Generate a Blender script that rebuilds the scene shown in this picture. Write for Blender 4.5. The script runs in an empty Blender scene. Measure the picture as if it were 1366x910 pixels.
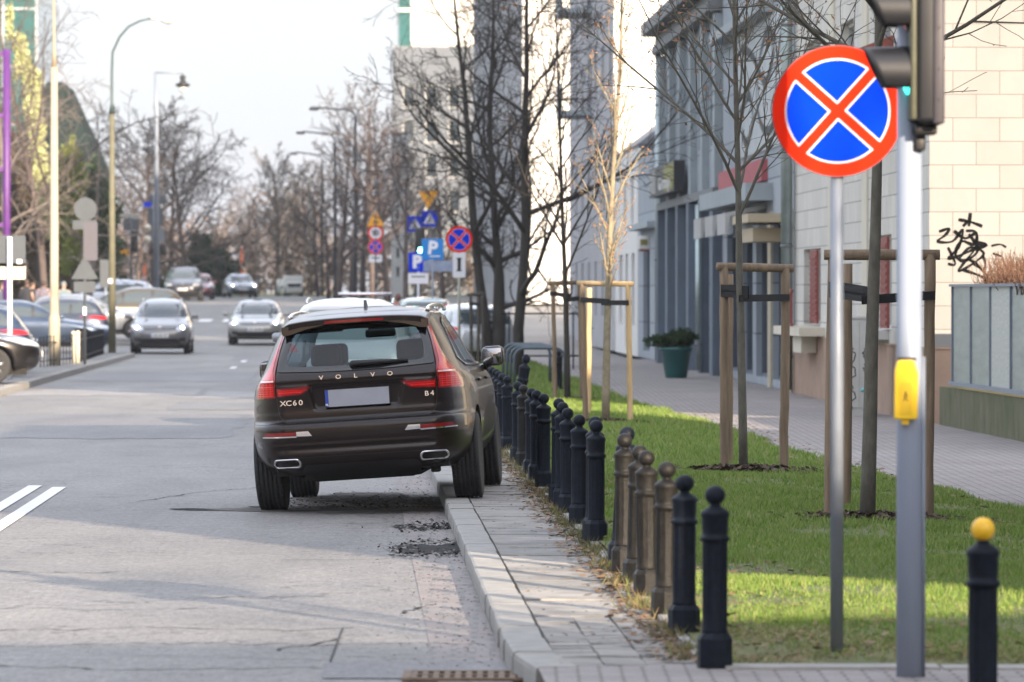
import bpy, bmesh, math, random
import numpy as np
from mathutils import Vector, Matrix, Euler, Quaternion
R = math.radians
random.seed(7)
rng = np.random.default_rng(7)
SC = bpy.context.scene
COL = SC.collection

# ---------------------------------------------------------------- camera, sky, sun, exposure
F = 7000.0      # focal length in pixels of the 1366 px wide photograph
H = 1.84        # eye height
HZ = 390.0      # row of the horizon
cam_d = bpy.data.cameras.new('camera')
cam = bpy.data.objects.new('camera', cam_d); COL.objects.link(cam)
cam.location = (0, 0, H)
cam.rotation_euler = (math.pi/2 - math.atan((455-HZ)/F), 0, 0)
cam_d.sensor_width = 36.0
cam_d.lens = F/1366*36
cam_d.clip_start = 0.5; cam_d.clip_end = 5000
cam_d.dof.use_dof = True
cam_d.dof.focus_distance = 43.0
cam_d.dof.aperture_fstop = 5.2
SC.camera = cam

SUN_AZ = 25.0   # degrees to the right of straight behind the camera
SUN_EL = 17.5
world = bpy.data.worlds.new('World'); SC.world = world
world.use_nodes = True
wn = world.node_tree.nodes; wl = world.node_tree.links
bg = wn['Background']
sky = wn.new('ShaderNodeTexSky'); sky.sky_type = 'NISHITA'; sky.sun_disc = False
sky.sun_elevation = R(SUN_EL); sky.sun_rotation = R(180-SUN_AZ)
sky.air_density = 1.0; sky.dust_density = 2.2; sky.ozone_density = 1.4
# thin high cloud: a pale veil mixed over the blue
geo = wn.new('ShaderNodeTexCoord'); nz = wn.new('ShaderNodeTexNoise'); nz.inputs['Scale'].default_value = 1.6
nz.inputs['Detail'].default_value = 7
mp = wn.new('ShaderNodeMapping'); mp.inputs['Scale'].default_value = (1, 1, 3.5)
wl.new(geo.outputs['Generated'], mp.inputs[0]); wl.new(mp.outputs[0], nz.inputs[0])
cr = wn.new('ShaderNodeValToRGB'); cr.color_ramp.elements[0].position = .30; cr.color_ramp.elements[1].position = .72
cr.color_ramp.elements[0].color = (.35, .35, .35, 1); cr.color_ramp.elements[1].color = (.9, .9, .9, 1)
wl.new(nz.outputs['Fac'], cr.inputs[0])
mx = wn.new('ShaderNodeMix'); mx.data_type = 'RGBA'
wl.new(cr.outputs[0], mx.inputs[0]); wl.new(sky.outputs[0], mx.inputs[6])
mx.inputs[7].default_value = (6.75, 6.95, 7.7, 1)
# the veil is thinner in the hazy belt just over the roofs
sx_ = wn.new('ShaderNodeSeparateXYZ'); wl.new(geo.outputs['Generated'], sx_.inputs[0])
mr_ = wn.new('ShaderNodeMapRange'); mr_.interpolation_type = 'SMOOTHSTEP'
mr_.inputs[1].default_value = .05; mr_.inputs[2].default_value = .32; mr_.inputs[3].default_value = .53; mr_.inputs[4].default_value = 1.0
wl.new(sx_.outputs['Z'], mr_.inputs[0])
vs_ = wn.new('ShaderNodeVectorMath'); vs_.operation = 'SCALE'
wl.new(mx.outputs[2], vs_.inputs[0]); wl.new(mr_.outputs[0], vs_.inputs['Scale'])
wl.new(vs_.outputs[0], bg.inputs['Color'])
bg.inputs['Strength'].default_value = 0.118

sun_dir = Vector((math.sin(R(SUN_AZ))*math.cos(R(SUN_EL)), -math.cos(R(SUN_AZ))*math.cos(R(SUN_EL)), math.sin(R(SUN_EL))))
sd = bpy.data.lights.new('sun', 'SUN'); sd.energy = 5.0; sd.angle = R(0.53); sd.color = (1.0, .81, .61)
sun = bpy.data.objects.new('sun', sd); COL.objects.link(sun)
sun.rotation_euler = sun_dir.to_track_quat('Z', 'Y').to_euler()
sun.location = (20, -40, 40)
SC.view_settings.view_transform = 'Standard'; SC.view_settings.look = 'None'
SC.view_settings.exposure = 1.5; SC.view_settings.gamma = 1.0
SC.view_settings.use_curve_mapping = False
SC.cycles.max_bounces = 7; SC.cycles.volume_bounces = 0; SC.cycles.volume_step_rate = 4; SC.cycles.transparent_max_bounces = 12
SC.cycles.caustics_reflective = False; SC.cycles.caustics_refractive = False
SC.cycles.sample_clamp_indirect = 6
try:
    SC.cycles.use_denoising = True
    SC.cycles.denoiser = 'OPENIMAGEDENOISE'
except Exception: pass

# ---------------------------------------------------------------- where things stand
SL = -0.0296    # the street runs a little to the left of the view axis
SANG = math.atan(-SL)
def gz(d):
    "height of the road: flat, then a rise towards the crossing"
    if d <= 150: return 0.0
    if d < 262:
        t = (d-150)/112.0; return 1.35*t*t*(3-2*t)
    return 1.35 + min(1.0, (d-262)/80.0)*.25
def SX(x0, d): return x0 + SL*d
def wx(px, d): return (px-683)/F*d
def wz(py, d): return H-(py-HZ)/F*d
def onroad(px, d, dz=0): return Vector((wx(px, d), d, gz(d)+dz))
PV = 0.11       # pavement height

# ---------------------------------------------------------------- materials
MATS = {}
def nodes(name):
    m = bpy.data.materials.new(name); m.use_nodes = True
    return m, m.node_tree.nodes, m.node_tree.links, m.node_tree.nodes['Principled BSDF']
def mat(name, col, rough=.6, metal=0., var=.0, scale=3., bump=0., bscale=60., coat=0., spec=.5, trans=0., emit=None, alpha=None, col2=None, vstretch=None):
    if name in MATS: return MATS[name]
    m, n, l, b = nodes(name)
    b.inputs['Base Color'].default_value = (*col, 1)
    b.inputs['Roughness'].default_value = rough; b.inputs['Metallic'].default_value = metal
    b.inputs['Specular IOR Level'].default_value = spec
    if coat: b.inputs['Coat Weight'].default_value = coat; b.inputs['Coat Roughness'].default_value = .03
    if trans: b.inputs['Transmission Weight'].default_value = trans
    if emit: b.inputs['Emission Color'].default_value = (*emit[0], 1); b.inputs['Emission Strength'].default_value = emit[1]
    tc = n.new('ShaderNodeTexCoord'); src = tc.outputs['Object']
    if vstretch:
        mp_ = n.new('ShaderNodeMapping'); mp_.inputs['Scale'].default_value = vstretch
        l.new(src, mp_.inputs[0]); src = mp_.outputs[0]
    if var or col2:
        t = n.new('ShaderNodeTexNoise'); t.inputs['Scale'].default_value = scale; t.inputs['Detail'].default_value = 8; t.inputs['Roughness'].default_value = .65
        l.new(src, t.inputs[0])
        r = n.new('ShaderNodeValToRGB'); r.color_ramp.elements[0].position = .32; r.color_ramp.elements[1].position = .70
        c2 = col2 or tuple(min(1, c*(1+var)) for c in col)
        c1 = col if col2 else tuple(c*(1-var) for c in col)
        r.color_ramp.elements[0].color = (*c1, 1); r.color_ramp.elements[1].color = (*c2, 1)
        l.new(t.outputs['Fac'], r.inputs[0]); l.new(r.outputs[0], b.inputs['Base Color'])
    if bump:
        t2 = n.new('ShaderNodeTexNoise'); t2.inputs['Scale'].default_value = bscale; t2.inputs['Detail'].default_value = 5
        l.new(src, t2.inputs[0])
        bp = n.new('ShaderNodeBump'); bp.inputs['Strength'].default_value = bump; bp.inputs['Distance'].default_value = .01
        l.new(t2.outputs['Fac'], bp.inputs['Height']); l.new(bp.outputs[0], b.inputs['Normal'])
    MATS[name] = m
    return m
def brick_mat(name, c1, c2, mortar, w, h, ms=.01, rough=.8, offset=.5, plane='xz', var=.3, bump=.4, noise=2.0):
    "blocks: plane says which object axes carry the pattern"
    if name in MATS: return MATS[name]
    m, n, l, b = nodes(name)
    tc = n.new('ShaderNodeTexCoord'); sp = n.new('ShaderNodeSeparateXYZ'); cb = n.new('ShaderNodeCombineXYZ')
    l.new(tc.outputs['Object'], sp.inputs[0])
    l.new(sp.outputs[{'x':0,'y':1,'z':2}[plane[0]]], cb.inputs[0]); l.new(sp.outputs[{'x':0,'y':1,'z':2}[plane[1]]], cb.inputs[1])
    t = n.new('ShaderNodeTexBrick'); t.inputs['Scale'].default_value = 1; t.offset = offset
    t.inputs['Brick Width'].default_value = w; t.inputs['Row Height'].default_value = h; t.inputs['Mortar Size'].default_value = ms
    t.inputs['Mortar Smooth'].default_value = .2
    t.inputs['Color1'].default_value = (*c1, 1); t.inputs['Color2'].default_value = (*c2, 1); t.inputs['Mortar'].default_value = (*mortar, 1)
    l.new(cb.outputs[0], t.inputs['Vector'])
    nz = n.new('ShaderNodeTexNoise'); nz.inputs['Scale'].default_value = noise; nz.inputs['Detail'].default_value = 9; nz.inputs['Roughness'].default_value = .7
    l.new(tc.outputs['Object'], nz.inputs[0])
    mr = n.new('ShaderNodeMapRange'); mr.inputs[1].default_value = .3; mr.inputs[2].default_value = .7; mr.inputs[3].default_value = 1-var; mr.inputs[4].default_value = 1+var*.5
    l.new(nz.outputs['Fac'], mr.inputs[0])
    mm = n.new('ShaderNodeVectorMath'); mm.operation = 'SCALE'
    l.new(t.outputs['Color'], mm.inputs[0]); l.new(mr.outputs[0], mm.inputs['Scale']); l.new(mm.outputs[0], b.inputs['Base Color'])
    b.inputs['Roughness'].default_value = rough
    if bump:
        bp = n.new('ShaderNodeBump'); bp.inputs['Strength'].default_value = bump; bp.inputs['Distance'].default_value = .008; bp.invert = True
        l.new(t.outputs['Fac'], bp.inputs['Height']); l.new(bp.outputs[0], b.inputs['Normal'])
    MATS[name] = m
    return m

# ---------------------------------------------------------------- mesh collector
class MB:
    def __init__(s): s.v = []; s.f = []; s.m = []; s.sm = []
    def add(s, vs, fs, mi=0, smooth=False):
        o = len(s.v); s.v.extend([tuple(v) for v in vs]); s.f.extend([tuple(i+o for i in f) for f in fs])
        s.m.extend([mi]*len(fs)); s.sm.extend([smooth]*len(fs)); return s
    def box(s, a, b, mi=0, M=None):
        x0, y0, z0 = a; x1, y1, z1 = b
        vs = [Vector(p) for p in ((x0,y0,z0),(x1,y0,z0),(x1,y1,z0),(x0,y1,z0),(x0,y0,z1),(x1,y0,z1),(x1,y1,z1),(x0,y1,z1))]
        if M: vs = [M @ v for v in vs]
        return s.add(vs, [(0,3,2,1),(4,5,6,7),(0,1,5,4),(1,2,6,5),(2,3,7,6),(3,0,4,7)], mi)
    def rbox(s, c, size, r=.02, M=None, mi=0, seg=2):
        bm = bmesh.new(); bmesh.ops.create_cube(bm, size=1)
        for v in bm.verts: v.co = Vector((v.co.x*size[0], v.co.y*size[1], v.co.z*size[2]))
        bmesh.ops.bevel(bm, geom=bm.edges[:], offset=r, segments=seg, affect='EDGES', profile=.5)
        T = Matrix.Translation(Vector(c))
        bm.verts.index_update()
        vs = [(M @ (T @ v.co)) if M else (T @ v.co) for v in bm.verts]
        fs = [[v.index for v in f.verts] for f in bm.faces]; bm.free()
        return s.add(vs, fs, mi, True)
    def tube(s, pts, rs, n=8, mi=0, cap=True, smooth=True):
        pts = [Vector(p) for p in pts]
        if not hasattr(rs, '__len__'): rs = [rs]*len(pts)
        vs = []; prev = None
        for i, p in enumerate(pts):
            t = (pts[min(i+1, len(pts)-1)] - pts[max(i-1, 0)])
            if t.length < 1e-9: t = Vector((0,0,1))
            t.normalize()
            if prev is None:
                a = Vector((1,0,0)) if abs(t.x) < .9 else Vector((0,1,0))
                u = t.cross(a).normalized()
            else:
                u = (prev - t*prev.dot(t))
                u = u.normalized() if u.length > 1e-6 else t.orthogonal().normalized()
            prev = u; w = t.cross(u)
            for k in range(n):
                a = 2*math.pi*k/n
                vs.append(p + (u*math.cos(a)+w*math.sin(a))*rs[i])
        fs = []
        for i in range(len(pts)-1):
            for k in range(n):
                k2 = (k+1) % n
                fs.append((i*n+k, i*n+k2, (i+1)*n+k2, (i+1)*n+k))
        if cap:
            fs.append(tuple(range(n-1, -1, -1))); fs.append(tuple((len(pts)-1)*n+k for k in range(n)))
        return s.add(vs, fs, mi, smooth)
    def cyl(s, a, b, r, r2=None, n=16, mi=0, smooth=True): return s.tube([a, b], [r, r if r2 is None else r2], n, mi, True, smooth)
    def lathe(s, prof, n=20, c=(0,0,0), mi=0, M=None, smooth=True, star=None):
        vs = []; c = Vector(c)
        for (r, z) in prof:
            for k in range(n):
                a = 2*math.pi*k/n
                rr = r*(star(k, z) if star else 1)
                p = Vector((rr*math.cos(a), rr*math.sin(a), z)) + c
                vs.append(M @ p if M else p)
        fs = []
        for i in range(len(prof)-1):
            for k in range(n):
                k2 = (k+1) % n; fs.append((i*n+k, i*n+k2, (i+1)*n+k2, (i+1)*n+k))
        fs.append(tuple(range(n-1, -1, -1))); fs.append(tuple((len(prof)-1)*n+k for k in range(n)))
        return s.add(vs, fs, mi, smooth)
    def ball(s, c, r, n=16, mi=0, sc=(1,1,1)):
        prof = [(max(1e-4, r*math.sin(math.pi*i/(n//2))), -r*math.cos(math.pi*i/(n//2))) for i in range(n//2+1)]
        M = Matrix.Translation(Vector(c)) @ Matrix.Diagonal((*sc, 1))
        return s.lathe(prof, n, mi=mi, M=M)
    def prism(s, poly, o, ux, uy, depth, mi=0, smooth=False):
        "flat outline poly [(a,b)] in the plane o+a*ux+b*uy, given thickness along ux x uy"
        o, ux, uy = Vector(o), Vector(ux), Vector(uy); nn = ux.cross(uy).normalized()
        n = len(poly)
        vs = [o+ux*a+uy*b for a, b in poly] + [o+ux*a+uy*b+nn*depth for a, b in poly]
        fs = [tuple(range(n-1, -1, -1)), tuple(range(n, 2*n))] + [(i, (i+1) % n, n+(i+1) % n, n+i) for i in range(n)]
        return s.add(vs, fs, mi, smooth)
    def build(s, name, mats, parent=None, loc=None):
        me = bpy.data.meshes.new(name)
        me.from_pydata(s.v, [], s.f)
        if not isinstance(mats, (list, tuple)): mats = [mats]
        for m in mats: me.materials.append(m)
        me.polygons.foreach_set('use_smooth', s.sm)
        if len(mats) > 1: me.polygons.foreach_set('material_index', s.m)
        me.update()
        o = bpy.data.objects.new(name, me); COL.objects.link(o)
        if parent: o.parent = parent
        if loc: o.location = loc
        return o
def circle(r, n=40, c=(0,0), a0=0): return [(c[0]+r*math.cos(a0+2*math.pi*i/n), c[1]+r*math.sin(a0+2*math.pi*i/n)) for i in range(n)]
def tag(o, label=None, cat=None, group=None, kind=None):
    if label: o['label'] = label
    if cat: o['category'] = cat
    if group: o['group'] = group
    if kind: o['kind'] = kind
    return o
def thing(name, label, cat, loc=(0,0,0), rz=0, group=None, rot=None):
    o = bpy.data.objects.new(name, None); COL.objects.link(o)
    o.location = loc; o.rotation_euler = rot if rot else (0, 0, rz); o.empty_display_size = .2
    return tag(o, label, cat, group)
def struct(o): o['kind'] = 'structure'; return o
def kids(o): return [c for c in bpy.data.objects if c.parent == o]
def dup(root, label, loc, rot=None, scale=None, group=None, newmats=None):
    r = root.copy(); COL.objects.link(r); r.location = loc
    if rot: r.rotation_euler = rot
    if scale: r.scale = scale if hasattr(scale, '__len__') else (scale,)*3
    r['label'] = label
    if group: r['group'] = group
    def rec(a, b):
        for c in KIDS.get(a.name, None) or kids(a):
            k = c.copy(); COL.objects.link(k); k.parent = b; rec(c, k)
    rec(root, r)
    return r
KIDS = {}
def text_mesh(txt, size, depth=.002, bold=0.0):
    cu = bpy.data.curves.new('txt', 'FONT'); cu.body = txt; cu.size = size; cu.extrude = depth; cu.align_x = 'CENTER'; cu.align_y = 'CENTER'; cu.offset = bold
    o = bpy.data.objects.new('txt', cu); COL.objects.link(o)
    dg = bpy.context.evaluated_depsgraph_get(); dg.update()
    me = bpy.data.meshes.new_from_object(o.evaluated_get(dg))
    vs = [v.co.copy() for v in me.vertices]; fs = [tuple(p.vertices) for p in me.polygons]
    bpy.data.objects.remove(o); bpy.data.curves.remove(cu); bpy.data.meshes.remove(me)
    return vs, fs
def add_text(mb, txt, size, M, depth=.002, mi=0, bold=0.0, sx=1):
    vs, fs = text_mesh(txt, size, depth, bold)
    mb.add([M @ Vector((v.x*sx, v.y, v.z)) for v in vs], fs, mi)
FACE = Matrix.Rotation(math.pi/2, 4, 'X')    # text turned upright, read from -y
# ================================================================ ground, road, pavements
def asphalt(name, c, rough=.62, cracks=True):
    m, n, l, b = nodes(name)
    tc = n.new('ShaderNodeTexCoord'); P = tc.outputs['Object']
    def noise(s, det=6, r=.6, vec=None):
        t = n.new('ShaderNodeTexNoise'); t.inputs['Scale'].default_value = s; t.inputs['Detail'].default_value = det; t.inputs['Roughness'].default_value = r
        l.new(vec or P, t.inputs[0]); return t
    mp = n.new('ShaderNodeMapping'); mp.inputs['Scale'].default_value = (1, .22, 1); l.new(P, mp.inputs[0])
    big = noise(.55, 8, .65, mp.outputs[0]); fine = noise(90, 3, .7); mid = noise(5, 8, .75)
    mr = n.new('ShaderNodeMapRange'); mr.inputs[1].default_value = .3; mr.inputs[2].default_value = .72; mr.inputs[3].default_value = .66; mr.inputs[4].default_value = 1.26; l.new(big.outputs['Fac'], mr.inputs[0])
    m2 = n.new('ShaderNodeMapRange'); m2.inputs[1].default_value = .25; m2.inputs[2].default_value = .75; m2.inputs[3].default_value = .30; m2.inputs[4].default_value = 1.7; l.new(fine.outputs['Fac'], m2.inputs[0])
    m3 = n.new('ShaderNodeMapRange'); m3.inputs[1].default_value = .3; m3.inputs[2].default_value = .7; m3.inputs[3].default_value = .85; m3.inputs[4].default_value = 1.12; l.new(mid.outputs['Fac'], m3.inputs[0])
    a = n.new('ShaderNodeMath'); a.operation = 'MULTIPLY'; l.new(mr.outputs[0], a.inputs[0]); l.new(m2.outputs[0], a.inputs[1])
    a2 = n.new('ShaderNodeMath'); a2.operation = 'MULTIPLY'; l.new(a.outputs[0], a2.inputs[0]); l.new(m3.outputs[0], a2.inputs[1])
    mg = n.new('ShaderNodeMapping'); mg.inputs['Scale'].default_value = (1, .22, 1); l.new(P, mg.inputs[0]); gr_ = noise(24, 6, .85, mg.outputs[0])
    m4 = n.new('ShaderNodeMapRange'); m4.inputs[1].default_value = .32; m4.inputs[2].default_value = .68; m4.inputs[3].default_value = .52; m4.inputs[4].default_value = 1.36; l.new(gr_.outputs['Fac'], m4.inputs[0])
    a5 = n.new('ShaderNodeMath'); a5.operation = 'MULTIPLY'; l.new(a2.outputs[0], a5.inputs[0]); l.new(m4.outputs[0], a5.inputs[1])
    last = a5.outputs[0]
    if cracks:
        wn_ = noise(1.3, 4); sc_ = n.new('ShaderNodeVectorMath'); sc_.operation = 'SCALE'; sc_.inputs['Scale'].default_value = 1.6; l.new(wn_.outputs['Color'], sc_.inputs[0])
        ad = n.new('ShaderNodeVectorMath'); l.new(P, ad.inputs[0]); l.new(sc_.outputs[0], ad.inputs[1])
        mp2 = n.new('ShaderNodeMapping'); mp2.inputs['Scale'].default_value = (.22, .35, 1); l.new(ad.outputs[0], mp2.inputs[0])
        v = n.new('ShaderNodeTexVoronoi'); v.feature = 'DISTANCE_TO_EDGE'; v.inputs['Scale'].default_value = 1.0; l.new(mp2.outputs[0], v.inputs['Vector'])
        cm = n.new('ShaderNodeMapRange'); cm.inputs[1].default_value = .002; cm.inputs[2].default_value = .009; cm.inputs[3].default_value = .45; cm.inputs[4].default_value = 1; l.new(v.outputs['Distance'], cm.inputs[0])
        a3 = n.new('ShaderNodeMath'); a3.operation = 'MULTIPLY'; l.new(last, a3.inputs[0]); l.new(cm.outputs[0], a3.inputs[1]); last = a3.outputs[0]
    sv = n.new('ShaderNodeVectorMath'); sv.operation = 'SCALE'; sv.inputs[0].default_value = c; l.new(last, sv.inputs['Scale']); l.new(sv.outputs[0], b.inputs['Base Color'])
    b.inputs['Roughness'].default_value = rough
    bp = n.new('ShaderNodeBump'); bp.inputs['Strength'].default_value = .55; bp.inputs['Distance'].default_value = .006; l.new(fine.outputs['Fac'], bp.inputs['Height']); l.new(bp.outputs[0], b.inputs['Normal'])
    MATS[name] = m; return m
m_asph = asphalt('asphalt', (.188, .180, .172), .62)
m_asph_dk = asphalt('asphalt_dark_patch', (.150, .148, .150), .6, False)
m_asph_lt = asphalt('asphalt_pale_patch', (.24, .232, .225), .65, False)
m_gutter = brick_mat('gutter_setts', (.20,.19,.185), (.235,.195,.185), (.155,.15,.145), .20, .20, .016, .7, plane='xy', var=.35)
m_paint = mat('road_paint', (.62,.62,.62), .6, var=.18, scale=14, bump=.2)
m_wet = mat('wet_asphalt', (.004,.004,.004), .8, scale=5, col2=(.05,.05,.05), spec=.1, bump=.5, bscale=30)
m_kerb = mat('kerb_concrete', (.27,.265,.25), .85, var=.16, scale=7, bump=.5, bscale=90)
m_slab = mat('slab_concrete', (.25,.24,.225), .85, var=.32, scale=3.2, bump=.5, bscale=70)
m_slab2 = mat('slab_concrete_darker', (.20,.195,.185), .85, var=.32, scale=4, bump=.5, bscale=70)
m_joint = mat('joint_dirt', (.055,.05,.042), .95, var=.4, scale=12)
m_soil = mat('soil', (.055,.040,.028), .95, var=.5, scale=14, bump=.8, bscale=30)
m_paver = brick_mat('paver_blocks', (.30,.275,.265), (.25,.225,.22), (.075,.07,.065), .20, .10, .010, .85, plane='xy', var=.22, bump=.6, noise=.8)
m_far = mat('far_ground', (.12,.12,.10), .9, var=.3, scale=.2)

def sheet(name, pts_l, pts_r, ds, z, m, zf=None, nx=1, kind='structure'):
    "strip between two street offsets given as functions of the distance"
    d = MB(); vs = []
    for dd in ds:
        a, b = pts_l(dd), pts_r(dd)
        for i in range(nx+1):
            x0 = a+(b-a)*i/nx; vs.append((SX(x0, dd), dd, (gz(dd) if zf is None else zf(dd, i/nx))+z))
    fs = [(j*(nx+1)+i, j*(nx+1)+i+1, (j+1)*(nx+1)+i+1, (j+1)*(nx+1)+i) for j in range(len(ds)-1) for i in range(nx)]
    d.add(vs, fs, 0, True); o = d.build(name, m); o['kind'] = kind; return o
DS = [-60] + list(range(-40, 150, 10)) + list(range(150, 350, 8)) + [360, 400]
# one sheet of land out to the horizon
d = MB(); ds = [-300, -60, 0, 60, 150] + list(range(158, 350, 8)) + [400, 700, 1500, 3500]; xs = [-2500, -60, 60, 2500]
vs = [(x, dd, gz(dd)-.06 - (0 if dd < 400 else .0)) for dd in ds for x in xs]
d.add(vs, [(j*4+i, j*4+i+1, (j+1)*4+i+1, (j+1)*4+i) for j in range(len(ds)-1) for i in range(3)], 0, True)
struct(d.build('ground', m_far))
KX = .735
sheet('road', lambda d_: -6.3, lambda d_: KX, DS, 0, m_asph)
sheet('cross_road', lambda d_: -60, lambda d_: -6.3, list(range(150, 335, 8)), -.002, m_asph)
sheet('side_road', lambda d_: KX, lambda d_: 60, list(range(134, 335, 8)), -.002, m_asph)
for nm, a, b, d0, d1, m, z in (
    ('pale_road_patch', -6.3, -2.9, 93.5, 100.0, m_asph_lt, .004), ('dark_road_patch', -6.3, -1.6, 66, 79, m_asph_dk, .004),
    ('road_patch', -3.0, .1, 82, 88, m_asph_dk, .004), ('road_patch', -5.9, -2.2, 108, 122, m_asph_dk, .004), ('pale_road_patch', -2.8, .2, 91, 97, m_asph_lt, .004),
    ('road_patch', -4.0, .3, 132, 139, m_asph_lt, .004), ('dark_road_patch', -3.4, .2, 143, 152, m_asph_dk, .004)):
    q_ = random.Random(int(d0*7)); P_ = []
    for (xa, ya, xb, yb) in ((a, d0, b, d0), (b, d0, b, d1), (b, d1, a, d1), (a, d1, a, d0)):
        for j in range(14):
            t = j/14; yy_ = ya+(yb-ya)*t+q_.gauss(0, .22); P_.append((SX(xa+(xb-xa)*t, yy_)+(q_.gauss(0, .05) if xa > -6 else 0), yy_, z))
    dq = MB(); dq.add(P_, [tuple(range(len(P_)))]); struct(dq.build(nm, m))
sheet('gutter', lambda d_: .38, lambda d_: KX, [22.6]+list(range(24, 140, 6)), .004, m_gutter)
# trench patch in the foreground with its drain
d = MB(); P = [(-.92,25.35),(-.93,26.0),(-.85,26.08),(-.20,26.12),(.30,26.05),(.36,26.05),(.37,24.9),(-.90,24.95)]
d.add([(x, y, .005) for x, y in P], [tuple(range(len(P)))][::1]); o = d.build('trench_patch', m_asph_dk); struct(o)
for p_ in [o]:
    bm = bmesh.new(); bm.from_mesh(p_.data); bmesh.ops.recalc_face_normals(bm, faces=bm.faces); [f.normal_flip() for f in bm.faces if f.normal.z < 0]; bm.to_mesh(p_.data); bm.free()
# saw-cut joint in the asphalt
m_crack = mat('crack_tar', (.03,.03,.03), .8)
d = MB(); 
for x0, y0, x1, y1, w in ((-.905,26.1,-.925,28.7,.012),(-.92,26.2,-2.0,26.6,.010),(.37,24.0,.375,33.5,.012)):
    v = Vector((x1-x0, y1-y0)).normalized()*w/2; q = Vector((-v.y, v.x))
    d.add([(x0-q.x, y0-q.y, .0055), (x0+q.x, y0+q.y, .0055), (x1+q.x, y1+q.y, .0055), (x1-q.x, y1-q.y, .0055)], [(3,2,1,0)])
rr = random.Random(3)
def crack(pts, w):
    for (a, b) in zip(pts, pts[1:]):
        v = Vector((b[0]-a[0], b[1]-a[1])); 
        if v.length < 1e-4: continue
        q = Vector((-v.y, v.x)).normalized()*w*rr.uniform(.3, 1)
        d.add([(a[0]-q.x, a[1]-q.y, .0052), (a[0]+q.x, a[1]+q.y, .0052), (b[0]+q.x, b[1]+q.y, .0052), (b[0]-q.x, b[1]-q.y, .0052)], [(3,2,1,0)])
for (sx_, sy_, hx, hy, n_) in ((-3.9,27.2,1,.03,60),(-3.2,30.4,1,-.1,24),(-1.6,36,1,.3,20),(-1.2,26.9,.3,1,16),(-3.5,55,1,.2,40),(-4,75,1,.1,40),(-.6,30,.1,1,30),(-3.5,28.6,1,.02,44),(-2.6,25.9,1,.05,28),(-3.8,34.5,1,-.05,22),(-1.9,31.5,.9,.1,14),(-3.3,46,.3,1,60),(-1.9,53,1,.1,26),(-5,62,1,.1,60)):
    p_ = [sx_, sy_]; pts = [tuple(p_)]
    for i in range(n_):
        p_[0] += hx*.06+rr.uniform(-.02, .02); p_[1] += hy*.06+rr.uniform(-.09, .09); pts.append(tuple(p_))
    crack(pts, .013)
struct(d.build('road_cracks', m_crack))
# drain grate
dr = thing('drain_grate', 'rusty cast iron drain grate in the gutter by the kerb', 'drain grate', (-.10, 25.0, .006))
m_rust = mat('rusty_iron', (.16,.115,.08), .75, .4, var=.4, scale=25, bump=.4)
d = MB(); d.box((-.42,-.26,0),(.42,-.22,.014)); d.box((-.42,.22,0),(.42,.26,.014)); d.box((-.42,-.22,0),(-.38,.22,.014)); d.box((.38,-.22,0),(.42,.22,.014)); d.build('grate_frame', m_rust, dr)
d = MB()
for i in range(15): x = -.365+.052*i; d.box((x-.014,-.22,0),(x+.014,.22,.012))
d.box((-.38,-.02,.001),(.38,.02,.0135)); d.build('grate_bars', m_rust, dr)
d = MB(); d.box((-.38,-.22,-.004),(.38,.22,.002)); d.build('shaft_shade_sheet', m_under_g if False else mat('drain_black', (.01,.01,.01), .9), dr)  # thin black sheet stands for the shade down in the shaft
# pothole and wet stain by the kerb, painted shade under the SUV
def blob(name, cx, cy, rx, ry, z, m, seed=0, n=90, jag=.38):
    r_ = random.Random(seed); ph = [r_.uniform(0, 6.28) for _ in range(5)]; d = MB(); vs = [(cx, cy, z)]
    for i in range(n):
        a = 2*math.pi*i/n; k = 1+jag*sum(math.sin((j+2)*a+ph[j])/(j+1.5) for j in range(5))+r_.uniform(-.13, .13)
        vs.append((cx+rx*k*math.cos(a), cy+ry*k*math.sin(a), z))
    d.add(vs, [(0, i+1, (i+1) % n+1) for i in range(n)]); o = d.build(name, m); struct(o); return o
blob('puddle', -.52, 37.6, .26, .95, .0065, m_wet, 1)
blob('puddle_rim', -.53, 37.6, .30, 1.12, .0050, m_asph_lt, 1)
blob('wet_and_shade_blob', -.60, 41.0, .28, .55, .0060, m_wet, 4)
blob('tar_patch', -2.72, 44.4, .19, .18, .0050, m_wet, 5)
blob('tar_patch', -2.15, 44.9, .13, .16, .0050, m_wet, 6)
blob('wet_and_shade_blob', -1.3, 44.4, .9, .9, .0045, mat('under_car_shade', (.035,.030,.026), .8, scale=4, col2=(.19,.185,.18), spec=.15, bump=.5, bscale=30), 8)  # shade under the car put into dark blobs on the road
blob('wet_and_shade_blob', -1.1, 46.6, .7, 1.3, .0045, MATS['under_car_shade'], 9)
PIT = [(-.52,37.6,.26,.95)]
# painted marks
def mark(x0a, d0, x0b, d1, w):
    d = MB(); k = 6; vs = []
    for i in range(k+1):
        t = i/k; dd = d0+(d1-d0)*t; x = SX(x0a+(x0b-x0a)*t, dd); vs += [(x-w/2, dd, gz(dd)+.0075), (x+w/2, dd, gz(dd)+.0075)]
    d.add(vs, [(2*i, 2*i+1, 2*i+3, 2*i+2) for i in range(k)]); struct(d.build('lane_marking', m_paint))
mark(-2.80, 36, -2.80, 49.4, .13); mark(-3.05, 36, -3.05, 49.8, .13)
for d0 in (126, 138): mark(-3.0, d0, -3.0, d0+3.4, .14)
for i in range(9):
    x0 = -6.0+i*.95; mark(x0, 206, x0, 210.5, .5)
mark(2.4+-6, 176, -.2, 176.6, .3)

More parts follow.
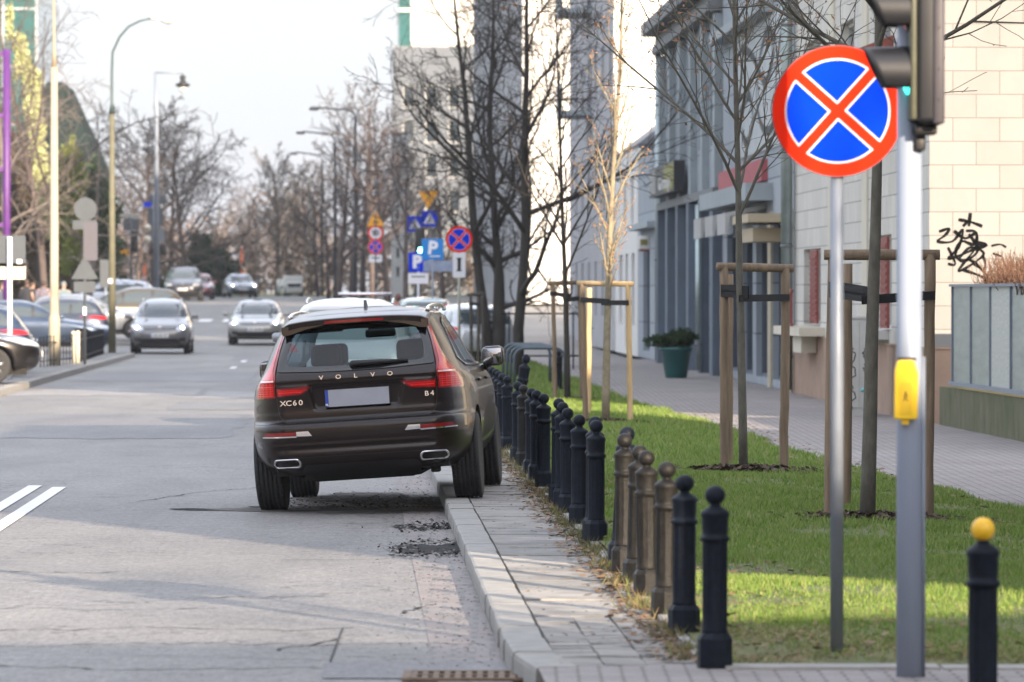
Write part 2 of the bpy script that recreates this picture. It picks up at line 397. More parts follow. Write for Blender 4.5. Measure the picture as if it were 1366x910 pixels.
# kerb stones, laid one by one
def kerb_run(name, xf, d0, d1, w, h, L=1.0, ch=.02, seed=1, jx=.006, base=0):
    r_ = random.Random(seed); d = MB(); dd = d0
    while dd < d1:
        l_ = L*r_.uniform(.97, 1.0); g = .008; x = xf(dd)+r_.uniform(-jx, jx); x2 = xf(dd+l_)+r_.uniform(-jx, jx); z = gz(dd)+base+h+r_.uniform(-.005, .004)
        prof = [(0,-h-.05),(0,-ch-.012),(ch*.25,-ch*.35),(ch,0),(w-.006,0),(w,-.006),(w,-h-.05)]
        if xf(0)-xf(1) < -999: prof = prof
        n = len(prof); vs = [(SX(x+a, dd+g/2), dd+g/2, z+b) for a, b in prof]+[(SX(x2+a, dd+l_-g/2), dd+l_-g/2, z+b) for a, b in prof]
        d.add(vs, [tuple(range(n)), tuple(range(2*n-1, n-1, -1))]+[(i, n+i, n+i+1, i+1) for i in range(n-1)])
        dd += l_
    return struct(d.build(name, m_kerb))
def kx_r(dd): return KX if dd > 25.6 else KX+.10*(25.6-dd)**1.6*.5
kerb_run('kerb', kx_r, 24.2, 140, .20, .115)
# slabs between kerb and bollards
r_ = random.Random(5); d = MB(); dd = 24.3; BX = 1.60
while dd < 139:
    l_ = (.20 if dd < 26.4 else .50) if dd < 60 else 1.0; n_ = 1
    xa, xb = KX+.21, BX-.015
    rows = ((xa, xb),) if dd > 27.5 else ((xa, xa+.2), (xa+.205, xa+.4), (xa+.405, xb))
    for (a, b) in rows:
        z = PV+r_.uniform(-.006, .004); t1 = r_.uniform(-.004, .004); g = .010
        if dd < 60:
            y0, y1 = dd+g/2, dd+l_-g/2
            P = [(SX(a+.003, y0), y0, z+t1), (SX(b, y0), y0, z-t1), (SX(b, y1), y1, z-t1*.5), (SX(a+.003, y1), y1, z+t1*1.2)]
        else:
            y0, y1 = dd+g/2, dd+l_-g/2; P = [(SX(a, y0), y0, z), (SX(b, y0), y0, z), (SX(b, y1), y1, z), (SX(a, y1), y1, z)]
        Q = [(p[0], p[1], p[2]-.06) for p in P]
        d.add(P+Q, [(0,1,2,3),(0,4,5,1),(1,5,6,2),(2,6,7,3),(3,7,4,0)], 0 if r_.random() < .65 else 1)
    dd += l_
struct(d.build('pavement', [m_slab, m_slab2]))
sheet('pavement_bed', lambda d_: KX+.19, lambda d_: BX+.05, [23.5, 60, 100, 140], PV-.014, m_joint)
def edge_x(dd): return BX
kerb_run('lawn_edging', edge_x, 24.4, 139, .065, PV+.015, L=.75, ch=.01, seed=9, jx=.010)
# the lawn: soil sheet with a soft hump, blades later
def lawn_r(dd):
    if dd <= 41: return 5.25+(41-dd)*.035
    if dd <= 80: return 4.30+(80-dd)/39*.95 if dd > 60 else 4.56+(60-dd)/19*.69
    return 4.30
m_lawn = mat('lawn_ground', (.070,.100,.028), .95, scale=3.5, col2=(.15,.145,.065), bump=.8, bscale=45)
def lawn_k(dd): return np.clip((dd-24.3)/2.5, 0, 1)
def lawn_z(dd, t): return PV+.004+float(lawn_k(dd))*(.016+.05*math.sin(math.pi*min(1, max(0, t)))+.012*math.sin(dd*1.3+t*6))
dsl = [24.26,24.35]+[25+i*.75 for i in range(60)]+[70+i*4 for i in range(17)]
sheet('lawn', lambda d_: BX+.06, lawn_r, dsl, 0, m_lawn, zf=lawn_z, nx=12)
# block paving between the lawn and the houses, and in front of the lawn
dsp = [22.0, 24.3]+[25+i*3 for i in range(38)]
sheet('brick_pavement', lambda d_: (lawn_r(d_)-.02 if d_ > 24.4 else KX+.1), lambda d_: 14.0 if d_ < 60 else 8.6, dsp, PV, m_paver, zf=lambda d_, t: 0)
d = MB(); x = .98
while x < 9:
    w = .98; d.box((x, 24.02, -.02), (x+w, 24.27, PV+.012+r_.uniform(-.004, .003))); x += 1.0
struct(d.build('front_kerb', m_kerb))
# left pavement
sheet('left_pavement', lambda d_: -26, lambda d_: -6.52, list(range(62, 152, 6)), PV-.004, asphalt('left_asphalt', (.20,.195,.19), .8))
def kerb_l(dd): return -6.52
d = MB(); dd = 62
while dd < 149:
    z = gz(dd)+PV+.005; x = kerb_l(dd)
    d.box((SX(x, dd), dd, -.1), (SX(x, dd)+.20, dd+.99, z+r_.uniform(-.006, .006))); dd += 1.0
struct(d.build('left_kerb', m_kerb))
m_fargrass = mat('far_grass', (.10,.15,.03), .95, scale=1.5, col2=(.17,.19,.06))
sheet('far_lawn', lambda d_: -60, lambda d_: 60, [336, 350, 380, 420, 520], .05, m_fargrass)
sheet('left_lawn', lambda d_: -60, lambda d_: -26.2, list(range(-60, 150, 20)), .03, m_fargrass)

# ---------------------------------------------------------------- grass blades, leaves, weeds
TREE_SPOTS = []   # filled below: x, y, r of the bare soil round each tree
def soil_at(px_, d_, r): TREE_SPOTS.append((wx(px_, d_), d_, r))
soil_at(1157, 38.4, .62); soil_at(992, 49, .55); soil_at(808, 66.9, .5); soil_at(756, 80.7, .6); soil_at(692, 102, .8)
def numpy_mesh(name, V, Fc, m, k=3):
    me = bpy.data.meshes.new(name); nV = len(V); nF = len(Fc)
    me.vertices.add(nV); me.vertices.foreach_set('co', V.astype(np.float32).ravel())
    me.loops.add(nF*k); me.loops.foreach_set('vertex_index', Fc.astype(np.int32).ravel())
    me.polygons.add(nF); me.polygons.foreach_set('loop_start', (np.arange(nF)*k).astype(np.int32)); me.polygons.foreach_set('loop_total', np.full(nF, k, np.int32))
    me.materials.append(m); me.update(calc_edges=True)
    o = bpy.data.objects.new(name, me); COL.objects.link(o); return o
def rand_mat(name, cols, rough=.7, trans=.0):
    "colour picked per loose piece"
    m, n, l, b = nodes(name); g = n.new('ShaderNodeNewGeometry'); r = n.new('ShaderNodeValToRGB')
    e = r.color_ramp.elements
    while len(e) < len(cols): e.new(.5)
    for i, c_ in enumerate(cols): e[i].position = i/(len(cols)-1); e[i].color = (*c_, 1)
    l.new(g.outputs['Random Per Island'], r.inputs[0]); l.new(r.outputs[0], b.inputs['Base Color']); b.inputs['Roughness'].default_value = rough
    b.inputs['Specular IOR Level'].default_value = .25
    if trans: 
        t = n.new('ShaderNodeBsdfTranslucent'); l.new(r.outputs[0], t.inputs[0]); x = n.new('ShaderNodeMixShader'); x.inputs[0].default_value = trans
        l.new(b.outputs[0], x.inputs[1]); l.new(t.outputs[0], x.inputs[2]); l.new(x.outputs[0], n['Material Output'].inputs[0])
    MATS[name] = m; return m
m_blade = rand_mat('grass_blade', [(.085,.165,.026), (.13,.23,.038), (.18,.27,.055), (.23,.30,.075), (.33,.32,.14)], .6, .35)
def blades(n, d0, d1, h0, h1, w, keep=None):
    y = rng.uniform(d0, d1, n*2); t = rng.uniform(0, 1, n*2)
    # clumps: thin out by a smooth random field
    fld = np.sin(y*2.1+np.sin(t*17)*1.3)+np.sin(t*23+y*.9)*.8+np.sin(y*5.7+t*31)*.5
    k = rng.uniform(-2.4, 2.0, n*2) < fld+1.2
    y = y[k][:n]; t = t[k][:n]
    L = BX+.09; Rr_ = np.array([lawn_r(v) for v in y])-.03+rng.normal(0, .02, len(y)); x = L+(Rr_-L)*t+SL*y
    ok = np.ones(len(y), bool)
    for (cx, cy, r) in TREE_SPOTS:
        q = np.hypot((x-cx), (y-cy)*.6); ok &= (q > r*rng.uniform(.55, 1.25, len(y)))
    # worn strip at the front edge and beside the bollards
    ok &= ~((y < 26.6) & (rng.uniform(0, 1, len(y)) < (27.4-y)/3*(.55+.4*np.sin(x*5))))
    bare = np.sin(x*3.1+y*.7)+np.sin(y*1.9-x*2)+np.sin(x*6.3+y*3.3)*.6; ok &= ~((bare > 1.2) & (rng.uniform(0, 1, len(y)) < .8))
    ok &= ~((t < .10) & (rng.uniform(0, 1, len(y)) < .5))
    x, y, t = x[ok], y[ok], t[ok]; m = len(x)
    z = PV+lawn_k(y)*(.016+.05*np.sin(np.pi*t)+.012*np.sin(y*1.3+t*6))
    h = rng.uniform(h0, h1, m)*(1+.35*np.sin(y*2.1+t*9)); a = rng.uniform(0, 2*np.pi, m); ln = rng.uniform(.1, .9, m)*h
    dx, dy = np.cos(a), np.sin(a); b = rng.uniform(0, 2*np.pi, m)
    V = np.empty((m, 3, 3)); ww = w*rng.uniform(.6, 1.3, m)
    V[:, 0] = np.stack([x-dx*ww, y-dy*ww, z], 1); V[:, 1] = np.stack([x+dx*ww, y+dy*ww, z], 1)
    V[:, 2] = np.stack([x+np.cos(b)*ln, y+np.sin(b)*ln, z+h], 1)
    return V.reshape(-1, 3)
V = np.concatenate([blades(100000, 24.5, 34, .016, .045, .0045), blades(120000, 34, 52, .02, .055, .0065), blades(70000, 52, 82, .04, .08, .010), blades(30000, 82, 134, .05, .10, .016)])
o = numpy_mesh('grass', V, np.arange(len(V)).reshape(-1, 3), m_blade); tag(o, kind='stuff')
def scatter_bits(name, m, n, fx, fy, fz, s0, s1, curl=.5):
    x = fx(n); y = fy(n); x = x+SL*y; s = rng.uniform(s0, s1, n); a = rng.uniform(0, 6.28, n); z = fz(n, x, y)
    V = np.empty((n, 4, 3)); tl = rng.uniform(-curl, curl, n); tm = rng.uniform(-curl, curl, n)
    for i, (u, v) in enumerate(((-1, -.5), (1, -.6), (.9, .6), (-.8, .5))):
        px_ = (u*np.cos(a)-v*np.sin(a))*s; py_ = (u*np.sin(a)+v*np.cos(a))*s
        V[:, i] = np.stack([x+px_, y+py_, z+s*.35+u*s*tl*.5+v*s*tm*.5], 1)
    o = numpy_mesh(name, V.reshape(-1, 3), np.arange(n*4).reshape(-1, 4), m, 4); tag(o, kind='stuff'); return o
m_leaf = rand_mat('dead_leaf', [(.10,.055,.025), (.16,.09,.04), (.22,.14,.07), (.07,.045,.03), (.28,.20,.12)], .8)
scatter_bits('fallen_leaves', m_leaf, 4200, lambda n: 1.56+rng.normal(-.03, .085, n), lambda n: 24.5+rng.beta(1, 1.3, n)*55, lambda n, x, y: np.full(n, PV+.004), .010, .030)
scatter_bits('leaf_litter', m_leaf, 900, lambda n: rng.uniform(.95, 1.6, n), lambda n: 25+rng.beta(1, 1.2, n)*40, lambda n, x, y: np.full(n, PV), .004, .014)
scatter_bits('lawn_litter', m_leaf, 6000, lambda n: rng.uniform(1.7, 5.0, n), lambda n: 24.6+rng.beta(1, 1.3, n)*50, lambda n, x, y: np.full(n, PV+.05), .010, .03)
scatter_bits('road_grit', rand_mat('grit', [(.05,.05,.05), (.10,.10,.09), (.28,.27,.25), (.07,.05,.04)], .9), 2600, lambda n: KX-.02-np.abs(rng.normal(0, .28, n)), lambda n: 25+rng.beta(1, 1.3, n)*40, lambda n, x, y: np.full(n, .002), .004, .012)
m_clod = rand_mat('soil_clod', [(.030,.020,.014), (.055,.038,.026), (.085,.062,.045), (.14,.11,.08)], .95)
for i, (cx, cy, r) in enumerate(TREE_SPOTS[:4]):
    n = 1500; q = np.abs(rng.normal(0, .55, n))*r; a = rng.uniform(0, 6.28, n); X = cx+q*np.cos(a); Y = cy+q*1.6*np.sin(a)
    scatter_bits('tree_pit_soil', m_clod, n, lambda k: X-SL*Y, lambda k: Y, lambda k, x, y: np.full(k, PV+.055)+.03*np.exp(-(np.hypot(x-cx, y-cy)/r)**2), .012, .045, 1.4)
# weeds in the joint beside the bollards
n = 9000; y = 24.6+rng.beta(1, 1.4, n)*45; cl = np.sin(y*3.1)+np.sin(y*7.7+1)+rng.normal(0, .6, n) > .5; y = y[cl]; n = len(y)
x = 1.585+rng.normal(0, .05, n)+SL*y; h = rng.uniform(.02, .09, n); a = rng.uniform(0, 6.28, n); b = rng.uniform(0, 6.28, n); w = .005
V = np.empty((n, 3, 3)); V[:, 0] = np.stack([x-np.cos(a)*w, y-np.sin(a)*w, np.full(n, PV)], 1); V[:, 1] = np.stack([x+np.cos(a)*w, y+np.sin(a)*w, np.full(n, PV)], 1); V[:, 2] = np.stack([x+np.cos(b)*h*.7, y+np.sin(b)*h*.7, PV+h], 1)
o = numpy_mesh('weeds', V.reshape(-1, 3), np.arange(n*3).reshape(-1, 3), rand_mat('weed', [(.09,.12,.03), (.16,.17,.06), (.22,.16,.09), (.12,.08,.05), (.14,.18,.05)], .8, .2)); tag(o, kind='stuff')

# straw and short tufts on the worn strip at the front of the lawn
n = 16000; y = 24.36+rng.beta(1.1, 1.6, n)*2.6; x = rng.uniform(1.70, 5.4, n)+SL*y; cl = np.sin(x*4+y*3)+np.sin(x*9-y*5)*.7+rng.normal(0, .6, n) > -.2; x, y = x[cl], y[cl]; n = len(x)
h = rng.uniform(.008, .035, n); a = rng.uniform(0, 6.28, n); b = rng.uniform(0, 6.28, n); w = .005; z = PV+.003+lawn_k(y)*.04
V = np.empty((n, 3, 3)); V[:, 0] = np.stack([x-np.cos(a)*w, y-np.sin(a)*w, z], 1); V[:, 1] = np.stack([x+np.cos(a)*w, y+np.sin(a)*w, z], 1); V[:, 2] = np.stack([x+np.cos(b)*h*1.6, y+np.sin(b)*h*1.6, z+h], 1)
o = numpy_mesh('straw', V.reshape(-1, 3), np.arange(n*3).reshape(-1, 3), rand_mat('straw_blade', [(.30,.24,.13), (.16,.19,.06), (.40,.33,.20), (.12,.10,.06), (.20,.23,.08)], .8, .2)); tag(o, kind='stuff')
scatter_bits('front_litter', m_leaf, 1500, lambda n: rng.uniform(1.7, 5.0, n), lambda n: 24.35+rng.beta(1, 2, n)*3, lambda n, x, y: np.full(n, PV+.02), .006, .02)

m_chip = rand_mat('broken_asphalt_chip', [(.03,.03,.03), (.12,.12,.115), (.26,.25,.24), (.06,.055,.05), (.18,.17,.165)], .9)
def ringy(n): 
    a = rng.uniform(0, 6.28, n); q = 1+rng.normal(0, .22, n); return -.53+.30*q*np.cos(a), 37.6+1.1*q*np.sin(a)
X_, Y_ = ringy(700); scatter_bits('pothole_rubble', m_chip, 700, lambda k: X_-SL*Y_, lambda k: Y_, lambda k, x, y: np.full(k, .004), .005, .018, 1.0)
X2, Y2 = rng.normal(-.62, .16, 260), rng.normal(41.0, .5, 260); scatter_bits('pothole_rubble', m_chip, 260, lambda k: X2-SL*Y2, lambda k: Y2, lambda k, x, y: np.full(k, .004), .006, .020, 1.2)
X3, Y3 = rng.uniform(-2.0, -.7, 900), 44.5+np.abs(rng.normal(0, 1.6, 900)); scatter_bits('leaf_crumbs', rand_mat('brown_crumb', [(.10,.06,.03), (.17,.11,.05), (.06,.045,.03)], .9), 900, lambda k: X3-SL*Y3, lambda k: Y3, lambda k, x, y: np.full(k, .004), .005, .016, .8)
# ================================================================ buildings
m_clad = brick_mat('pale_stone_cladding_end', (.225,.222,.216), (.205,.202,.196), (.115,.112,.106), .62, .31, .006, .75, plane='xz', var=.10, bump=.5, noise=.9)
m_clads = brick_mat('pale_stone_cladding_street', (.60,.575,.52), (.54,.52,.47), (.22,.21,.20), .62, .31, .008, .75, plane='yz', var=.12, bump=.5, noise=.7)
m_plinth = mat('brown_plaster', (.34,.235,.17), .9, var=.15, scale=2.5, bump=.4, bscale=30)
m_glassb = mat('house_window_glass', (.03,.04,.05), .05, 0, coat=.5)
m_wframe = mat('window_frame_white', (.55,.55,.53), .6)
m_shut = mat('red_shutter', (.22,.045,.032), .6, var=.2, scale=12)
m_greyp = brick_mat('blue_grey_panels', (.29,.325,.36), (.25,.285,.32), (.10,.115,.13), 2.4, .95, .015, .7, plane='yz', var=.12, bump=.3, noise=.6)
m_greyd = mat('dark_blue_grey', (.075,.095,.125), .5, var=.2, scale=2)
m_greyl = mat('pale_blue_grey', (.30,.34,.36), .7, var=.12, scale=2)
m_cornice = mat('cornice_grey', (.16,.17,.175), .7, var=.2, scale=3)
m_cream = mat('cream_render', (.58,.54,.44), .85, var=.08, scale=1)
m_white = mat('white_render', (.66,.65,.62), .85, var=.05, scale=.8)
m_zinc = mat('zinc_pipe', (.34,.40,.40), .35, .8, var=.15, scale=4)
m_teal = mat('teal_glass', (.02,.09,.09), .15, 0, coat=.4, var=.2, scale=.4)
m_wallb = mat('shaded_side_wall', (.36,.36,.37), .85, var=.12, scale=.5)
def facade(mb, o, ua, nrm, A, Z, ops, dep=.22, mi=0):
    "a wall with real openings; ops = (a0, a1, z0, z1)"
    o, ua, nrm = Vector(o), Vector(ua), Vector(nrm); up = Vector((0,0,1))
    xs = sorted({0, A, *[v for q in ops for v in q[:2]]}); zs = sorted({0, Z, *[v for q in ops for v in q[2:4]]})
    flip = ua.cross(up).dot(nrm) < 0
    for i in range(len(xs)-1):
        for j in range(len(zs)-1):
            cx, cz = (xs[i]+xs[i+1])/2, (zs[j]+zs[j+1])/2
            if any(q[0] < cx < q[1] and q[2] < cz < q[3] for q in ops): continue
            P = [o+ua*a+up*b for a, b in ((xs[i],zs[j]),(xs[i+1],zs[j]),(xs[i+1],zs[j+1]),(xs[i],zs[j+1]))]
            mb.add(P, [(0,1,2,3) if not flip else (3,2,1,0)], mi)
    for a0, a1, z0, z1 in [q[:4] for q in ops]:
        P = [o+ua*a+up*b for a, b in ((a0,z0),(a1,z0),(a1,z1),(a0,z1))]; Q = [p-nrm*dep for p in P]
        mb.add(P+Q, [(i, (i+1) % 4, 4+(i+1) % 4, 4+i) for i in range(4)], mi)
def window(parent, o, ua, nrm, q, dep=.16, fr=.06, mull=1, bars=0, frame=None, pane=None):
    o, ua, nrm = Vector(o), Vector(ua), Vector(nrm); a0, a1, z0, z1 = q
    M = Matrix((( *ua, 0),( *(-nrm), 0),(0,0,1,0),(0,0,0,1))).transposed(); M.translation = o
    d = MB(); y0, y1 = dep-.05, dep+.02
    d.box((a0,y0,z0),(a0+fr,y1,z1),M=M); d.box((a1-fr,y0,z0),(a1,y1,z1),M=M); d.box((a0+fr,y0,z0),(a1-fr,y1,z0+fr),M=M); d.box((a0+fr,y0,z1-fr),(a1-fr,y1,z1),M=M)
    for k in range(mull): x = a0+(a1-a0)*(k+1)/(mull+1); d.box((x-fr/2,y0+.003,z0+fr),(x+fr/2,y1,z1-fr),M=M)
    for k in range(bars): z = z0+(z1-z0)*(k+1)/(bars+1); d.box((a0+fr,y0+.006,z-fr/2),(a1-fr,y1,z+fr/2),M=M)
    w = d.build('window', frame or m_wframe, parent)
    d = MB(); d.add([M @ Vector(p) for p in ((a0,dep,z0),(a1,dep,z0),(a1,dep,z1),(a0,dep,z1))], [(0,1,2,3)]); d.build('pane', pane or m_glassb, w)
    return w
def house(name, label, x0, d0, L, depth, Hh, m_st, m_end, st_ops=(), end_ops=(), z=PV, mull=1, cat='building', group=None, roof=None, frame=None, pane=None, far_end=True):
    root = thing(name, label, cat, (SX(x0, d0), d0, z+ (gz(d0) if d0 > 150 else 0)), SANG, group)
    d = MB(); facade(d, (0,0,0), (0,1,0), (-1,0,0), L, Hh, st_ops)
    d.build('street_wall', m_st, root)
    d = MB(); facade(d, (0,0,0), (1,0,0), (0,-1,0), depth, Hh, end_ops); d.build('end_wall', m_end, root)
    d = MB(); d.add([(0,L,0),(depth,L,0),(depth,L,Hh),(0,L,Hh)], [(0,1,2,3)][::1]); d.add([(depth,0,0),(depth,L,0),(depth,L,Hh),(depth,0,Hh)], [(0,1,2,3)]); d.build('back_wall', m_end, root)
    d = MB(); d.box((.02,.02,Hh-.05),(depth-.02,L-.02,Hh+.12)); d.build('roof', roof or m_cornice, root)
    for q in st_ops: 
        if len(q) == 4: window(root, (0,0,0), (0,1,0), (-1,0,0), q, mull=mull, frame=frame, pane=pane if not (name.startswith('pilastered') and q[2] > 4) else mat('green_curtained_glass', (.13,.19,.15), .2, var=.5, scale=.8, coat=.6))
    for q in end_ops: window(root, (0,0,0), (1,0,0), (0,-1,0), q, mull=mull, frame=frame, pane=pane)
    return root
XF = 7.55
# --- pale stone-clad house at the right edge
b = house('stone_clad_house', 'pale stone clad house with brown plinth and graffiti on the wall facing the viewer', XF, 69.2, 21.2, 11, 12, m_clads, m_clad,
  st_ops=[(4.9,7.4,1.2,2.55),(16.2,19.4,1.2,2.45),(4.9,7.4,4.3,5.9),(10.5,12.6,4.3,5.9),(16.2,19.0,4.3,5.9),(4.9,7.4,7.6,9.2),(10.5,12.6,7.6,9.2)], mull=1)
d = MB(); d.box((-.035,-.035,0),(11,-.0,.98)); d.box((-.035,0,0),(0,21.2,.98)); d.box((-.05,-.05,.98),(11,-.001,1.005)); d.box((-.05,0,.98),(-.001,21.2,1.005)); d.build('plinth', m_plinth, b)
d = MB(); d.box((-.03,8.2,0),(.0,9.0,11.9)); d.box((-.03,13.6,0),(0,14.6,11.9)); d.build('pilaster', m_cream, b)
d = MB(); d.box((-.42,15.4,1.02),(-.0,20.6,1.16)); d.box((-.30,16.4,.74),(-.05,18.0,1.01)); d.build('window_ledge', m_cream, b)
for y0, y1, z0, z1 in ((4.95,5.9,1.22,2.52),(16.3,17.5,1.22,2.42)):
    d = MB(); d.box((-.06,y0,z0),(-.02,y1,z1))
    for k in range(12): zz = z0+.05+(z1-z0-.1)*k/12; d.box((-.075,y0+.06,zz),(-.058,y1-.06,zz+.05))
    d.build('red_shutter', m_shut, b)
d = MB()
for k in range(16): y = 17.6+.115*k; d.box((-.36,y,1.20),(-.34,y+.03,1.75))
d.box((-.37,17.55,1.72),(-.33,19.45,1.78)); d.box((-.37,17.55,1.17),(-.33,19.45,1.22)); d.build('window_rail', m_shut, b)
d = MB(); d.box((-.25,5.2,1.06),(-.001,7.5,1.19)); d.build('window_sill', m_wframe, b)
d = MB(); d.prism([(0,0),(.9,-.35),(.9,-.55),(0,-.2)], (0,4.6,5.35), (-1,0,0), (0,0,1), 1.5); d.build('red_awning', mat('red_brown_awning', (.26,.075,.055), .8, var=.2, scale=6), b)
# graffiti: one looping line and a few strokes sprayed on the end wall
m_spray = mat('black_spray_paint', (.005,.006,.007), .9, spec=.1)
d = MB()
def stroke(P, w=.022, y=-.006):
    w *= 1.55
    P = [(0.05+(a-1242)/101.2, 1.73+(HZ-b_)/101.2) for a, b_ in P]; out = []
    for i in range(len(P)-1):       # smooth through the points
        p0, p1, p2, p3 = P[max(i-1,0)], P[i], P[i+1], P[min(i+2, len(P)-1)]
        for j in range(5):
            t = j/5; out.append(tuple(.5*((2*p1[k])+(-p0[k]+p2[k])*t+(2*p0[k]-5*p1[k]+4*p2[k]-p3[k])*t*t+(-p0[k]+3*p1[k]-3*p2[k]+p3[k])*t**3) for k in (0, 1)))
    out.append(P[-1]); vs = []
    for i, p in enumerate(out):
        q = Vector(out[min(i+1, len(out)-1)])-Vector(out[max(i-1, 0)]); q = q.normalized() if q.length > 0 else Vector((1, 0)); nx_ = Vector((-q.y, q.x))*w/2*(1+.25*math.sin(i*.9))
        vs += [(p[0]-nx_.x, y, p[1]-nx_.y), (p[0]+nx_.x, y, p[1]+nx_.y)]
    d.add(vs, [(2*i, 2*i+1, 2*i+3, 2*i+2) for i in range(len(out)-1)])
stroke([(1250,309),(1264,305),(1258,314),(1248,322),(1268,322),(1282,306),(1276,330),(1262,345),(1285,338),(1300,330)])
stroke([(1270,308),(1285,318),(1300,311),(1296,326),(1280,322),(1272,340),(1284,348),(1302,334),(1290,312)], .026)
stroke([(1286,308),(1300,310),(1299,330),(1284,350),(1276,362),(1295,352),(1310,338),(1292,330),(1277,345)], .02)
stroke([(1300,324),(1314,327),(1298,332)], .03); stroke([(1292,284),(1290,302)], .026); stroke([(1276,293),(1292,296),(1308,302)], .024); stroke([(1282,302),(1292,292)], .022)
stroke([(1282,360),(1300,366),(1316,372),(1300,352),(1288,346)], .024); stroke([(1309,341),(1312,352),(1310,362)], .020); stroke([(1320,328),(1332,326),(1340,330)], .016); stroke([(1322,338),(1334,342)], .016)
stroke([(1296,352),(1308,360),(1318,376)], .02); stroke([(1262,330),(1272,352),(1262,352)], .02)
d.build('graffiti', m_spray, b)
# --- grey panelled house with the mural
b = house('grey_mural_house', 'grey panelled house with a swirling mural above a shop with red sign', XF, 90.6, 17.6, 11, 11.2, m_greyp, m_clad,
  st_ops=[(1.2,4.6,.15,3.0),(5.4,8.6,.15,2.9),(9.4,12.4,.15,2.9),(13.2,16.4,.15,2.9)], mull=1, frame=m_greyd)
d = MB(); d.box((-.03,1.0,4.35),(0,13.5,6.75)); mu = d.build('mural_ground', mat('mural_grey', (.42,.45,.46), .8, var=.15, scale=1.2), b)
d = MB()
def stroke_s(P, w):
    out = []
    for i in range(len(P)-1):
        p0, p1, p2, p3 = P[max(i-1,0)], P[i], P[i+1], P[min(i+2, len(P)-1)]
        for j in range(6):
            t = j/6; out.append(tuple(.5*((2*p1[k])+(-p0[k]+p2[k])*t+(2*p0[k]-5*p1[k]+4*p2[k]-p3[k])*t*t+(-p0[k]+3*p1[k]-3*p2[k]+p3[k])*t**3) for k in (0, 1)))
    vs = []
    for i, p in enumerate(out):
        q = (Vector(out[min(i+1, len(out)-1)])-Vector(out[max(i-1, 0)])); q = q.normalized() if q.length > 0 else Vector((1,0)); nn = Vector((-q.y, q.x))*w/2
        vs += [(-.036, p[0]-nn.x, p[1]-nn.y), (-.036, p[0]+nn.x, p[1]+nn.y)]
    d.add(vs, [(2*i, 2*i+1, 2*i+3, 2*i+2) for i in range(len(out)-1)])
stroke_s([(12,6.5),(9,6.2),(6,5.6),(4,6.1),(5,6.5),(7,6.2),(8,5.3),(6,4.7),(3,4.9),(1.5,5.8)], .18)
stroke_s([(12.5,5.2),(10,5.5),(9,5.0),(10.5,4.6),(12,4.9)], .22); stroke_s([(2,6.5),(3.5,5.6),(2.2,4.7)], .2)
d.build('mural_swirls', mat('mural_dark', (.05,.065,.07), .8, var=.3, scale=2), mu)
d = MB(); d.box((-.12,5.8,3.78),(-.0,17.2,4.18)); d.build('red_sign_board', mat('faded_red_sign', (.36,.07,.08), .6, var=.1, scale=2), b)
d = MB(); d.box((-.50,4.6,3.40),(0,17.4,3.72)); d.box((-.30,4.6,6.82),(0,17.5,7.0)); d.build('shop_fascia', m_greyl, b)
for y0 in (6.0, 9.4, 12.8):
    d = MB(); d.prism([(0,0),(.75,-.16),(.75,-.55),(.70,-.55),(.66,-.22),(0,-.08)], (-.02,y0,3.35), (-1,0,0), (0,0,1), 2.2); d.build('awning', mat('awning_grey', (.42,.42,.41), .85, var=.1, scale=3), b)
d = MB(); d.box((-.75,.6,2.95),(0,4.4,3.10)); d.box((-.62,1.2,2.62),(0,4.0,2.86)); d.build('entrance_canopy', mat('beige_canopy', (.44,.37,.26), .8), b)
for y0, y1 in ((.2,1.0),(4.65,5.35)):
    d = MB(); d.box((-.04,y0,.0),(0,y1,3.2)); d.build('beige_pier', mat('beige_pier', (.42,.37,.27), .85, var=.12), b)
# --- shop building with pilasters and cornice
q1 = []
for k in range(5):
    y0 = .9+k*3.95; q1 += [(y0, y0+2.6, .12, 3.55), (y0, y0+2.6, 4.85, 7.15)]
b = house('pilastered_shop_building', 'blue grey two storey shop building with tall pilasters and a heavy cornice', XF, 108.4, 20.6, 11, 8.3, m_greyp, m_clad, st_ops=q1, mull=1, frame=m_greyd, pane=mat('shop_glass', (.035,.05,.065), .08, coat=.4))
for k in range(6):
    y0 = .05+k*3.95
    d = MB(); d.box((-.16,y0,3.91),(0,y0+.62,7.5)); d.build('pilaster', m_greyl, b)
    d = MB(); d.box((-.20,y0,0),(0,y0+.75,3.71)); d.build('pier', mat('dark_slate_blue', (.105,.135,.175), .6, var=.12, scale=2), b)
d = MB(); d.box((-.30,-.0,7.55),(0,20.6,7.75)); d.box((-.22,0,7.75),(0,20.6,7.98)); d.box((-.55,0,8.0),(0,20.7,8.30)); d.box((-.40,0,8.30),(.2,20.7,8.42)); d.box((-.20,0,3.72),(0,20.6,3.90)); d.build('cornice', m_cornice, b)
d = MB(); d.box((-.42,9.6,4.02),(-.17,19.6,4.70)); sg = d.build('shop_sign', mat('black_sign', (.012,.016,.022), .4), b)
d = MB(); d.box((-.425,9.7,4.06),(-.421,13.4,4.66)); d.build('sign_olive_panel', mat('olive_panel', (.25,.24,.06), .6), sg)
TS = Matrix.Rotation(-math.pi/2, 4, 'Z') @ FACE
d = MB(); add_text(d, 'Group', .42, Matrix.Translation((-.43, 13.2, 4.26)) @ TS, .01, sx=4.0, bold=.01)
for k in range(5): d.box((-.432, 16.9+k*.52, 4.08), (-.424, 17.12+k*.52, 4.64))
d.build('sign_lettering', m_wframe, sg)
d = MB(); d.box((-.10,5.5,2.0),(-.0,7.0,3.2)); d.build('blue_blade_sign', mat('blue_sign', (.02,.10,.38), .5), b)
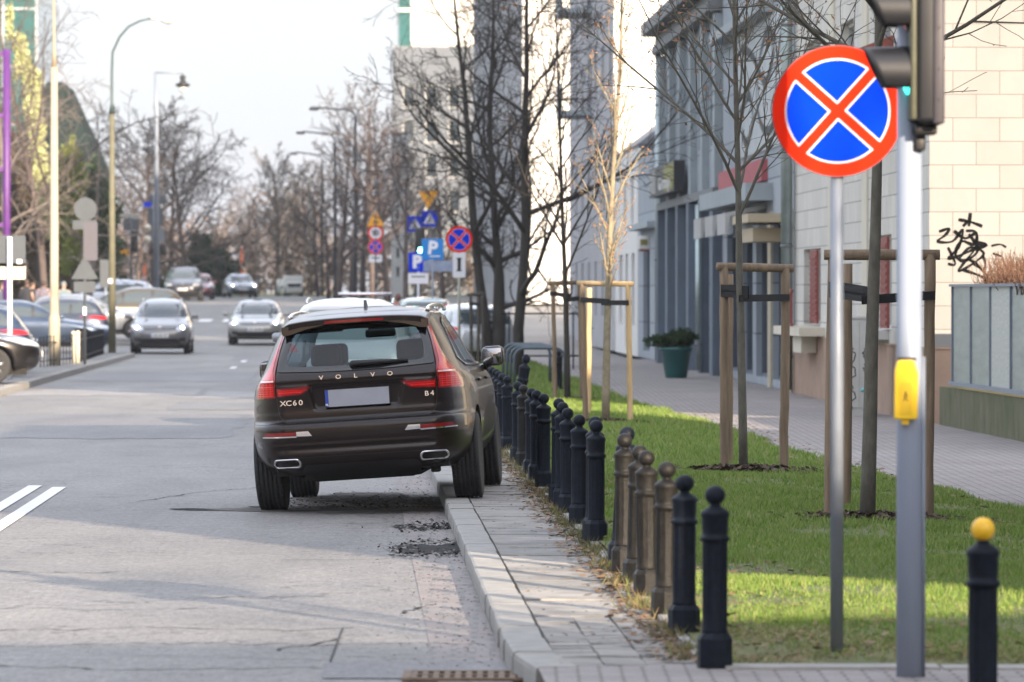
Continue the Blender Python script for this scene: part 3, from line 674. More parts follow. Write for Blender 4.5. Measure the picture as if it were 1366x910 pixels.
def pipe(name, label, dd, h, r=.06, off=.16):
    t = thing(name, label, 'downpipe', (SX(XF-off, dd), dd, PV), SANG)
    d = MB(); d.tube([(0,0,.05),(0,0,h)], r, 12); d.build('pipe', m_zinc, t)
    d = MB()
    for z in [x*1.9+.6 for x in range(int(h/1.9))]: d.cyl((0,0,z),(0,0,z+.05), r+.012, n=12)
    d.build('pipe_clamps', m_cornice, t)
pipe('downpipe', 'shiny zinc downpipe between the stone clad house and the grey mural house', 90.2, 11.5, .10)
pipe('downpipe', 'grey downpipe at the far corner of the pilastered shop building', 128.7, 8.0, .075)
pipe('downpipe', 'downpipe running down the near end of the pilastered shop front', 112.2, 3.6, .07, .24)
# --- beyond
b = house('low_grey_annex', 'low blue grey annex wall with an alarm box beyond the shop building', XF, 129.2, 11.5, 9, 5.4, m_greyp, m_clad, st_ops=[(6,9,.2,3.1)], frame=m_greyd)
d = MB(); d.box((-.35,1.0,3.35),(0,10.5,3.5)); d.build('annex_ledge', m_greyl, b)
d = MB(); d.rbox((-.30,3.2,2.98),(.28,.28,.34),.03); al = d.build('alarm_box', m_white, b)
d = MB(); d.box((-.40,3.045,2.92),(-.22,3.06,3.06)); d.build('alarm_emblem', mat('olive_emblem', (.2,.18,.04), .6), al)
d = MB(); d.box((-.42,3.08,2.76),(-.18,3.34,2.82)); d.build('alarm_light', m_shut, al)
b = house('low_white_house', 'low white house with a dark sloping roof beyond the annex', XF, 141, 12, 9, 5.6, m_white, m_white, st_ops=[(1.5,3.2,.8,2.8),(5,6.5,.2,2.8),(8,10,.8,2.8),(2,3.5,3.6,4.9),(6,7.5,3.6,4.9)], roof=m_greyd)
d = MB(); d.prism([(0,0),(2.2,1.7),(9,1.7),(9,0)], (0,12,5.72), (1,0,0), (0,0,1), 12); d.build('sloping_roof', mat('dark_slate', (.13,.14,.16), .6, var=.2, scale=2), b)
def grid_ops(L, Hh, w, gap, z0=1.0, hh=1.7, st=3.3, a0=1.5):
    o = []; z = z0
    while z+hh < Hh-.6:
        a = a0
        while a+w < L-.8: o.append((a, a+w, z, z+hh)); a += w+gap
        z += st
    return o
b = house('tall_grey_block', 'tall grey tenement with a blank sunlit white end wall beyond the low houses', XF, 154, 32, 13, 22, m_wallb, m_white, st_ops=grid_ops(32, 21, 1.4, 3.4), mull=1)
for z in (7.4, 10.7, 14.0):
    d = MB(); d.box((-1.0,14.5,z),(0,18.5,z+.16)); d.box((-1.0,14.5,z+.16),(-.94,18.5,z+1.05)); d.build('balcony', m_greyl, b)
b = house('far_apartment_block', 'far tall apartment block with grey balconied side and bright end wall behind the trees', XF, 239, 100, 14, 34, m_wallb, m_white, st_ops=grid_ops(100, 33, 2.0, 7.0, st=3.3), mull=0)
x0 = lambda px_, dd: wx(px_, dd)-SL*dd
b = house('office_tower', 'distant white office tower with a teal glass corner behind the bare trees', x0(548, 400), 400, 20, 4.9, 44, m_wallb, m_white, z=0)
d = MB(); d.box((-.9,-.4,14),(-.0,20,44)); 
for k in range(9): d.box((-.93,-.43,15+k*3.3),(-.0,20,15.25+k*3.3), mi=1)
d.build('glass_corner', [m_teal, m_white], b)
b = house('office_podium', 'grey lower block in front of the distant white tower', x0(525, 392), 392, 7, 6.2, 18.5, m_wallb, mat('podium_panels', (.105,.12,.145), .7, var=.12, scale=.6), z=0, end_ops=grid_ops(6.2, 18, .9, .8, st=2.6, a0=.7), mull=0)
b = house('narrow_white_gable', 'narrow sunlit white gable standing behind the far bare trees', x0(524, 330), 330, 14, 1.0, 10.2, m_wallb, m_white, z=0, end_ops=[(.2,.45,z_,z_+.7) for z_ in (1.2,2.4,3.6,4.8,6.0,7.2,8.4)], mull=0)
# left side
b = thing('glass_tower', 'teal glazed tower at the top left corner behind the trees', 'building', (wx(50, 300), 300, gz(300)), SANG)
d = MB(); d.box((-30,0,0),(0,20,42)); d.build('glass_wall', m_teal, b)
d = MB()
for k in range(13): d.box((-30,-.05,k*3.3),(0,-.005,k*3.3+.14))
for k in range(16): d.box((-.12-k*1.9,-.12,0),(.0-k*1.9+.04,-.051,42))
d.build('glazing_bars', m_greyl, b)
b = thing('steep_roofed_house', 'dark house with a very steep green grey roof behind the conifers', 'house', (wx(96, 260), 260, gz(260)), SANG)
d = MB(); d.box((-4.9,0,0),(1.5,10,5.3)); d.build('wall', mat('dark_brick', (.045,.036,.032), .9, var=.3), b)
d = MB(); d.prism([(-5.0,5.0),(1.7,5.0),(1.3,7.0),(-.45,10.9),(-1.2,10.9)], (0,10.2,0), (1,0,0), (0,0,1), 10.4); d.build('roof', mat('green_slate', (.016,.028,.027), .9, spec=.1, var=.3, scale=2), b)
b = thing('brick_wall_building', 'brown low building behind the parked cars on the left', 'building', (wx(-20, 215), 215, gz(215)), SANG)
d = MB(); facade(d, (-12,0,0), (1,0,0), (0,-1,0), 15, 5, [(2,4,1,3),(6,8,1,3),(10,12,1,3)]); d.box((-12,.02,0),(3,12,5)); d.build('wall', MATS['dark_brick'], b)
d = MB(); d.box((-12.3,-.3,5.0),(3.3,12.2,5.25)); d.build('roof', m_cornice, b)
# the rest of the street, beside and behind the viewer: it throws the shade on the road
b = house('neighbouring_house', 'pale rendered street house just beyond the right edge of the picture', 6.95, 21.0, 25, 7, 9.0, m_wallb, m_cream, st_ops=grid_ops(24, 8.5, 1.3, 2.2), end_ops=grid_ops(7, 8.5, 1.2, 2.4))
b = house('corner_house', 'pale street house standing behind the viewer on the right', 6.95, -60, 62, 12, 8.6, m_wallb, m_cream, st_ops=grid_ops(62, 9, 1.3, 3.2))

b = house('added_shade_house', 'unseen tall block added beyond the right edge to shade the cars on the left', 20.5, 71, 41, 5, 23, m_wallb, m_cream, st_ops=grid_ops(50, 22, 1.3, 3.4))  # added out of view to keep sun off the oncoming cars
b = house('added_left_house', 'unseen house added on the left behind the viewer to darken reflections', -24, -90, 100, 12, 12, m_wallb, m_plinth, st_ops=[])  # added out of view, darkens what the car paint reflects
b = thing('added_closing_house', 'unseen brown block added far behind the viewer to darken reflections', 'building', (-45, -125, 0), 0)  # added backdrop behind the camera, darkens the horizon in reflections
d = MB(); facade(d, (0,12,0), (1,0,0), (0,1,0), 90, 15, grid_ops(90, 14.5, 1.4, 2.6)); d.box((0,0,0),(90,11.7,15)); d.build('wall', m_plinth, b)
d = MB(); d.box((-.3,-.3,15.0),(90.3,12.3,15.4)); d.build('roof', m_cornice, b)
# ================================================================ trees
m_bark = mat('bark_dark', (.036,.031,.027), .9, var=.35, scale=9, bump=.7, bscale=40, vstretch=(1,1,.3))
m_barkg = mat('bark_grey_green', (.105,.098,.078), .9, var=.35, scale=14, bump=.7, bscale=50, vstretch=(1,1,.4))
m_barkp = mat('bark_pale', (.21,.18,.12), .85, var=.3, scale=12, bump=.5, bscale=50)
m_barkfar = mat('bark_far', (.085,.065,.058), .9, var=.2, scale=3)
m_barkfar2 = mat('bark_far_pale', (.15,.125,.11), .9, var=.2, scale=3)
m_bud = rand_mat('copper_buds', [(.20,.09,.045), (.28,.14,.07), (.16,.08,.04), (.34,.20,.11)], .8)
def bare_tree(name, label, loc, P, seed, bark, group=None, buds=0, scale=1.0, rz=0, cat='tree'):
    """P: height, r, clear (height of the bare stem), n (children per level), ang, ratio, leader, jit, up, levels"""
    r_ = random.Random(seed); T = MB(); B = MB(); tips = []
    def axis(d_, a, az):
        u = d_.orthogonal().normalized(); u = Quaternion(d_, az) @ u; return (Quaternion(u, a) @ d_).normalized()
    sides = P.get('sides', (9, 6, 4, 3, 3)); lv = P['levels']
    def grow(mb, p, d_, L, r, l, up):
        ns = max(2, P['seg'][min(l, len(P['seg'])-1)]); pts = [p]; rs = [r]; dirs = [d_]
        for i in range(ns):
            d_ = (d_ + Vector((r_.gauss(0,1), r_.gauss(0,1), r_.gauss(0,1)))*P['jit'][min(l, len(P['jit'])-1)] + Vector((0,0,up))).normalized()
            p = p + d_*(L/ns); pts.append(p); dirs.append(d_); rs.append(max(r*(1-(i+1)/ns*(.80 if l else P.get('taper', .85))), P.get('rmin', .0022)))
        mb.tube(pts, rs, sides[min(l, len(sides)-1)], cap=(l == 0))
        if l >= lv: tips.append((pts, dirs)); return
        n = P['n'][l]; t0 = P['start'][min(l, len(P['start'])-1)]
        for k in range(n):
            t = t0+(1-t0)*(k+r_.random()*.9)/n; f = t*ns; i = min(int(f), ns-1); q = pts[i].lerp(pts[i+1], f-i); rr_ = rs[i]+(rs[i+1]-rs[i])*(f-i)
            a = R(P['ang'][min(l, len(P['ang'])-1)]*r_.uniform(.75, 1.25)); az = k*2.4+r_.uniform(-.5, .5)
            dd = axis(dirs[i], a, az); Ls = L*P['ratio'][min(l, len(P['ratio'])-1)]*r_.uniform(.65, 1.15)*(1.12-.62*(t-t0)/(1-t0+1e-6) if l == 0 else 1.1-.5*t)
            grow(B, q, dd, Ls, min(rr_*.62, P.get('rb', (9, 9, 9, 9))[min(l, 3)]), l+1, P['up'][min(l, len(P['up'])-1)])
    if P.get('stems'):
        for (bx, by, tx, ty, LL, rr_) in P['stems']:
            grow(T, Vector((bx, by, 0)), Vector((tx, ty, 1)).normalized(), LL, rr_, 0, P.get('up0', 0))
    else: grow(T, Vector((0, 0, -.03)), Vector((P.get('lean', 0), 0, 1)).normalized(), P['height'], P['r'], 0, P.get('up0', 0))
    root = thing(name, label, cat, loc, rz, group); root.scale = (scale,)*3
    T.build('trunk', bark, root); B.build('branches', bark, root)
    if buds:
        D = MB()
        for pts, dirs in tips:
            for _ in range(buds):
                if r_.random() > P.get('budp', .5): continue
                i = r_.randrange(1, len(pts)); c = pts[i]; s = r_.uniform(.010, .028)*P.get('buds', 1); u = Vector((r_.gauss(0,1), r_.gauss(0,1), r_.gauss(0,1))).normalized(); v = u.orthogonal().normalized()*.45
                D.add([c, c+(u+v)*s*.6, c+u*s*1.3, c+(u-v)*s*.6], [(0,1,2,3)])
        D.build('dry_leaves', m_bud, root)
    return root
G = 'young bare trees held by stakes along the lawn'
young = dict(height=6.3, r=.044, levels=3, n=(32, 9, 4), start=(.36, .14, .15), ang=(42, 34, 36), ratio=(.34, .42, .45), seg=(14, 7, 4, 3), jit=(.013, .060, .10, .13), up0=.02, up=(.035, .03, .01), rb=(.022, .008, .004, .003), rmin=(.0028))
t = bare_tree('young_tree', 'young bare tree with dry copper buds in the stakes left of the no stopping sign', (wx(992, 49), 49, PV+.05), dict(young, height=6.6, start=(.36,.1,.15), ang=(38,34,36), buds=2.0, budp=.6), 11, m_barkg, G, buds=3)
t = bare_tree('young_tree', 'young bare tree standing in the stakes between the no stopping sign and the signal post', (wx(1157, 38.4), 38.4, PV+.05), dict(young, height=6.0, r=.060, start=(.50,.1,.15), ang=(55,36,38), ratio=(.36,.42,.45), budp=.3), 23, m_barkg, G, buds=2)
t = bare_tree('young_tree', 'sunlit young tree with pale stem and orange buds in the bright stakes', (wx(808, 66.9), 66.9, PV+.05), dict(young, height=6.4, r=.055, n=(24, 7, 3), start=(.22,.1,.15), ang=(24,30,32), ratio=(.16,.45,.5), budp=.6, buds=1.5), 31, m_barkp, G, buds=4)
t = bare_tree('young_tree', 'thin dark young tree in the further frame of stakes beside the bright one', (wx(757, 80.7), 80.7, PV+.05), dict(young, height=6.0, r=.05, n=(20, 6, 3), start=(.30,.1,.15), ratio=(.36,.42,.45)), 37, m_bark, G, buds=0)
G = 'big dark bare trees beyond the brown SUV'
big = dict(height=9.5, r=.165, levels=4, n=(14, 9, 7, 4), start=(.26, .14, .15, .15), ang=(46, 38, 40, 40), ratio=(.40, .58, .52, .5), seg=(9, 8, 5, 4, 3), jit=(.05, .09, .13, .16, .2), up=(.03, .02, .0, -.01), rb=(.070, .028, .012, .007), rmin=.006, sides=(10, 6, 4, 3, 3))
t = bare_tree('dark_tree', 'spreading dark bare tree forking above the brown SUV, nearer of the big pair', (wx(692, 102), 102, PV+.03), dict(big, stems=[(0,0,.02,0,9.0,.12)], n=(16,8,6,3), start=(.18,.12,.12,.15), ang=(52,40,40,40), up0=0), 41, m_bark, G)
t = bare_tree('dark_tree', 'thick trunked dark bare tree leaning left just behind its neighbour', (wx(664, 120), 120, PV+.03), dict(big, stems=[(0,0,-.07,0,4.6,.20),(-.15,0,-.17,0,9.5,.13),(.02,0,.03,.02,9.5,.12)], n=(10,7,6,3), start=(.28,.12,.12,.15), ang=(50,40,40,40)), 43, m_bark, G)
# distant bare trees along the far road
far = dict(height=8.2, r=.18, levels=3, n=(11, 7, 6), start=(.22, .12, .12), ang=(48, 42, 42), ratio=(.55, .5, .45), seg=(7, 5, 4, 3), jit=(.05, .10, .15, .2), up=(.04, .02, .01), rb=(.09, .04, .03, .02), rmin=.016, sides=(7, 4, 3, 3))
def reg(root):
    for o in [root]+kids(root): KIDS[o.name] = kids(o)
    return root
G = 'bare street trees far down the road on the right'
A = reg(bare_tree('street_tree', 'dark bare street tree just left of the temporary speed signs', (wx(452, 262), 262, gz(262)), far, 51, m_barkfar, G))
A2 = reg(bare_tree('street_tree', 'dark bare tree right behind the temporary speed limit signs', (wx(497, 240), 240, gz(240)), dict(far, height=8.6, ang=(40,42,42)), 52, m_barkfar, G))
labs = ['bare street tree between the lamp arms and the warning triangle', 'bare street tree behind the second lamp pole from the left', 'dark bare street tree in front of the narrow white gable', 'tall bare street tree above the red car with the load bar', 'bare street tree in front of the grey podium block', 'bare street tree rising behind the traffic signal by the parking signs', 'farthest bare street tree beside the lamp posts']
for i, (px_, dd, s_, src) in enumerate(((470, 285, 1.0, A), (438, 300, .72, A2), (516, 225, .85, A), (484, 310, 1.15, A2), (541, 210, .75, A2), (592, 175, .66, A2), (424, 330, .8, A))):
    dup(src, labs[i], (wx(px_, dd), dd, gz(dd)), rot=(0, 0, 1.3*i+.5), scale=s_)
G = 'bare trees of the park at the left of the crossing'
B_ = reg(bare_tree('park_tree', 'broad brownish bare tree right of the two tall lamp posts', (wx(250, 290), 290, gz(290)), dict(far, height=8.6, n=(15, 9, 8), ang=(60, 46, 42), ratio=(.72, .5, .45), start=(.18,.12,.12)), 61, m_barkfar, G))
for i, (px_, dd, s_, src, lab) in enumerate(((205, 300, 1.15, B_, 'tall brownish bare tree behind the lantern post'), (182, 280, .8, B_, 'low spreading bare tree behind the grey road sign backs'), (228, 310, 1.05, A2, 'bare tree between the lantern post and the dark far SUV'))):
    dup(src, lab, (wx(px_, dd), dd, gz(dd)), rot=(0, 0, 2.1*i+1), scale=s_)
G = 'pale bare trees at the end of the road'
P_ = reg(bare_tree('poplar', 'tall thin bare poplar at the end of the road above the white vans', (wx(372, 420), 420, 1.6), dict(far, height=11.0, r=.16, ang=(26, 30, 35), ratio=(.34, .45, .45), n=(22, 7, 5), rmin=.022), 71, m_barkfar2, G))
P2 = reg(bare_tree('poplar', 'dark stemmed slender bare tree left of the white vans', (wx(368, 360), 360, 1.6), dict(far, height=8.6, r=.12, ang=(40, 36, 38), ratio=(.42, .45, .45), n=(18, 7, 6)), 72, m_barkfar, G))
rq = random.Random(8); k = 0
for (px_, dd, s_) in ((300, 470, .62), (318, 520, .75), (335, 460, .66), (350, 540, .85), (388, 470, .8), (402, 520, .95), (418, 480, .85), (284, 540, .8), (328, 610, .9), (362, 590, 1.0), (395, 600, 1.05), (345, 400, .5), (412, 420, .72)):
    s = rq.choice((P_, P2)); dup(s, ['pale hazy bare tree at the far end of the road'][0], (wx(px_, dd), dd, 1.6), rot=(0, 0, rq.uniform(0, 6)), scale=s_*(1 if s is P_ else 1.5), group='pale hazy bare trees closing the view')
tag(P2, group='slender bare trees beside the vans'); 
# leafy masses on the left
def leaf_cloud(name, blobs, n, s, m, parent, seed=0):
    g = np.random.default_rng(seed); tot = sum(b[3]*b[4]*b[5] for b in blobs)**(1); V = []
    for (cx, cy, cz, rx, ry, rz_) in blobs:
        k = max(20, int(n*rx*ry*rz_/tot)); u = g.normal(0, 1, (k, 3)); u /= np.linalg.norm(u, axis=1)[:, None]; rad = g.uniform(.25, 1, k)**.45
        lump = 1+.22*np.sin(u[:, 0]*5+cz)+.18*np.sin(u[:, 2]*7+cx)+.15*np.sin(u[:, 1]*9)
        c = u*(rad*lump)[:, None]*np.array([rx, ry, rz_])+np.array([cx, cy, cz])
        a = g.normal(0, 1, (k, 3)); a /= np.linalg.norm(a, axis=1)[:, None]; b = np.cross(a, g.normal(0, 1, (k, 3))); b /= np.linalg.norm(b, axis=1)[:, None]
        ss = (s*g.uniform(.5, 1.4, k))[:, None]
        V.append(np.stack([c-a*ss, c+b*ss*.6, c+a*ss, c-b*ss*.6], 1))
    V = np.concatenate(V).reshape(-1, 3); o = numpy_mesh(name, V, np.arange(len(V)).reshape(-1, 4), m, 4); o.parent = parent; return o
m_ever = rand_mat('evergreen_leaf', [(.018,.040,.016), (.030,.060,.022), (.045,.080,.030), (.022,.035,.018)], .7, .15)
m_yel = rand_mat('yellow_green_leaf', [(.13,.17,.03), (.18,.22,.045), (.24,.27,.06), (.10,.14,.03)], .7, .25)
m_brn = rand_mat('brown_scrub_leaf', [(.07,.045,.028), (.11,.075,.045), (.05,.045,.025), (.09,.075,.035)], .8, .1)
def leafy(name, label, px_, dd, blobs, n, s, m, trunk_h, seed, cat='tree', group=None, z=None, tr=.14):
    t = thing(name, label, cat, (wx(px_, dd), dd, gz(dd) if z is None else z), 0, group)
    d = MB(); d.tube([(0,0,-.05),(.05,0,trunk_h*.5),(0,.05,trunk_h)], [tr, tr*.7, tr*.3], 8); rr_ = random.Random(seed)
    for b in blobs: d.tube([(0,0,trunk_h*rr_.uniform(.2,.6)), (b[0]*.7, b[1]*.7, b[2])], [tr*.4, tr*.12], 5)
    d.build('trunk', m_bark, t); leaf_cloud('crown', blobs, n, s, m, t, seed); return t
def cone_blobs(h, r, n=7): return [(random.uniform(-.1,.1), 0, .8+(h-.8)*(i+.5)/n, r*(1-i/n)**.8+.15, r*(1-i/n)**.8+.15, h/n*.8) for i in range(n)]
G = 'evergreens and scrub behind the parked cars on the left'
leafy('conifer', 'dark conifer left of the curved street lamp', 128, 226, cone_blobs(6.4, 1.1), 9000, .12, m_ever, 6, 1, group=G)
leafy('conifer', 'dark evergreen mass behind the grey round sign back', 104, 232, [(0,0,2.2,1.6,1.2,2.0),(.3,0,4.0,1.3,1,1.6),(-.9,0,3.6,1.0,1,1.4)], 11000, .13, m_ever, 4, 2, group=G)
leafy('golden_conifer', 'sunlit yellow green conifer right of the cream lamp post', 97, 205, [(0,0,3.4,.55,.6,1.4),(.05,0,5.2,.50,.5,1.4),(-.1,0,6.4,.35,.4,.8),(-.35,0,4.2,.35,.4,1.1)], 9000, .10, m_yel, 5.5, 3, group=G)
leafy('golden_conifer', 'added ivy stem with sunlight in its pale green, left of the cream lamp post', 50, 210, [(.2,0,5.2,.30,.3,1.6),(.0,0,7.4,.30,.3,1.5),(-.25,0,9.2,.38,.3,1.2),(-.7,0,10.6,.25,.3,1.0),(-1.1,0,11.9,.14,.2,.9)], 8000, .09, mat('ivy_sunlit_cream', (.40,.42,.20), .8, var=.2), 9, 4, group=G, tr=.1)  # stands for a sunlit edge, the light is in the leaf colour
leafy('scrub', 'brown leafy scrub behind the pedestrians on the left', 40, 214, [(-1.4,0,2.2,1.6,1,2.0),(0,0,3.2,1.4,1,2.2),(1.2,0,2.2,1.2,1,1.9),(-.8,0,5.2,1.0,.8,1.5),(.5,0,5.3,.6,.6,1.1)], 26000, .13, m_brn, 4, 5, cat='shrub', group=G)
leafy('scrub', 'dark leafy scrub at the left edge beyond the purple mast', 4, 222, [(-.6,0,2.6,1.3,1,2.2),(.4,0,5.0,1.2,1,1.9),(-.3,0,7.2,.8,.8,1.3)], 22000, .13, m_brn, 5, 6, cat='shrub', group=G)
leafy('evergreen_shrub', 'rounded dark green pine right of the far dark SUV', 285, 330, [(0,0,1.2,1.5,1.2,1.1),(-.5,0,2.4,1.2,1,1.1),(.5,0,1.9,1.1,1,.9),(-.9,0,3.5,.7,.7,.7)], 9000, .13, rand_mat('pine_leaf', [(.03,.06,.03), (.045,.085,.04), (.06,.10,.05)], .7, .15), 3, 7, z=1.5)
leafy('evergreen_shrub', 'dull green shrub behind the far dark SUV', 240, 335, [(0,0,1.0,1.6,1,.9),(.9,0,1.3,1.0,1,.9)], 5000, .13, m_ever, 2, 8, z=1.5)
far2 = dict(far, height=13, r=.16, levels=3, n=(16, 9, 6), ang=(45, 50, 50), ratio=(.5, .5, .45), up=(-.01, -.05, -.08), rmin=.010)
bare_tree('birch', 'bare drooping birch behind the cream lamp post', (wx(62, 196), 196, gz(196)), far2, 81, m_barkfar, 'bare trees mixed with the evergreens on the left')
bare_tree('birch', 'bare tangled tree with light limbs at the far left edge', (wx(16, 190), 190, gz(190)), dict(far2, height=10, ang=(55,50,50)), 83, m_barkfar2, 'bare trees mixed with the evergreens on the left')
bare_tree('birch', 'small bare tree with pale limbs between the cream and the curved lamp posts', (wx(118, 200), 200, gz(200)), dict(far2, height=7.0, ang=(70,50,50), n=(9,7,5)), 85, m_barkfar2, 'bare trees mixed with the evergreens on the left')
# leaves that stay low behind the far cars
# one bare tree beside the gap, out of the picture: its twigs draw lines on the sunny road
bare_tree('shade_tree', 'bare street tree just outside the picture on the right', (9.5, 8.0, 0), dict(big, height=9, levels=3, n=(8,5,3), rmin=.010), 91, m_bark)
# ================================================================ cars
def pchip(xs, ys):
    xs = np.array(xs, float); ys = np.array(ys, float)
    h = np.diff(xs); dl = np.diff(ys)/h; m = np.zeros(len(xs))
    m[0] = dl[0]; m[-1] = dl[-1]
    for i in range(1, len(xs)-1):
        if dl[i-1]*dl[i] > 0:
            w1 = 2*h[i]+h[i-1]; w2 = h[i]+2*h[i-1]; m[i] = (w1+w2)/(w1/dl[i-1]+w2/dl[i])
    def f(x):
        i = int(min(max(np.searchsorted(xs, x)-1, 0), len(xs)-2)); t = min(max((x-xs[i])/h[i], 0), 1)
        return float((2*t**3-3*t*t+1)*ys[i]+(t**3-2*t*t+t)*h[i]*m[i]+(-2*t**3+3*t*t)*ys[i+1]+(t**3-t*t)*h[i]*m[i+1])
    return f
def sstep(a, b, x):
    t = min(max((x-a)/(b-a), 0), 1); return t*t*(3-2*t)
def inpoly(x, y, P):
    c = False; n = len(P)
    for i in range(n):
        x1, y1 = P[i]; x2, y2 = P[i-1]
        if (y1 > y) != (y2 > y) and x < (x2-x1)*(y-y1)/(y2-y1)+x1: c = not c
    return c
def rnd_poly(P, r=.03, k=4):
    "round the corners of an outline"
    out = []; n = len(P)
    for i in range(n):
        p = Vector(P[i]); a = Vector(P[i-1]); b = Vector(P[(i+1) % n])
        rr = r if not hasattr(r, '__len__') else r[i]
        da = (a-p); db = (b-p); q = min(rr, da.length*.45, db.length*.45)
        if q < 1e-4: out.append((p.x, p.y)); continue
        s_ = p+da.normalized()*q; e = p+db.normalized()*q
        for j in range(k+1):
            t = j/k; v = s_*(1-t)**2 + p*2*t*(1-t) + e*t*t; out.append((v.x, v.y))
    return out
class Shape:
    """a car's outer skin as stacked plan outlines: x right, y forward, 0 at the rear bumper, z up"""
    def __init__(s, W, Y0, Y1, RR, RF, LR=1.0, LF=1.0, p=2.2, bowr=.05, bowf=.10, D=None):
        s.W = pchip(*zip(*W)); s.Y0 = pchip(*zip(*Y0)); s.Y1 = pchip(*zip(*Y1)); s.RR = pchip(*zip(*RR)); s.RF = pchip(*zip(*RF))
        s.LR = pchip(*zip(*LR)); s.LF = pchip(*zip(*LF)); s.p = p; s.bowr = bowr; s.bowf = bowf; s.D = D
    def arc(s, t): t = min(max(t, 0), 1); return 1-(1-t**s.p)**(1/s.p)
    def rear(s, x, z, d=True):
        W = s.W(z); r = min(s.RR(z), W); ax = min(abs(x), W)
        y = s.Y0(z)+s.bowr*(ax/W)**2+s.LR(z)*s.arc((ax-(W-r))/r)
        if d and s.D: y += s.D(x, z)
        return y
    def front(s, x, z):
        W = s.W(z); r = min(s.RF(z), W); ax = min(abs(x), W)
        return s.Y1(z)-s.bowf*(ax/W)**2-s.LF(z)*s.arc((ax-(W-r))/r)
    def side(s, y, z):
        W = s.W(z)
        def q(u, r):
            if u >= 1: return W
            return W-r+r*((1-(1-max(u, 0))**s.p)**(1/s.p))
        a = q((y-s.Y0(z)-s.bowr)/s.LR(z), s.RR(z)); b = q((s.Y1(z)-s.bowf-y)/s.LF(z), s.RF(z))
        return min(a, b)
    def ring(s, z, nr=20, nc=14, ns=20, nf=12):
        "half outline from rear centre to front centre: points and region codes"
        W = s.W(z); rr = min(s.RR(z), W); rf = min(s.RF(z), W); out = []
        for i in range(nr): out.append(((W-rr)*i/nr, None, 'r'))
        for i in range(nc): out.append((W-rr+rr*math.sin(math.pi/2*i/nc), None, 'r'))
        pts = [(x, s.rear(x, z), c) for x, _, c in out]
        ya = s.Y0(z)+s.bowr+s.LR(z); yb = s.Y1(z)-s.bowf-s.LF(z)
        if yb < ya: yb = ya+.01
        for i in range(ns+1): pts.append((W, ya+(yb-ya)*i/ns, 's'))
        for i in range(nc-1, -1, -1):
            x = W-rf+rf*math.sin(math.pi/2*i/nc); pts.append((x, s.front(x, z), 'f'))
        for i in range(nf-1, -1, -1):
            x = (W-rf)*i/nf; pts.append((x, s.front(x, z), 'f'))
        return pts
    def body(s, zs, mats, arches, holes, nr=20, nc=14, ns=20, nf=12):
        """closed skin; wheel arches cut out; holes = [(region, poly)] where glass goes"""
        rings = [s.ring(z, nr, nc, ns, nf) for z in zs]
        n = len(rings[0]); vs = []; N = 2*n-2
        for z, rg in zip(zs, rings):
            for x, y, c in rg: vs.append((x, y, z))
            for x, y, c in reversed(rg[1:-1]): vs.append((-x, y, z))
        fs = []
        for i in range(len(zs)-1):
            for k in range(N):
                k2 = (k+1) % N; fs.append((i*N+k, i*N+k2, (i+1)*N+k2, (i+1)*N+k))
        fs.append(tuple(range(N-1, -1, -1))); fs.append(tuple((len(zs)-1)*N+k for k in range(N)))
        me = bpy.data.meshes.new('body'); me.from_pydata(vs, [], fs); me.update()
        for m in mats: me.materials.append(m)
        o = bpy.data.objects.new('body', me); COL.objects.link(o)
        c = MB()
        for (yw, zw, r, xi) in arches:
            for sx in (-1, 1): c.cyl((sx*xi, yw, zw), (sx*1.4, yw, zw), r, n=40, smooth=False)
        co = c.build('cut', mats); co.data.polygons.foreach_set('material_index', [1]*len(co.data.polygons))
        bm = bmesh.new(); bm.from_mesh(co.data); bmesh.ops.recalc_face_normals(bm, faces=bm.faces); bm.to_mesh(co.data); bm.free()
        md = o.modifiers.new('b', 'BOOLEAN'); md.object = co; md.operation = 'DIFFERENCE'; md.solver = 'EXACT'
        dg = bpy.context.evaluated_depsgraph_get(); dg.update()
        me2 = bpy.data.meshes.new_from_object(o.evaluated_get(dg))
        o.modifiers.clear(); o.data = me2; bpy.data.objects.remove(co)
        bm = bmesh.new(); bm.from_mesh(me2); kill = []
        for f in bm.faces:
            p = f.calc_center_median(); nn = f.normal
            for reg, P in holes:
                if reg == 'r' and nn.y < -.25 and inpoly(p.x, p.z, P) and p.y < 1.4: kill.append(f); break
                if reg == 'f' and nn.y > .1 and inpoly(p.x, p.z, P) and p.y > 1.8: kill.append(f); break
                if reg == 's' and abs(nn.x) > .5 and inpoly(p.y, p.z, P): kill.append(f); break
        bmesh.ops.delete(bm, geom=kill, context='FACES')
        for f in bm.faces: f.smooth = f.material_index == 0
        bm.to_mesh(me2); bm.free()
        return o
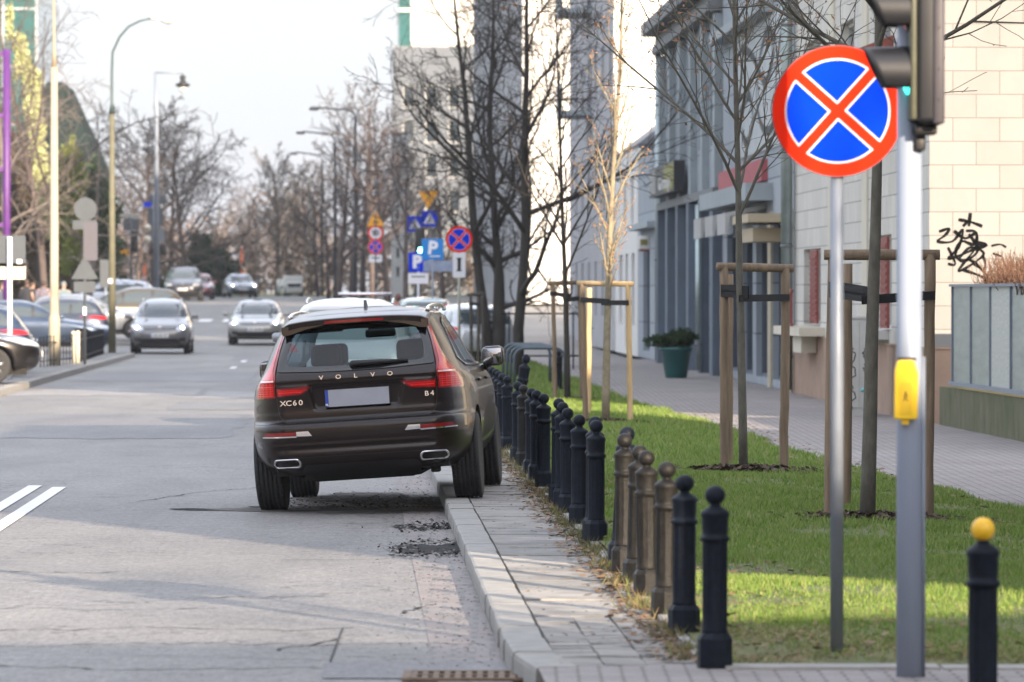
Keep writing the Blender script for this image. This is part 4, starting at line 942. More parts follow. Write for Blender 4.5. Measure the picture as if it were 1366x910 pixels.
    def patch(s, reg, P, off, mb, mi=0, step=.03, thick=.0, mirror=False, smooth=True, xform=None):
        "a panel that follows the skin, 'off' proud of it"
        for sx in ((1, -1) if mirror else (1,)):
            bm = bmesh.new()
            f = bm.faces.new([bm.verts.new((a, b, 0)) for a, b in P])
            for ax in (0, 1):
                lo = min(p[ax] for p in P); hi = max(p[ax] for p in P); k = int((hi-lo)/step)
                for j in range(1, k+1):
                    co = lo+(hi-lo)*j/(k+1); pc = [0, 0, 0]; pc[ax] = co; no = [0, 0, 0]; no[ax] = 1
                    bmesh.ops.bisect_plane(bm, geom=bm.verts[:]+bm.edges[:]+bm.faces[:], plane_co=pc, plane_no=no)
            bm.verts.index_update(); bm.verts.ensure_lookup_table()
            def mp(a, b, o_):
                if reg == 'r': return (a*sx, s.rear(a, b)-o_, b)
                if reg == 'f': return (a*sx, s.front(a, b)+o_, b)
                return (sx*(s.side(a, b)+o_), a, b)
            n0 = len(bm.verts); vs = [mp(v.co.x, v.co.y, off) for v in bm.verts]
            fs = [tuple(v.index for v in f.verts) for f in bm.faces]
            be = [tuple(v.index for v in e.verts) for e in bm.edges if e.is_boundary]
            inv = [mp(v.co.x, v.co.y, off-thick) for v in bm.verts] if thick else []
            bm.free()
            ref = Vector({'r': (0, -1, 0), 'f': (0, 1, 0), 's': (sx, 0, 0)}[reg])
            g = []
            for q in fs:
                a, b, c = (Vector(vs[q[0]]), Vector(vs[q[1]]), Vector(vs[q[2]]))
                g.append(q if (b-a).cross(c-a).dot(ref) > 0 else tuple(reversed(q)))
            mb.add(vs, g, mi, smooth)
            if thick: mb.add(vs+inv, [(a, b, b+n0, a+n0) for a, b in be], mi, False)
        return mb
    def ringpatch(s, reg, PO, PI, off, mb, mi=0, mirror=False):
        "frame between two outlines with equal point counts"
        for sx in ((1, -1) if mirror else (1,)):
            n = len(PO); K = 3; vs = []
            for j in range(K+1):
                for (a, b), (c, d) in zip(PO, PI):
                    t = j/K; u = a+(c-a)*t; w = b+(d-b)*t
                    if reg == 'r': vs.append((u*sx, s.rear(u, w)-off, w))
                    elif reg == 'f': vs.append((u*sx, s.front(u, w)+off, w))
                    else: vs.append((sx*(s.side(u, w)+off), u, w))
            mb.add(vs, [(j*n+i, j*n+(i+1) % n, (j+1)*n+(i+1) % n, (j+1)*n+i) for j in range(K) for i in range(n)], mi, True)
def dense(P, step=.06):
    out = []
    for i in range(len(P)):
        a = P[i]; b = P[(i+1) % len(P)]; L = math.hypot(b[0]-a[0], b[1]-a[1]); k = max(1, int(L/step))
        for j in range(k): out.append((a[0]+(b[0]-a[0])*j/k, a[1]+(b[1]-a[1])*j/k))
    return out
def shrink(P, k, kz=None):
    cx = sum(p[0] for p in P)/len(P); cz = sum(p[1] for p in P)/len(P)
    return [(cx+(p[0]-cx)*k, cz+(p[1]-cz)*(kz or k)) for p in P]

m_tyre = mat('tyre_rubber', (.018, .018, .019), .75, var=.3, scale=20, bump=.3, bscale=120)
m_rim = mat('alloy_rim', (.45, .45, .47), .3, .9)
m_blk = mat('black_plastic', (.012, .012, .013), .5)
m_gblk = mat('gloss_black', (.006, .006, .007), .12, coat=.6)
m_under = mat('underbody_near_black', (.012, .011, .010), .9)  # near black tone for wheel arches and underside
m_chrome = mat('chrome', (.75, .75, .77), .12, 1.0)
m_red = mat('tail_lamp_red', (.55, .004, .004), .2, coat=.35)
m_redd = mat('tail_lamp_dark_red', (.22, .002, .004), .15, coat=.4)
m_redb = mat('tail_lamp_bright_red', (.80, .012, .008), .3, coat=.3)
m_pink = mat('tail_lamp_clear_strip', (.75, .45, .42), .2, coat=1.0)
m_plate = mat('plate_grey', (.30, .31, .36), .5, var=.06, scale=6)
m_platew = mat('plate_white', (.7, .7, .7), .4)
m_eu = mat('plate_blue', (.01, .05, .35), .4)
m_seat = mat('seat_leather', (.02, .022, .026), .6, var=.2, scale=9)
m_lamp = mat('head_lamp_glass', (.55, .57, .6), .08, .6, coat=1.0)
m_lampon = mat('head_lamp_lit', (.9, .9, .9), .2, emit=((1, .96, .88), 9.0))
m_orange = mat('indicator_orange', (.7, .18, .01), .2, coat=1)
def glass_mat(name, tint, tr=.75, rough=.0):
    m = bpy.data.materials.new(name); m.use_nodes = True; n = m.node_tree.nodes; l = m.node_tree.links
    n.remove(n['Principled BSDF']); out = n['Material Output']
    t = n.new('ShaderNodeBsdfTransparent'); t.inputs[0].default_value = (*tint, 1)
    g = n.new('ShaderNodeBsdfGlossy'); g.inputs['Roughness'].default_value = .02; g.inputs[0].default_value = (1, 1, 1, 1)
    fr = n.new('ShaderNodeFresnel'); fr.inputs[0].default_value = 1.5
    mr = n.new('ShaderNodeMapRange'); mr.inputs[3].default_value = tr*.3; mr.inputs[4].default_value = .65
    l.new(fr.outputs[0], mr.inputs[0])
    x = n.new('ShaderNodeMixShader'); l.new(mr.outputs[0], x.inputs[0]); l.new(t.outputs[0], x.inputs[1]); l.new(g.outputs[0], x.inputs[2]); l.new(x.outputs[0], out.inputs[0])
    return m
g_rear = glass_mat('rear_window_glass', (.72, .93, 1.0), .03)
g_side = glass_mat('side_window_glass', (.30, .36, .38), .08)
g_clear = glass_mat('windscreen_glass', (.82, .90, .90), .05)
g_dark = glass_mat('dark_window_glass', (.22, .27, .30), .08)

def paint(name, col, rough=.28, metal=.5):
    m = mat(name, col, rough, metal, coat=1.0)
    b = m.node_tree.nodes['Principled BSDF']; b.inputs['Coat Roughness'].default_value = .02
    return m
def wheel(parent, x, y, r=.36, w=.235, side=1, spokes=5, detail=True, steer=0, rimmat=None, dz=0):
    wt = MB(); prof = []
    hw = w/2
    P = [(r*.66, -hw*.92), (r*.80, -hw), (r*.93, -hw*.97), (r*.985, -hw*.86)]
    if detail:
        g = [-.62, -.30, 0.0, .30, .62]
        for q in g: P += [(r, (q-.075)*hw), (r-.010, (q-.06)*hw), (r-.010, (q+.06)*hw), (r, (q+.075)*hw)]
    P += [(r*.985, hw*.86), (r*.93, hw*.97), (r*.80, hw), (r*.66, hw*.92)]
    M = Matrix.Translation((x, y, r+dz)) @ Matrix.Rotation(steer, 4, 'Z') @ Matrix.Rotation(math.pi/2, 4, 'Y')
    wt.lathe(P, 56 if detail else 24, M=M)
    if detail:   # sipes across the shoulders and blocks
        for k in range(60):
            a = 2*math.pi*k/60
            for q0, q1, sk in ((-.90, -.68, .02), (.68, .90, -.02), (-.56, -.36, .03), (.36, .56, -.03)):
                pa = Vector(((r+.0005)*math.cos(a), (r+.0005)*math.sin(a), q0*hw)); pb = Vector(((r+.0005)*math.cos(a+sk), (r+.0005)*math.sin(a+sk), q1*hw))
                wt.tube([M @ pa, M @ pb], .0028, 3, mi=1, cap=False, smooth=False)
    tyre = wt.build('tyre', [m_tyre, m_blk])
    wh = bpy.data.objects.new('wheel', None); COL.objects.link(wh); wh.parent = parent; tyre.parent = wh
    rm = MB(); o = side*hw*.80
    rm.lathe([(r*.60, -hw*.85), (r*.66, -hw*.8), (r*.66, hw*.8), (r*.60, hw*.85), (r*.57, hw*.7), (r*.57, -hw*.7)], 32 if detail else 18, M=M)
    MS = M @ Matrix.Translation((0, 0, side*hw*.55))
    rm.lathe([(r*.10, -.02), (r*.14, 0), (r*.12, .03), (.001, .035)], 16, M=MS)
    for k in range(spokes):
        for q in (-.13, .13) if detail else (0,):
            a = 2*math.pi*k/spokes
            p0 = Vector((r*.12*math.cos(a+q*2), r*.12*math.sin(a+q*2), .01)); p1 = Vector((r*.60*math.cos(a+q), r*.60*math.sin(a+q), .03*side))
            rm.tube([MS @ p0, MS @ p1], [.022, .017] if detail else [.045, .03], 6)
    rm.lathe([(r*.56, -.012), (.02, -.012), (.02, .0), (r*.56, 0)], 24, M=M, mi=1)
    rm.build('rim', [rimmat or m_rim, m_blk], wh)
    return wh

# ---------------------------------------------------------------- the brown SUV, two wheels up on the pavement
def hero():
    m_br = paint('dark_brown_paint', (.0085, .0031, .0022), .35, .0)
    W = [(.22,.72),(.30,.785),(.40,.885),(.50,.930),(.58,.942),(.70,.948),(.88,.945),(1.00,.925),(1.07,.895),(1.12,.855),(1.17,.825),(1.30,.765),(1.45,.695),(1.53,.655),(1.58,.622),(1.62,.56),(1.645,.46),(1.662,.28),(1.668,.10)]
    Y0 = [(.22,.42),(.28,.26),(.34,.12),(.42,.045),(.50,.02),(.56,.012),(.60,.0),(.68,-.005),(.725,.008),(.745,.055),(.76,.085),(.80,.088),(.93,.075),(1.05,.055),(1.09,.052),(1.13,.075),(1.165,.11),(1.30,.225),(1.45,.355),(1.52,.42),(1.58,.46),(1.62,.56),(1.645,.80),(1.662,1.25),(1.668,1.7)]
    Y1 = [(.22,4.50),(.30,4.62),(.45,4.68),(.62,4.69),(.80,4.66),(.90,4.58),(.97,4.40),(1.02,4.12),(1.06,3.82),(1.09,3.56),(1.12,3.46),(1.30,3.12),(1.45,2.84),(1.53,2.67),(1.58,2.52),(1.62,2.36),(1.645,2.20),(1.662,2.0),(1.668,1.9)]
    RR = [(.22,.30),(.5,.34),(1.0,.34),(1.12,.24),(1.3,.17),(1.55,.14),(1.62,.3),(1.668,.09)]
    RF = [(.22,.5),(1.0,.5),(1.12,.35),(1.55,.25),(1.62,.3),(1.668,.09)]
    LR = [(.22,.6),(.5,.95),(.9,1.05),(1.1,.9),(1.3,.7),(1.6,.6),(1.668,.2)]
    LF = [(.22,.6),(.9,1.0),(1.12,.6),(1.6,.6),(1.668,.2)]
    def D(x, z):
        ax = abs(x)
        d = .040*sstep(.44-.10*(z-.83)/.2*-1, .405+.10*(z-.83)/.2-.02, 0) if False else 0
        hwid = .345 + (z-.85)*.25
        d = .034*(1-sstep(hwid-.008, hwid+.012, ax))*sstep(.832, .852, z)*(1-sstep(1.030, 1.046, z))
        # ridge below the lettering, bumper step and lower lip
        d += .010*math.exp(-((z-1.062)/.012)**2)
        d -= .012*math.exp(-((z-.545)/.014)**2)*(1-sstep(.62, .80, ax))
        d += .016*(sstep(.47, .53, z)*(1-sstep(.535, .55, z)))*(1-sstep(.62, .80, ax))
        d -= .010*math.exp(-((z-.80)/.03)**2)*.6
        return d
    m_br.node_tree.nodes['Principled BSDF'].inputs['Specular IOR Level'].default_value = .2; m_br.node_tree.nodes['Principled BSDF'].inputs['Coat Weight'].default_value = .5
    S = Shape(W, Y0, Y1, RR, RF, LR, LF, p=2.3, bowr=.045, bowf=.14, D=D)
    root = thing('suv', 'dark brown SUV seen from behind with its right wheels up on the kerb', 'car')
    zs = [.30,.32,.34,.37,.40,.43] + list(np.arange(.455, 1.08, .0125)) + list(np.arange(1.08, 1.165, .011)) + list(np.arange(1.165, 1.53, .028)) + [1.53,1.545,1.56,1.575,1.59,1.605,1.617,1.628,1.638,1.646,1.653,1.658,1.662,1.665,1.668]
    zs = sorted(set(round(float(z), 4) for z in zs))
    glass_r = rnd_poly([(-.660,1.168),(-.3,1.152),(0,1.148),(.3,1.152),(.660,1.168),(.632,1.33),(.575,1.505),(0,1.525),(-.575,1.505),(-.632,1.33)], [.03,.02,.02,.02,.03,.05,.03,.05,.03,.05], 3)
    hole_r = rnd_poly([(-.575,1.205),(0,1.185),(.575,1.205),(.565,1.33),(.515,1.475),(0,1.49),(-.515,1.475),(-.565,1.33)], .04, 3)
    side_w = [(.72,1.20),(1.02,1.135),(2.2,1.115),(3.18,1.115),(2.95,1.30),(2.62,1.475),(2.2,1.545),(1.5,1.545),(1.02,1.50)]
    side_h = [(.80,1.21),(1.04,1.16),(2.2,1.14),(3.10,1.14),(2.90,1.29),(2.60,1.455),(2.2,1.52),(1.5,1.52),(1.06,1.475)]
    wind = [(-.70,1.125),(.70,1.125),(.60,1.52),(0,1.545),(-.60,1.52)]
    body = S.body(zs, [m_br, m_under], [(.95,.37,.415,.62),(3.815,.37,.415,.60)], [('r', hole_r), ('s', side_h), ('f', wind)], nr=46, nc=18, ns=34, nf=12)
    body.name = 'body'; body.parent = root
    mb = MB()
    # rear window: clear middle in a dark printed border
    gw = S.patch('r', shrink(hole_r, 1.05), .006, MB(), 0, .06).build('rear_window', g_rear, root)
    po = dense(glass_r, .03); n = len(po)
    hc = dense(hole_r, .005); pin = []
    for (a, b) in po:   # nearest inner outline point along the ray from the middle
        ang = math.atan2((b-1.335)*2.6, a); best = min(hc, key=lambda q: abs((math.atan2((q[1]-1.335)*2.6, q[0])-ang+math.pi) % (2*math.pi)-math.pi)); pin.append(best)
    fr = MB(); S.ringpatch('r', po, pin, .009, fr); fr.build('window_border', m_gblk, gw)
    # tailgate panel, standing in a dark gap
    tg = rnd_poly([(-.60,.748),(.60,.748),(.648,.80),(.662,.90),(.665,1.03),(.657,1.10),(.662,1.150),(.3,1.138),(0,1.134),(-.3,1.138),(-.662,1.150),(-.657,1.10),(-.665,1.03),(-.662,.90),(-.648,.80)], .03, 3)
    S.patch('r', [(x*1.008, .95+(z-.95)*1.022-.001) for x, z in tg], .0025, MB(), 0, .035).build('tailgate_gap', m_blk, root)
    tail = S.patch('r', tg, .011, MB(), 0, .0145, thick=.010).build('tailgate', m_br, root)
    # tail lamps (L shape that climbs beside the window and reaches into the tailgate)
    for sx in (1, -1):
        def mir(P): return [(sx*a, b) for a, b in P]
        Lo = rnd_poly([(.676,.955),(.872,.948),(.862,1.03),(.825,1.10),(.765,1.17),(.705,1.27),(.652,1.40),(.606,1.515),(.583,1.512),(.625,1.38),(.655,1.25),(.672,1.17),(.668,1.09),(.677,1.03)], [.01,.02,.03,.03,.03,.03,.03,.01,.01,.03,.03,.02,.02,.02], 3)
        lamp = S.patch('r', mir(Lo), .014, MB(), 0, .02, thick=.014).build('tail_lamp', m_redd, root)
        inner = rnd_poly([(.690,.966),(.856,.960),(.846,1.02),(.815,1.085),(.688,1.085),(.690,1.03)], .012, 3)
        d = MB(); S.patch('r', mir(inner), .018, d, 0, .02, thick=.004)
        S.patch('r', mir([(.686,1.105),(.800,1.105),(.752,1.165),(.705,1.245),(.665,1.36),(.615,1.49),(.608,1.487),(.650,1.36),(.680,1.25),(.694,1.18)]), .018, d, 0, .02, thick=.004)
        d.build('lamp_glow_band', m_red, lamp)
        d = MB(); S.patch('r', mir([(.684,1.088),(.820,1.088),(.810,1.102),(.684,1.102)]), .022, d, 0, .02, thick=.004); d.build('clear_strip', m_pink, lamp)
        d = MB()
        for k in range(6):   # ribs inside the lower lamp
            z0 = .972+.018*k; S.patch('r', mir([(.70,z0),(.845-.004*k,z0),(.843-.004*k,z0+.007),(.70,z0+.007)]), .0225, d, 0, .03)
        for k in range(4):
            x0 = .712+.034*k; S.patch('r', mir([(x0,.968),(x0+.007,.968),(x0+.007,1.078),(x0,1.078)]), .0235, d, 0, .03)
        d.build('lamp_ribs', m_redb, lamp)
        arm = rnd_poly([(.662,.962),(.662,1.032),(.52,1.030),(.40,1.040),(.362,1.042),(.41,1.000),(.455,.972)], [.005,.005,.02,.02,.01,.02,.02], 3)
        al = S.patch('r', mir(arm), .020, MB(), 0, .02, thick=.012).build('tailgate_lamp', m_redd, root)
        d = MB(); S.patch('r', mir([(.655,.972),(.655,1.018),(.50,1.016),(.42,1.010),(.462,.982)]), .024, d, 0, .02, thick=.004); d.build('lamp_glow_band', m_red, al)
        d = MB(); S.patch('r', mir([(.650,.990),(.650,1.000),(.45,.998),(.455,.988)]), .027, d, 0, .03); d.build('lamp_ribs', m_redb, al)
        # reflector and bright strip on the bumper
        rf = rnd_poly([(.80,.652),(.47,.640),(.445,.668),(.80,.672)], .004, 2)
        S.patch('r', mir([(.800,.640),(.52,.634),(.52,.664),(.78,.668)]), .008, MB(), 0, .02, thick=.006).build('bumper_reflector', m_redd, root)
        d = MB(); S.patch('r', mir([(.515,.630),(.385,.626),(.415,.668),(.515,.668)]), .009, d, 0, .02, thick=.006)
        S.patch('r', mir([(.815,.628),(.515,.620),(.515,.632),(.812,.638)]), .010, d, 0, .02, thick=.006); d.build('bumper_trim', m_chrome, root)
        # exhaust finisher
        ex = rnd_poly([(-.115,-.038),(.105,-.038),(.125,.0),(.105,.042),(-.095,.042),(-.122,.010)], .022, 4)
        ex = [(sx*a+sx*.612, b+.402) for a, b in ex]
        exi = shrink(ex, .86, .70)
        d = MB(); yb = -.028; n = len(ex)
        def yy(P, o_): return [(a, S.rear(a, b)-o_, b) for a, b in P]
        A = yy(ex, -.01); B = yy(ex, .022); C_ = yy(exi, .022); Dd = yy(exi, -.10)
        d.add(A+B+C_+Dd, [(r_*n+i, r_*n+(i+1) % n, (r_+1)*n+(i+1) % n, (r_+1)*n+i) for r_ in range(3) for i in range(n)], 0, True)
        e = d.build('exhaust_tip', m_chrome, root)
        d = MB(); d.add(yy(exi, -.05), [tuple(range(n))], 0); 
        d.build('exhaust_mouth', m_gblk, e)
        # roof rail
        pts = [(sx*(.590-.02*abs(t-.5)), .84+2.2*t, 1.606+.042*math.sin(math.pi*min(1, max(0, t)))**.35) for t in [i/22 for i in range(23)]]
        d = MB(); d.tube(pts, .017, 10)
        for t in (0.03, .5, .97): d.rbox((sx*.585, .84+2.2*t, 1.612), (.03, .16, .04), .01)
        d.build('roof_rail', m_chrome, root)
        # mirror
        d = MB(); d.rbox((sx*.985, 3.05, 1.165), (.20, .17, .175), .05, seg=3); mi_ = d.build('door_mirror', m_br, root)
        d = MB(); d.rbox((sx*.985, 2.962, 1.165), (.165, .012, .140), .005); d.build('mirror_glass', mat('mirror_silver', (.25,.25,.27), .05, 1.0), mi_)
        d = MB(); d.tube([(sx*.86, 3.12, 1.06), (sx*.95, 3.09, 1.10), (sx*1.0, 3.06, 1.13)], [.035, .03, .03], 10); d.build('mirror_stalk', m_gblk, mi_)
        # door handles and side glass
        for y in (1.45, 2.50):
            d = MB(); d.rbox((sx*(S.side(y, .99)+.018), y, .99), (.03, .20, .030), .012); d.build('door_handle', m_br, root)
    sg = MB(); S.patch('s', side_w, .006, sg, 0, .12, mirror=True); sg.build('side_windows', g_side, root)
    d = MB()
    for y in (1.30, 2.22):  S.patch('s', [(y,1.13),(y+.07,1.13),(y+.06,1.54),(y-.01,1.54)], .011, d, 0, .1, mirror=True)
    S.ringpatch('s', dense(side_w, .1), [p for p in dense([(a+(1.9-a)*.022, b+(1.33-b)*.07) for a, b in side_w], .1)][:len(dense(side_w, .1))] if False else [(a+(1.9-a)*.022, b+(1.33-b)*.07) for a, b in dense(side_w, .1)], .012, d, 0, mirror=True)
    d.build('window_pillar_trim', m_gblk, root)
    d = MB(); S.ringpatch('s', [(a+(a-1.9)*.014, b+(b-1.33)*.045) for a, b in dense(side_w, .1)], dense(side_w, .1), .014, d, 0, mirror=True); d.build('window_bright_trim', m_chrome, root)
    ws = MB(); S.patch('f', shrink(wind, 1.04), .006, ws, 0, .1); ws.build('windscreen', g_clear, root)
    # door shut lines
    d = MB()
    for y in (1.18, 2.24, 3.25): S.patch('s', [(y,.40 if y > 1.5 else .78),(y+.008,.40 if y > 1.5 else .78),(y+.008+.02,1.12),(y+.02,1.12)], .0025, d, 0, .08, mirror=True)
    d.build('door_gap', m_blk, root)
    # bumper seams
    d = MB(); S.patch('r', [(-.93,.735),(.93,.735),(.93,.741),(-.93,.741)], .0015, d, 0, .02)
    S.patch('r', [(-.60,.448),(.60,.448),(.60,.453),(-.60,.453)], .003, d, 0, .03)
    d.build('bumper_gap', m_blk, root)
    d = MB(); S.patch('r', rnd_poly([(-.46,.24),(.46,.24),(.50,.33),(.46,.385),(-.46,.385),(-.50,.33)], .02), .006, d, 0, .03, thick=.03); d.build('diffuser', m_blk, root)
    # spoiler with side fins and the high brake lamp
    d = MB(); nx, ny = 40, 8; top = []; bot = []
    for j in range(ny+1):
        for i in range(nx+1):
            u = -1+2*i/nx; x = .615*u; t = j/ny; y = .262+.55*t+.09*u*u*(1-t)
            zt = 1.578+.052*(1-(1-t)**2)-.034*abs(u)**3*(1)-.020*sstep(.90, 1.0, abs(u))*(1-t*.3)
            top.append((x, y, zt)); bot.append((x, y, zt-.026-.012*(1-t)-.012*sstep(.72, 1, abs(u))*(1-t)))
    K = (nx+1)*(ny+1)
    fs = []
    for j in range(ny):
        for i in range(nx):
            a = j*(nx+1)+i; fs.append((a, a+1, a+nx+2, a+nx+1)); fs.append((K+a, K+a+nx+1, K+a+nx+2, K+a+1))
    for i in range(nx): fs.append((i+1, i, K+i, K+i+1))
    for j in range(ny):
        a = j*(nx+1); fs.append((a, a+nx+1, K+a+nx+1, K+a)); b = a+nx; fs.append((b+nx+1, b, K+b, K+b+nx+1))
    d.add(top+bot, fs, 0, False); sp = d.build('roof_spoiler', m_br, root)
    for p in sp.data.polygons: p.use_smooth = abs(p.normal.z) > .5
    d = MB(); nn = 16
    vs = []
    for i in range(nn+1):
        u = -.40+.80*i/nn; x = .615*u; y = .262+.09*u*u-.004; zt = 1.578-.034*abs(u)**3
        vs += [(x, y, zt-.010), (x, y, zt-.032)]
    d.add(vs, [(2*i, 2*i+1, 2*i+3, 2*i+2) for i in range(nn)]); d.build('high_brake_lamp', m_redd, sp)
    for sx in (1, -1):   # gloss black fins under the spoiler ends
        P = [(sx*.16,1.556),(sx*.613,1.535),(sx*.606,1.462),(sx*.545,1.468),(sx*.42,1.505),(sx*.26,1.535)]
        d = MB(); d.prism(P if sx > 0 else P[::-1], (0, .335, 0), (1,0,0), (0,0,1), -.03); d.build('spoiler_fin', m_gblk, sp)
    # wiper
    d = MB(); y = S.rear(.02, 1.20)-.035
    d.tube([(-.03, S.rear(0,1.20)-.03, 1.203), (.20, S.rear(.2,1.20)-.035, 1.207), (.44, S.rear(.44,1.21)-.03, 1.20)], [.024, .017, .010], 8)
    d.ball((-.02, S.rear(0,1.2)-.02, 1.195), .03, 12)
    d.build('rear_wiper', m_blk, root)
    # antenna fin
    d = MB(); d.prism([(0,0),(.17,0),(.13,.02),(.05,.065),(.02,.068)], (.045-.012, 1.0, 1.655), (0,1,0), (0,0,1), .024); d.build('roof_antenna', m_gblk, root)
    # number plate with its blurred registration
    pl = MB(); yp = S.rear(0, .93)-.030
    pl.rbox((.005, yp, .925), (.540, .012, .150), .004); plate = pl.build('number_plate', m_blk, root)
    d = MB(); d.box((-.236, yp-.0095, .855), (.268, yp-.0065, .995)); d.build('plate_face', m_plate, plate)
    d = MB(); d.box((-.262, yp-.0095, .857), (-.238, yp-.0065, .993)); d.build('plate_country_band', m_eu, plate)
    d = MB(); add_text(d, 'PL', .024, Matrix.Translation((-.250, yp-.011, .872)) @ FACE, .0006, bold=.001); d.build('plate_letters', m_platew, plate)
    # lettering
    d = MB()
    for ch, x in zip('VOLVO', (-.283, -.140, .003, .146, .289)):
        add_text(d, ch, .047, Matrix.Translation((x, S.rear(x, 1.100)-.014, 1.100)) @ FACE, .003, bold=.0012, sx=1.25)
    d.build('tailgate_lettering', m_chrome, root)
    d = MB()
    for ch, x in zip('XC60', (-.616, -.568, -.518, -.468)):
        add_text(d, ch, .060, Matrix.Translation((x, S.rear(x, .905)-.014, .905)) @ FACE, .003, bold=.0010, sx=1.2)
    d.build('model_lettering', m_chrome, root)
    d = MB()
    for ch, x in zip('B4', (.580, .626)):
        add_text(d, ch, .056, Matrix.Translation((x, S.rear(x, .915)-.014, .915)) @ FACE, .003, bold=.0010, sx=1.15)
    d.build('engine_lettering', m_chrome, root)
    # interior
    seats = [(-.37, 1.55), (.37, 1.55), (-.38, 2.35), (.38, 2.35)]
    for x, y in seats:
        d = MB(); rear = y < 2
        M = Matrix.Translation((x, y, .62)) @ Matrix.Rotation(-.2, 4, 'X')
        d.rbox((0, 0, .27), (.52 if not rear else .60, .14, .56), .05, M=M); st = d.build('seat', m_seat, root)
        d = MB(); d.rbox((0, -.01, .66), (.27, .10, .20), .05, M=M, seg=3); d.tube([M @ Vector((-.06,0,.5)), M @ Vector((-.06,0,.62))], .008, 6); d.tube([M @ Vector((.06,0,.5)), M @ Vector((.06,0,.62))], .008, 6)
        d.build('headrest', m_seat, st)
    d = MB(); d.rbox((0, 1.28, .98), (1.30, .70, .03), .01); d.box((-.72, .5, .45), (.72, 3.2, .50)); d.rbox((0, 3.15, .98), (1.40, .50, .22), .06)
    d.build('cabin_trim', m_seat, root)
    d = MB(); d.rbox((0.03, 2.72, 1.435), (.27, .04, .075), .02); d.tube([(.03, 2.74, 1.45), (.03, 2.72, 1.53)], .015, 6)
    d.rbox((0.03, 2.80, 1.50), (.20, .10, .06), .02); d.build('interior_mirror', m_blk, root)
    d = MB(); pts = [(-.37+.18*math.cos(a), 2.86+.05*math.sin(a), 1.03+.17*math.sin(a)) for a in [2*math.pi*i/24 for i in range(25)]]
    d.tube(pts, .016, 8, cap=False); d.build('steering_wheel', m_blk, root)
    # underside
    d = MB(); d.box((-.72, .25, .30), (.72, 4.4, .46)); d.rbox((0, .62, .30), (.9, .34, .14), .05); d.tube([(-.68, .95, .34), (.68, .95, .34)], .045, 8)
    d.tube([(.2, 3.0, .24), (.2, 1.2, .25), (.45, .6, .27), (.60, .2, .34)], .035, 8); d.tube([(-.45, .7, .26), (-.60, .25, .34)], .035, 8)
    d.rbox((-.45, .30, .285), (.08, .10, .06), .015); d.rbox((.60, .32, .285), (.08, .10, .06), .015)
    d.build('underbody', m_under, root)
    for y, st in ((.95, 0), (3.815, .0)):
        for sx in (1, -1): wheel(root, sx*.828, y, .362, .240, sx)
    # stand it: rear axle, heading and lean measured from the photograph
    ax = Vector((-1.18, 44.3, .052)); hd = math.atan(.0506); lean = R(-3.75)
    pitch = R(.0)
    Rm = Euler((0, 0, -hd)).to_matrix() @ Euler((pitch, lean, 0)).to_matrix()
    root.rotation_euler = Rm.to_euler(); root.location = ax - Rm @ Vector((0, .95, 0))
    return root

hero_root = hero()

# ---------------------------------------------------------------- the other cars
m_cglass = mat('car_glass', (.045, .060, .068), .03, 0, coat=1.0)
m_cglass_side = m_cglass
GT = dict(
 W=[(.18,.74),(.3,.84),(.5,.89),(.7,.90),(.85,.885),(.93,.85),(1.0,.80),(1.2,.725),(1.36,.63),(1.42,.53),(1.46,.36),(1.48,.10)],
 hatch=([(.18,.28),(.3,.08),(.5,0),(.7,.02),(.9,.08),(1.0,.16),(1.30,.42),(1.38,.55),(1.42,.85),(1.46,1.25),(1.48,1.7)],
        [(.18,4.15),(.3,4.33),(.5,4.4),(.65,4.37),(.75,4.20),(.82,3.9),(.88,3.5),(.93,3.18),(.97,3.02),(1.2,2.62),(1.36,2.28),(1.42,2.08),(1.46,1.92),(1.48,1.78)]),
 van=([(.18,.28),(.3,.08),(.5,0),(.7,.02),(.9,.05),(1.0,.10),(1.30,.28),(1.38,.38),(1.42,.6),(1.46,1.0),(1.48,1.6)],
        [(.18,4.15),(.3,4.33),(.5,4.4),(.65,4.37),(.75,4.25),(.82,4.02),(.88,3.75),(.93,3.5),(.97,3.38),(1.2,2.98),(1.36,2.62),(1.42,2.35),(1.46,2.1),(1.48,1.9)]),
 sedan=([(.18,.28),(.3,.08),(.5,0),(.7,.01),(.85,.03),(.92,.10),(.96,.35),(.99,.62),(1.2,.98),(1.34,1.25),(1.42,1.5),(1.46,1.75),(1.48,1.95)],
        [(.18,4.15),(.3,4.33),(.5,4.4),(.65,4.37),(.75,4.20),(.82,3.9),(.88,3.5),(.93,3.18),(.97,3.02),(1.2,2.62),(1.36,2.34),(1.42,2.2),(1.46,2.1),(1.48,2.0)]),
)
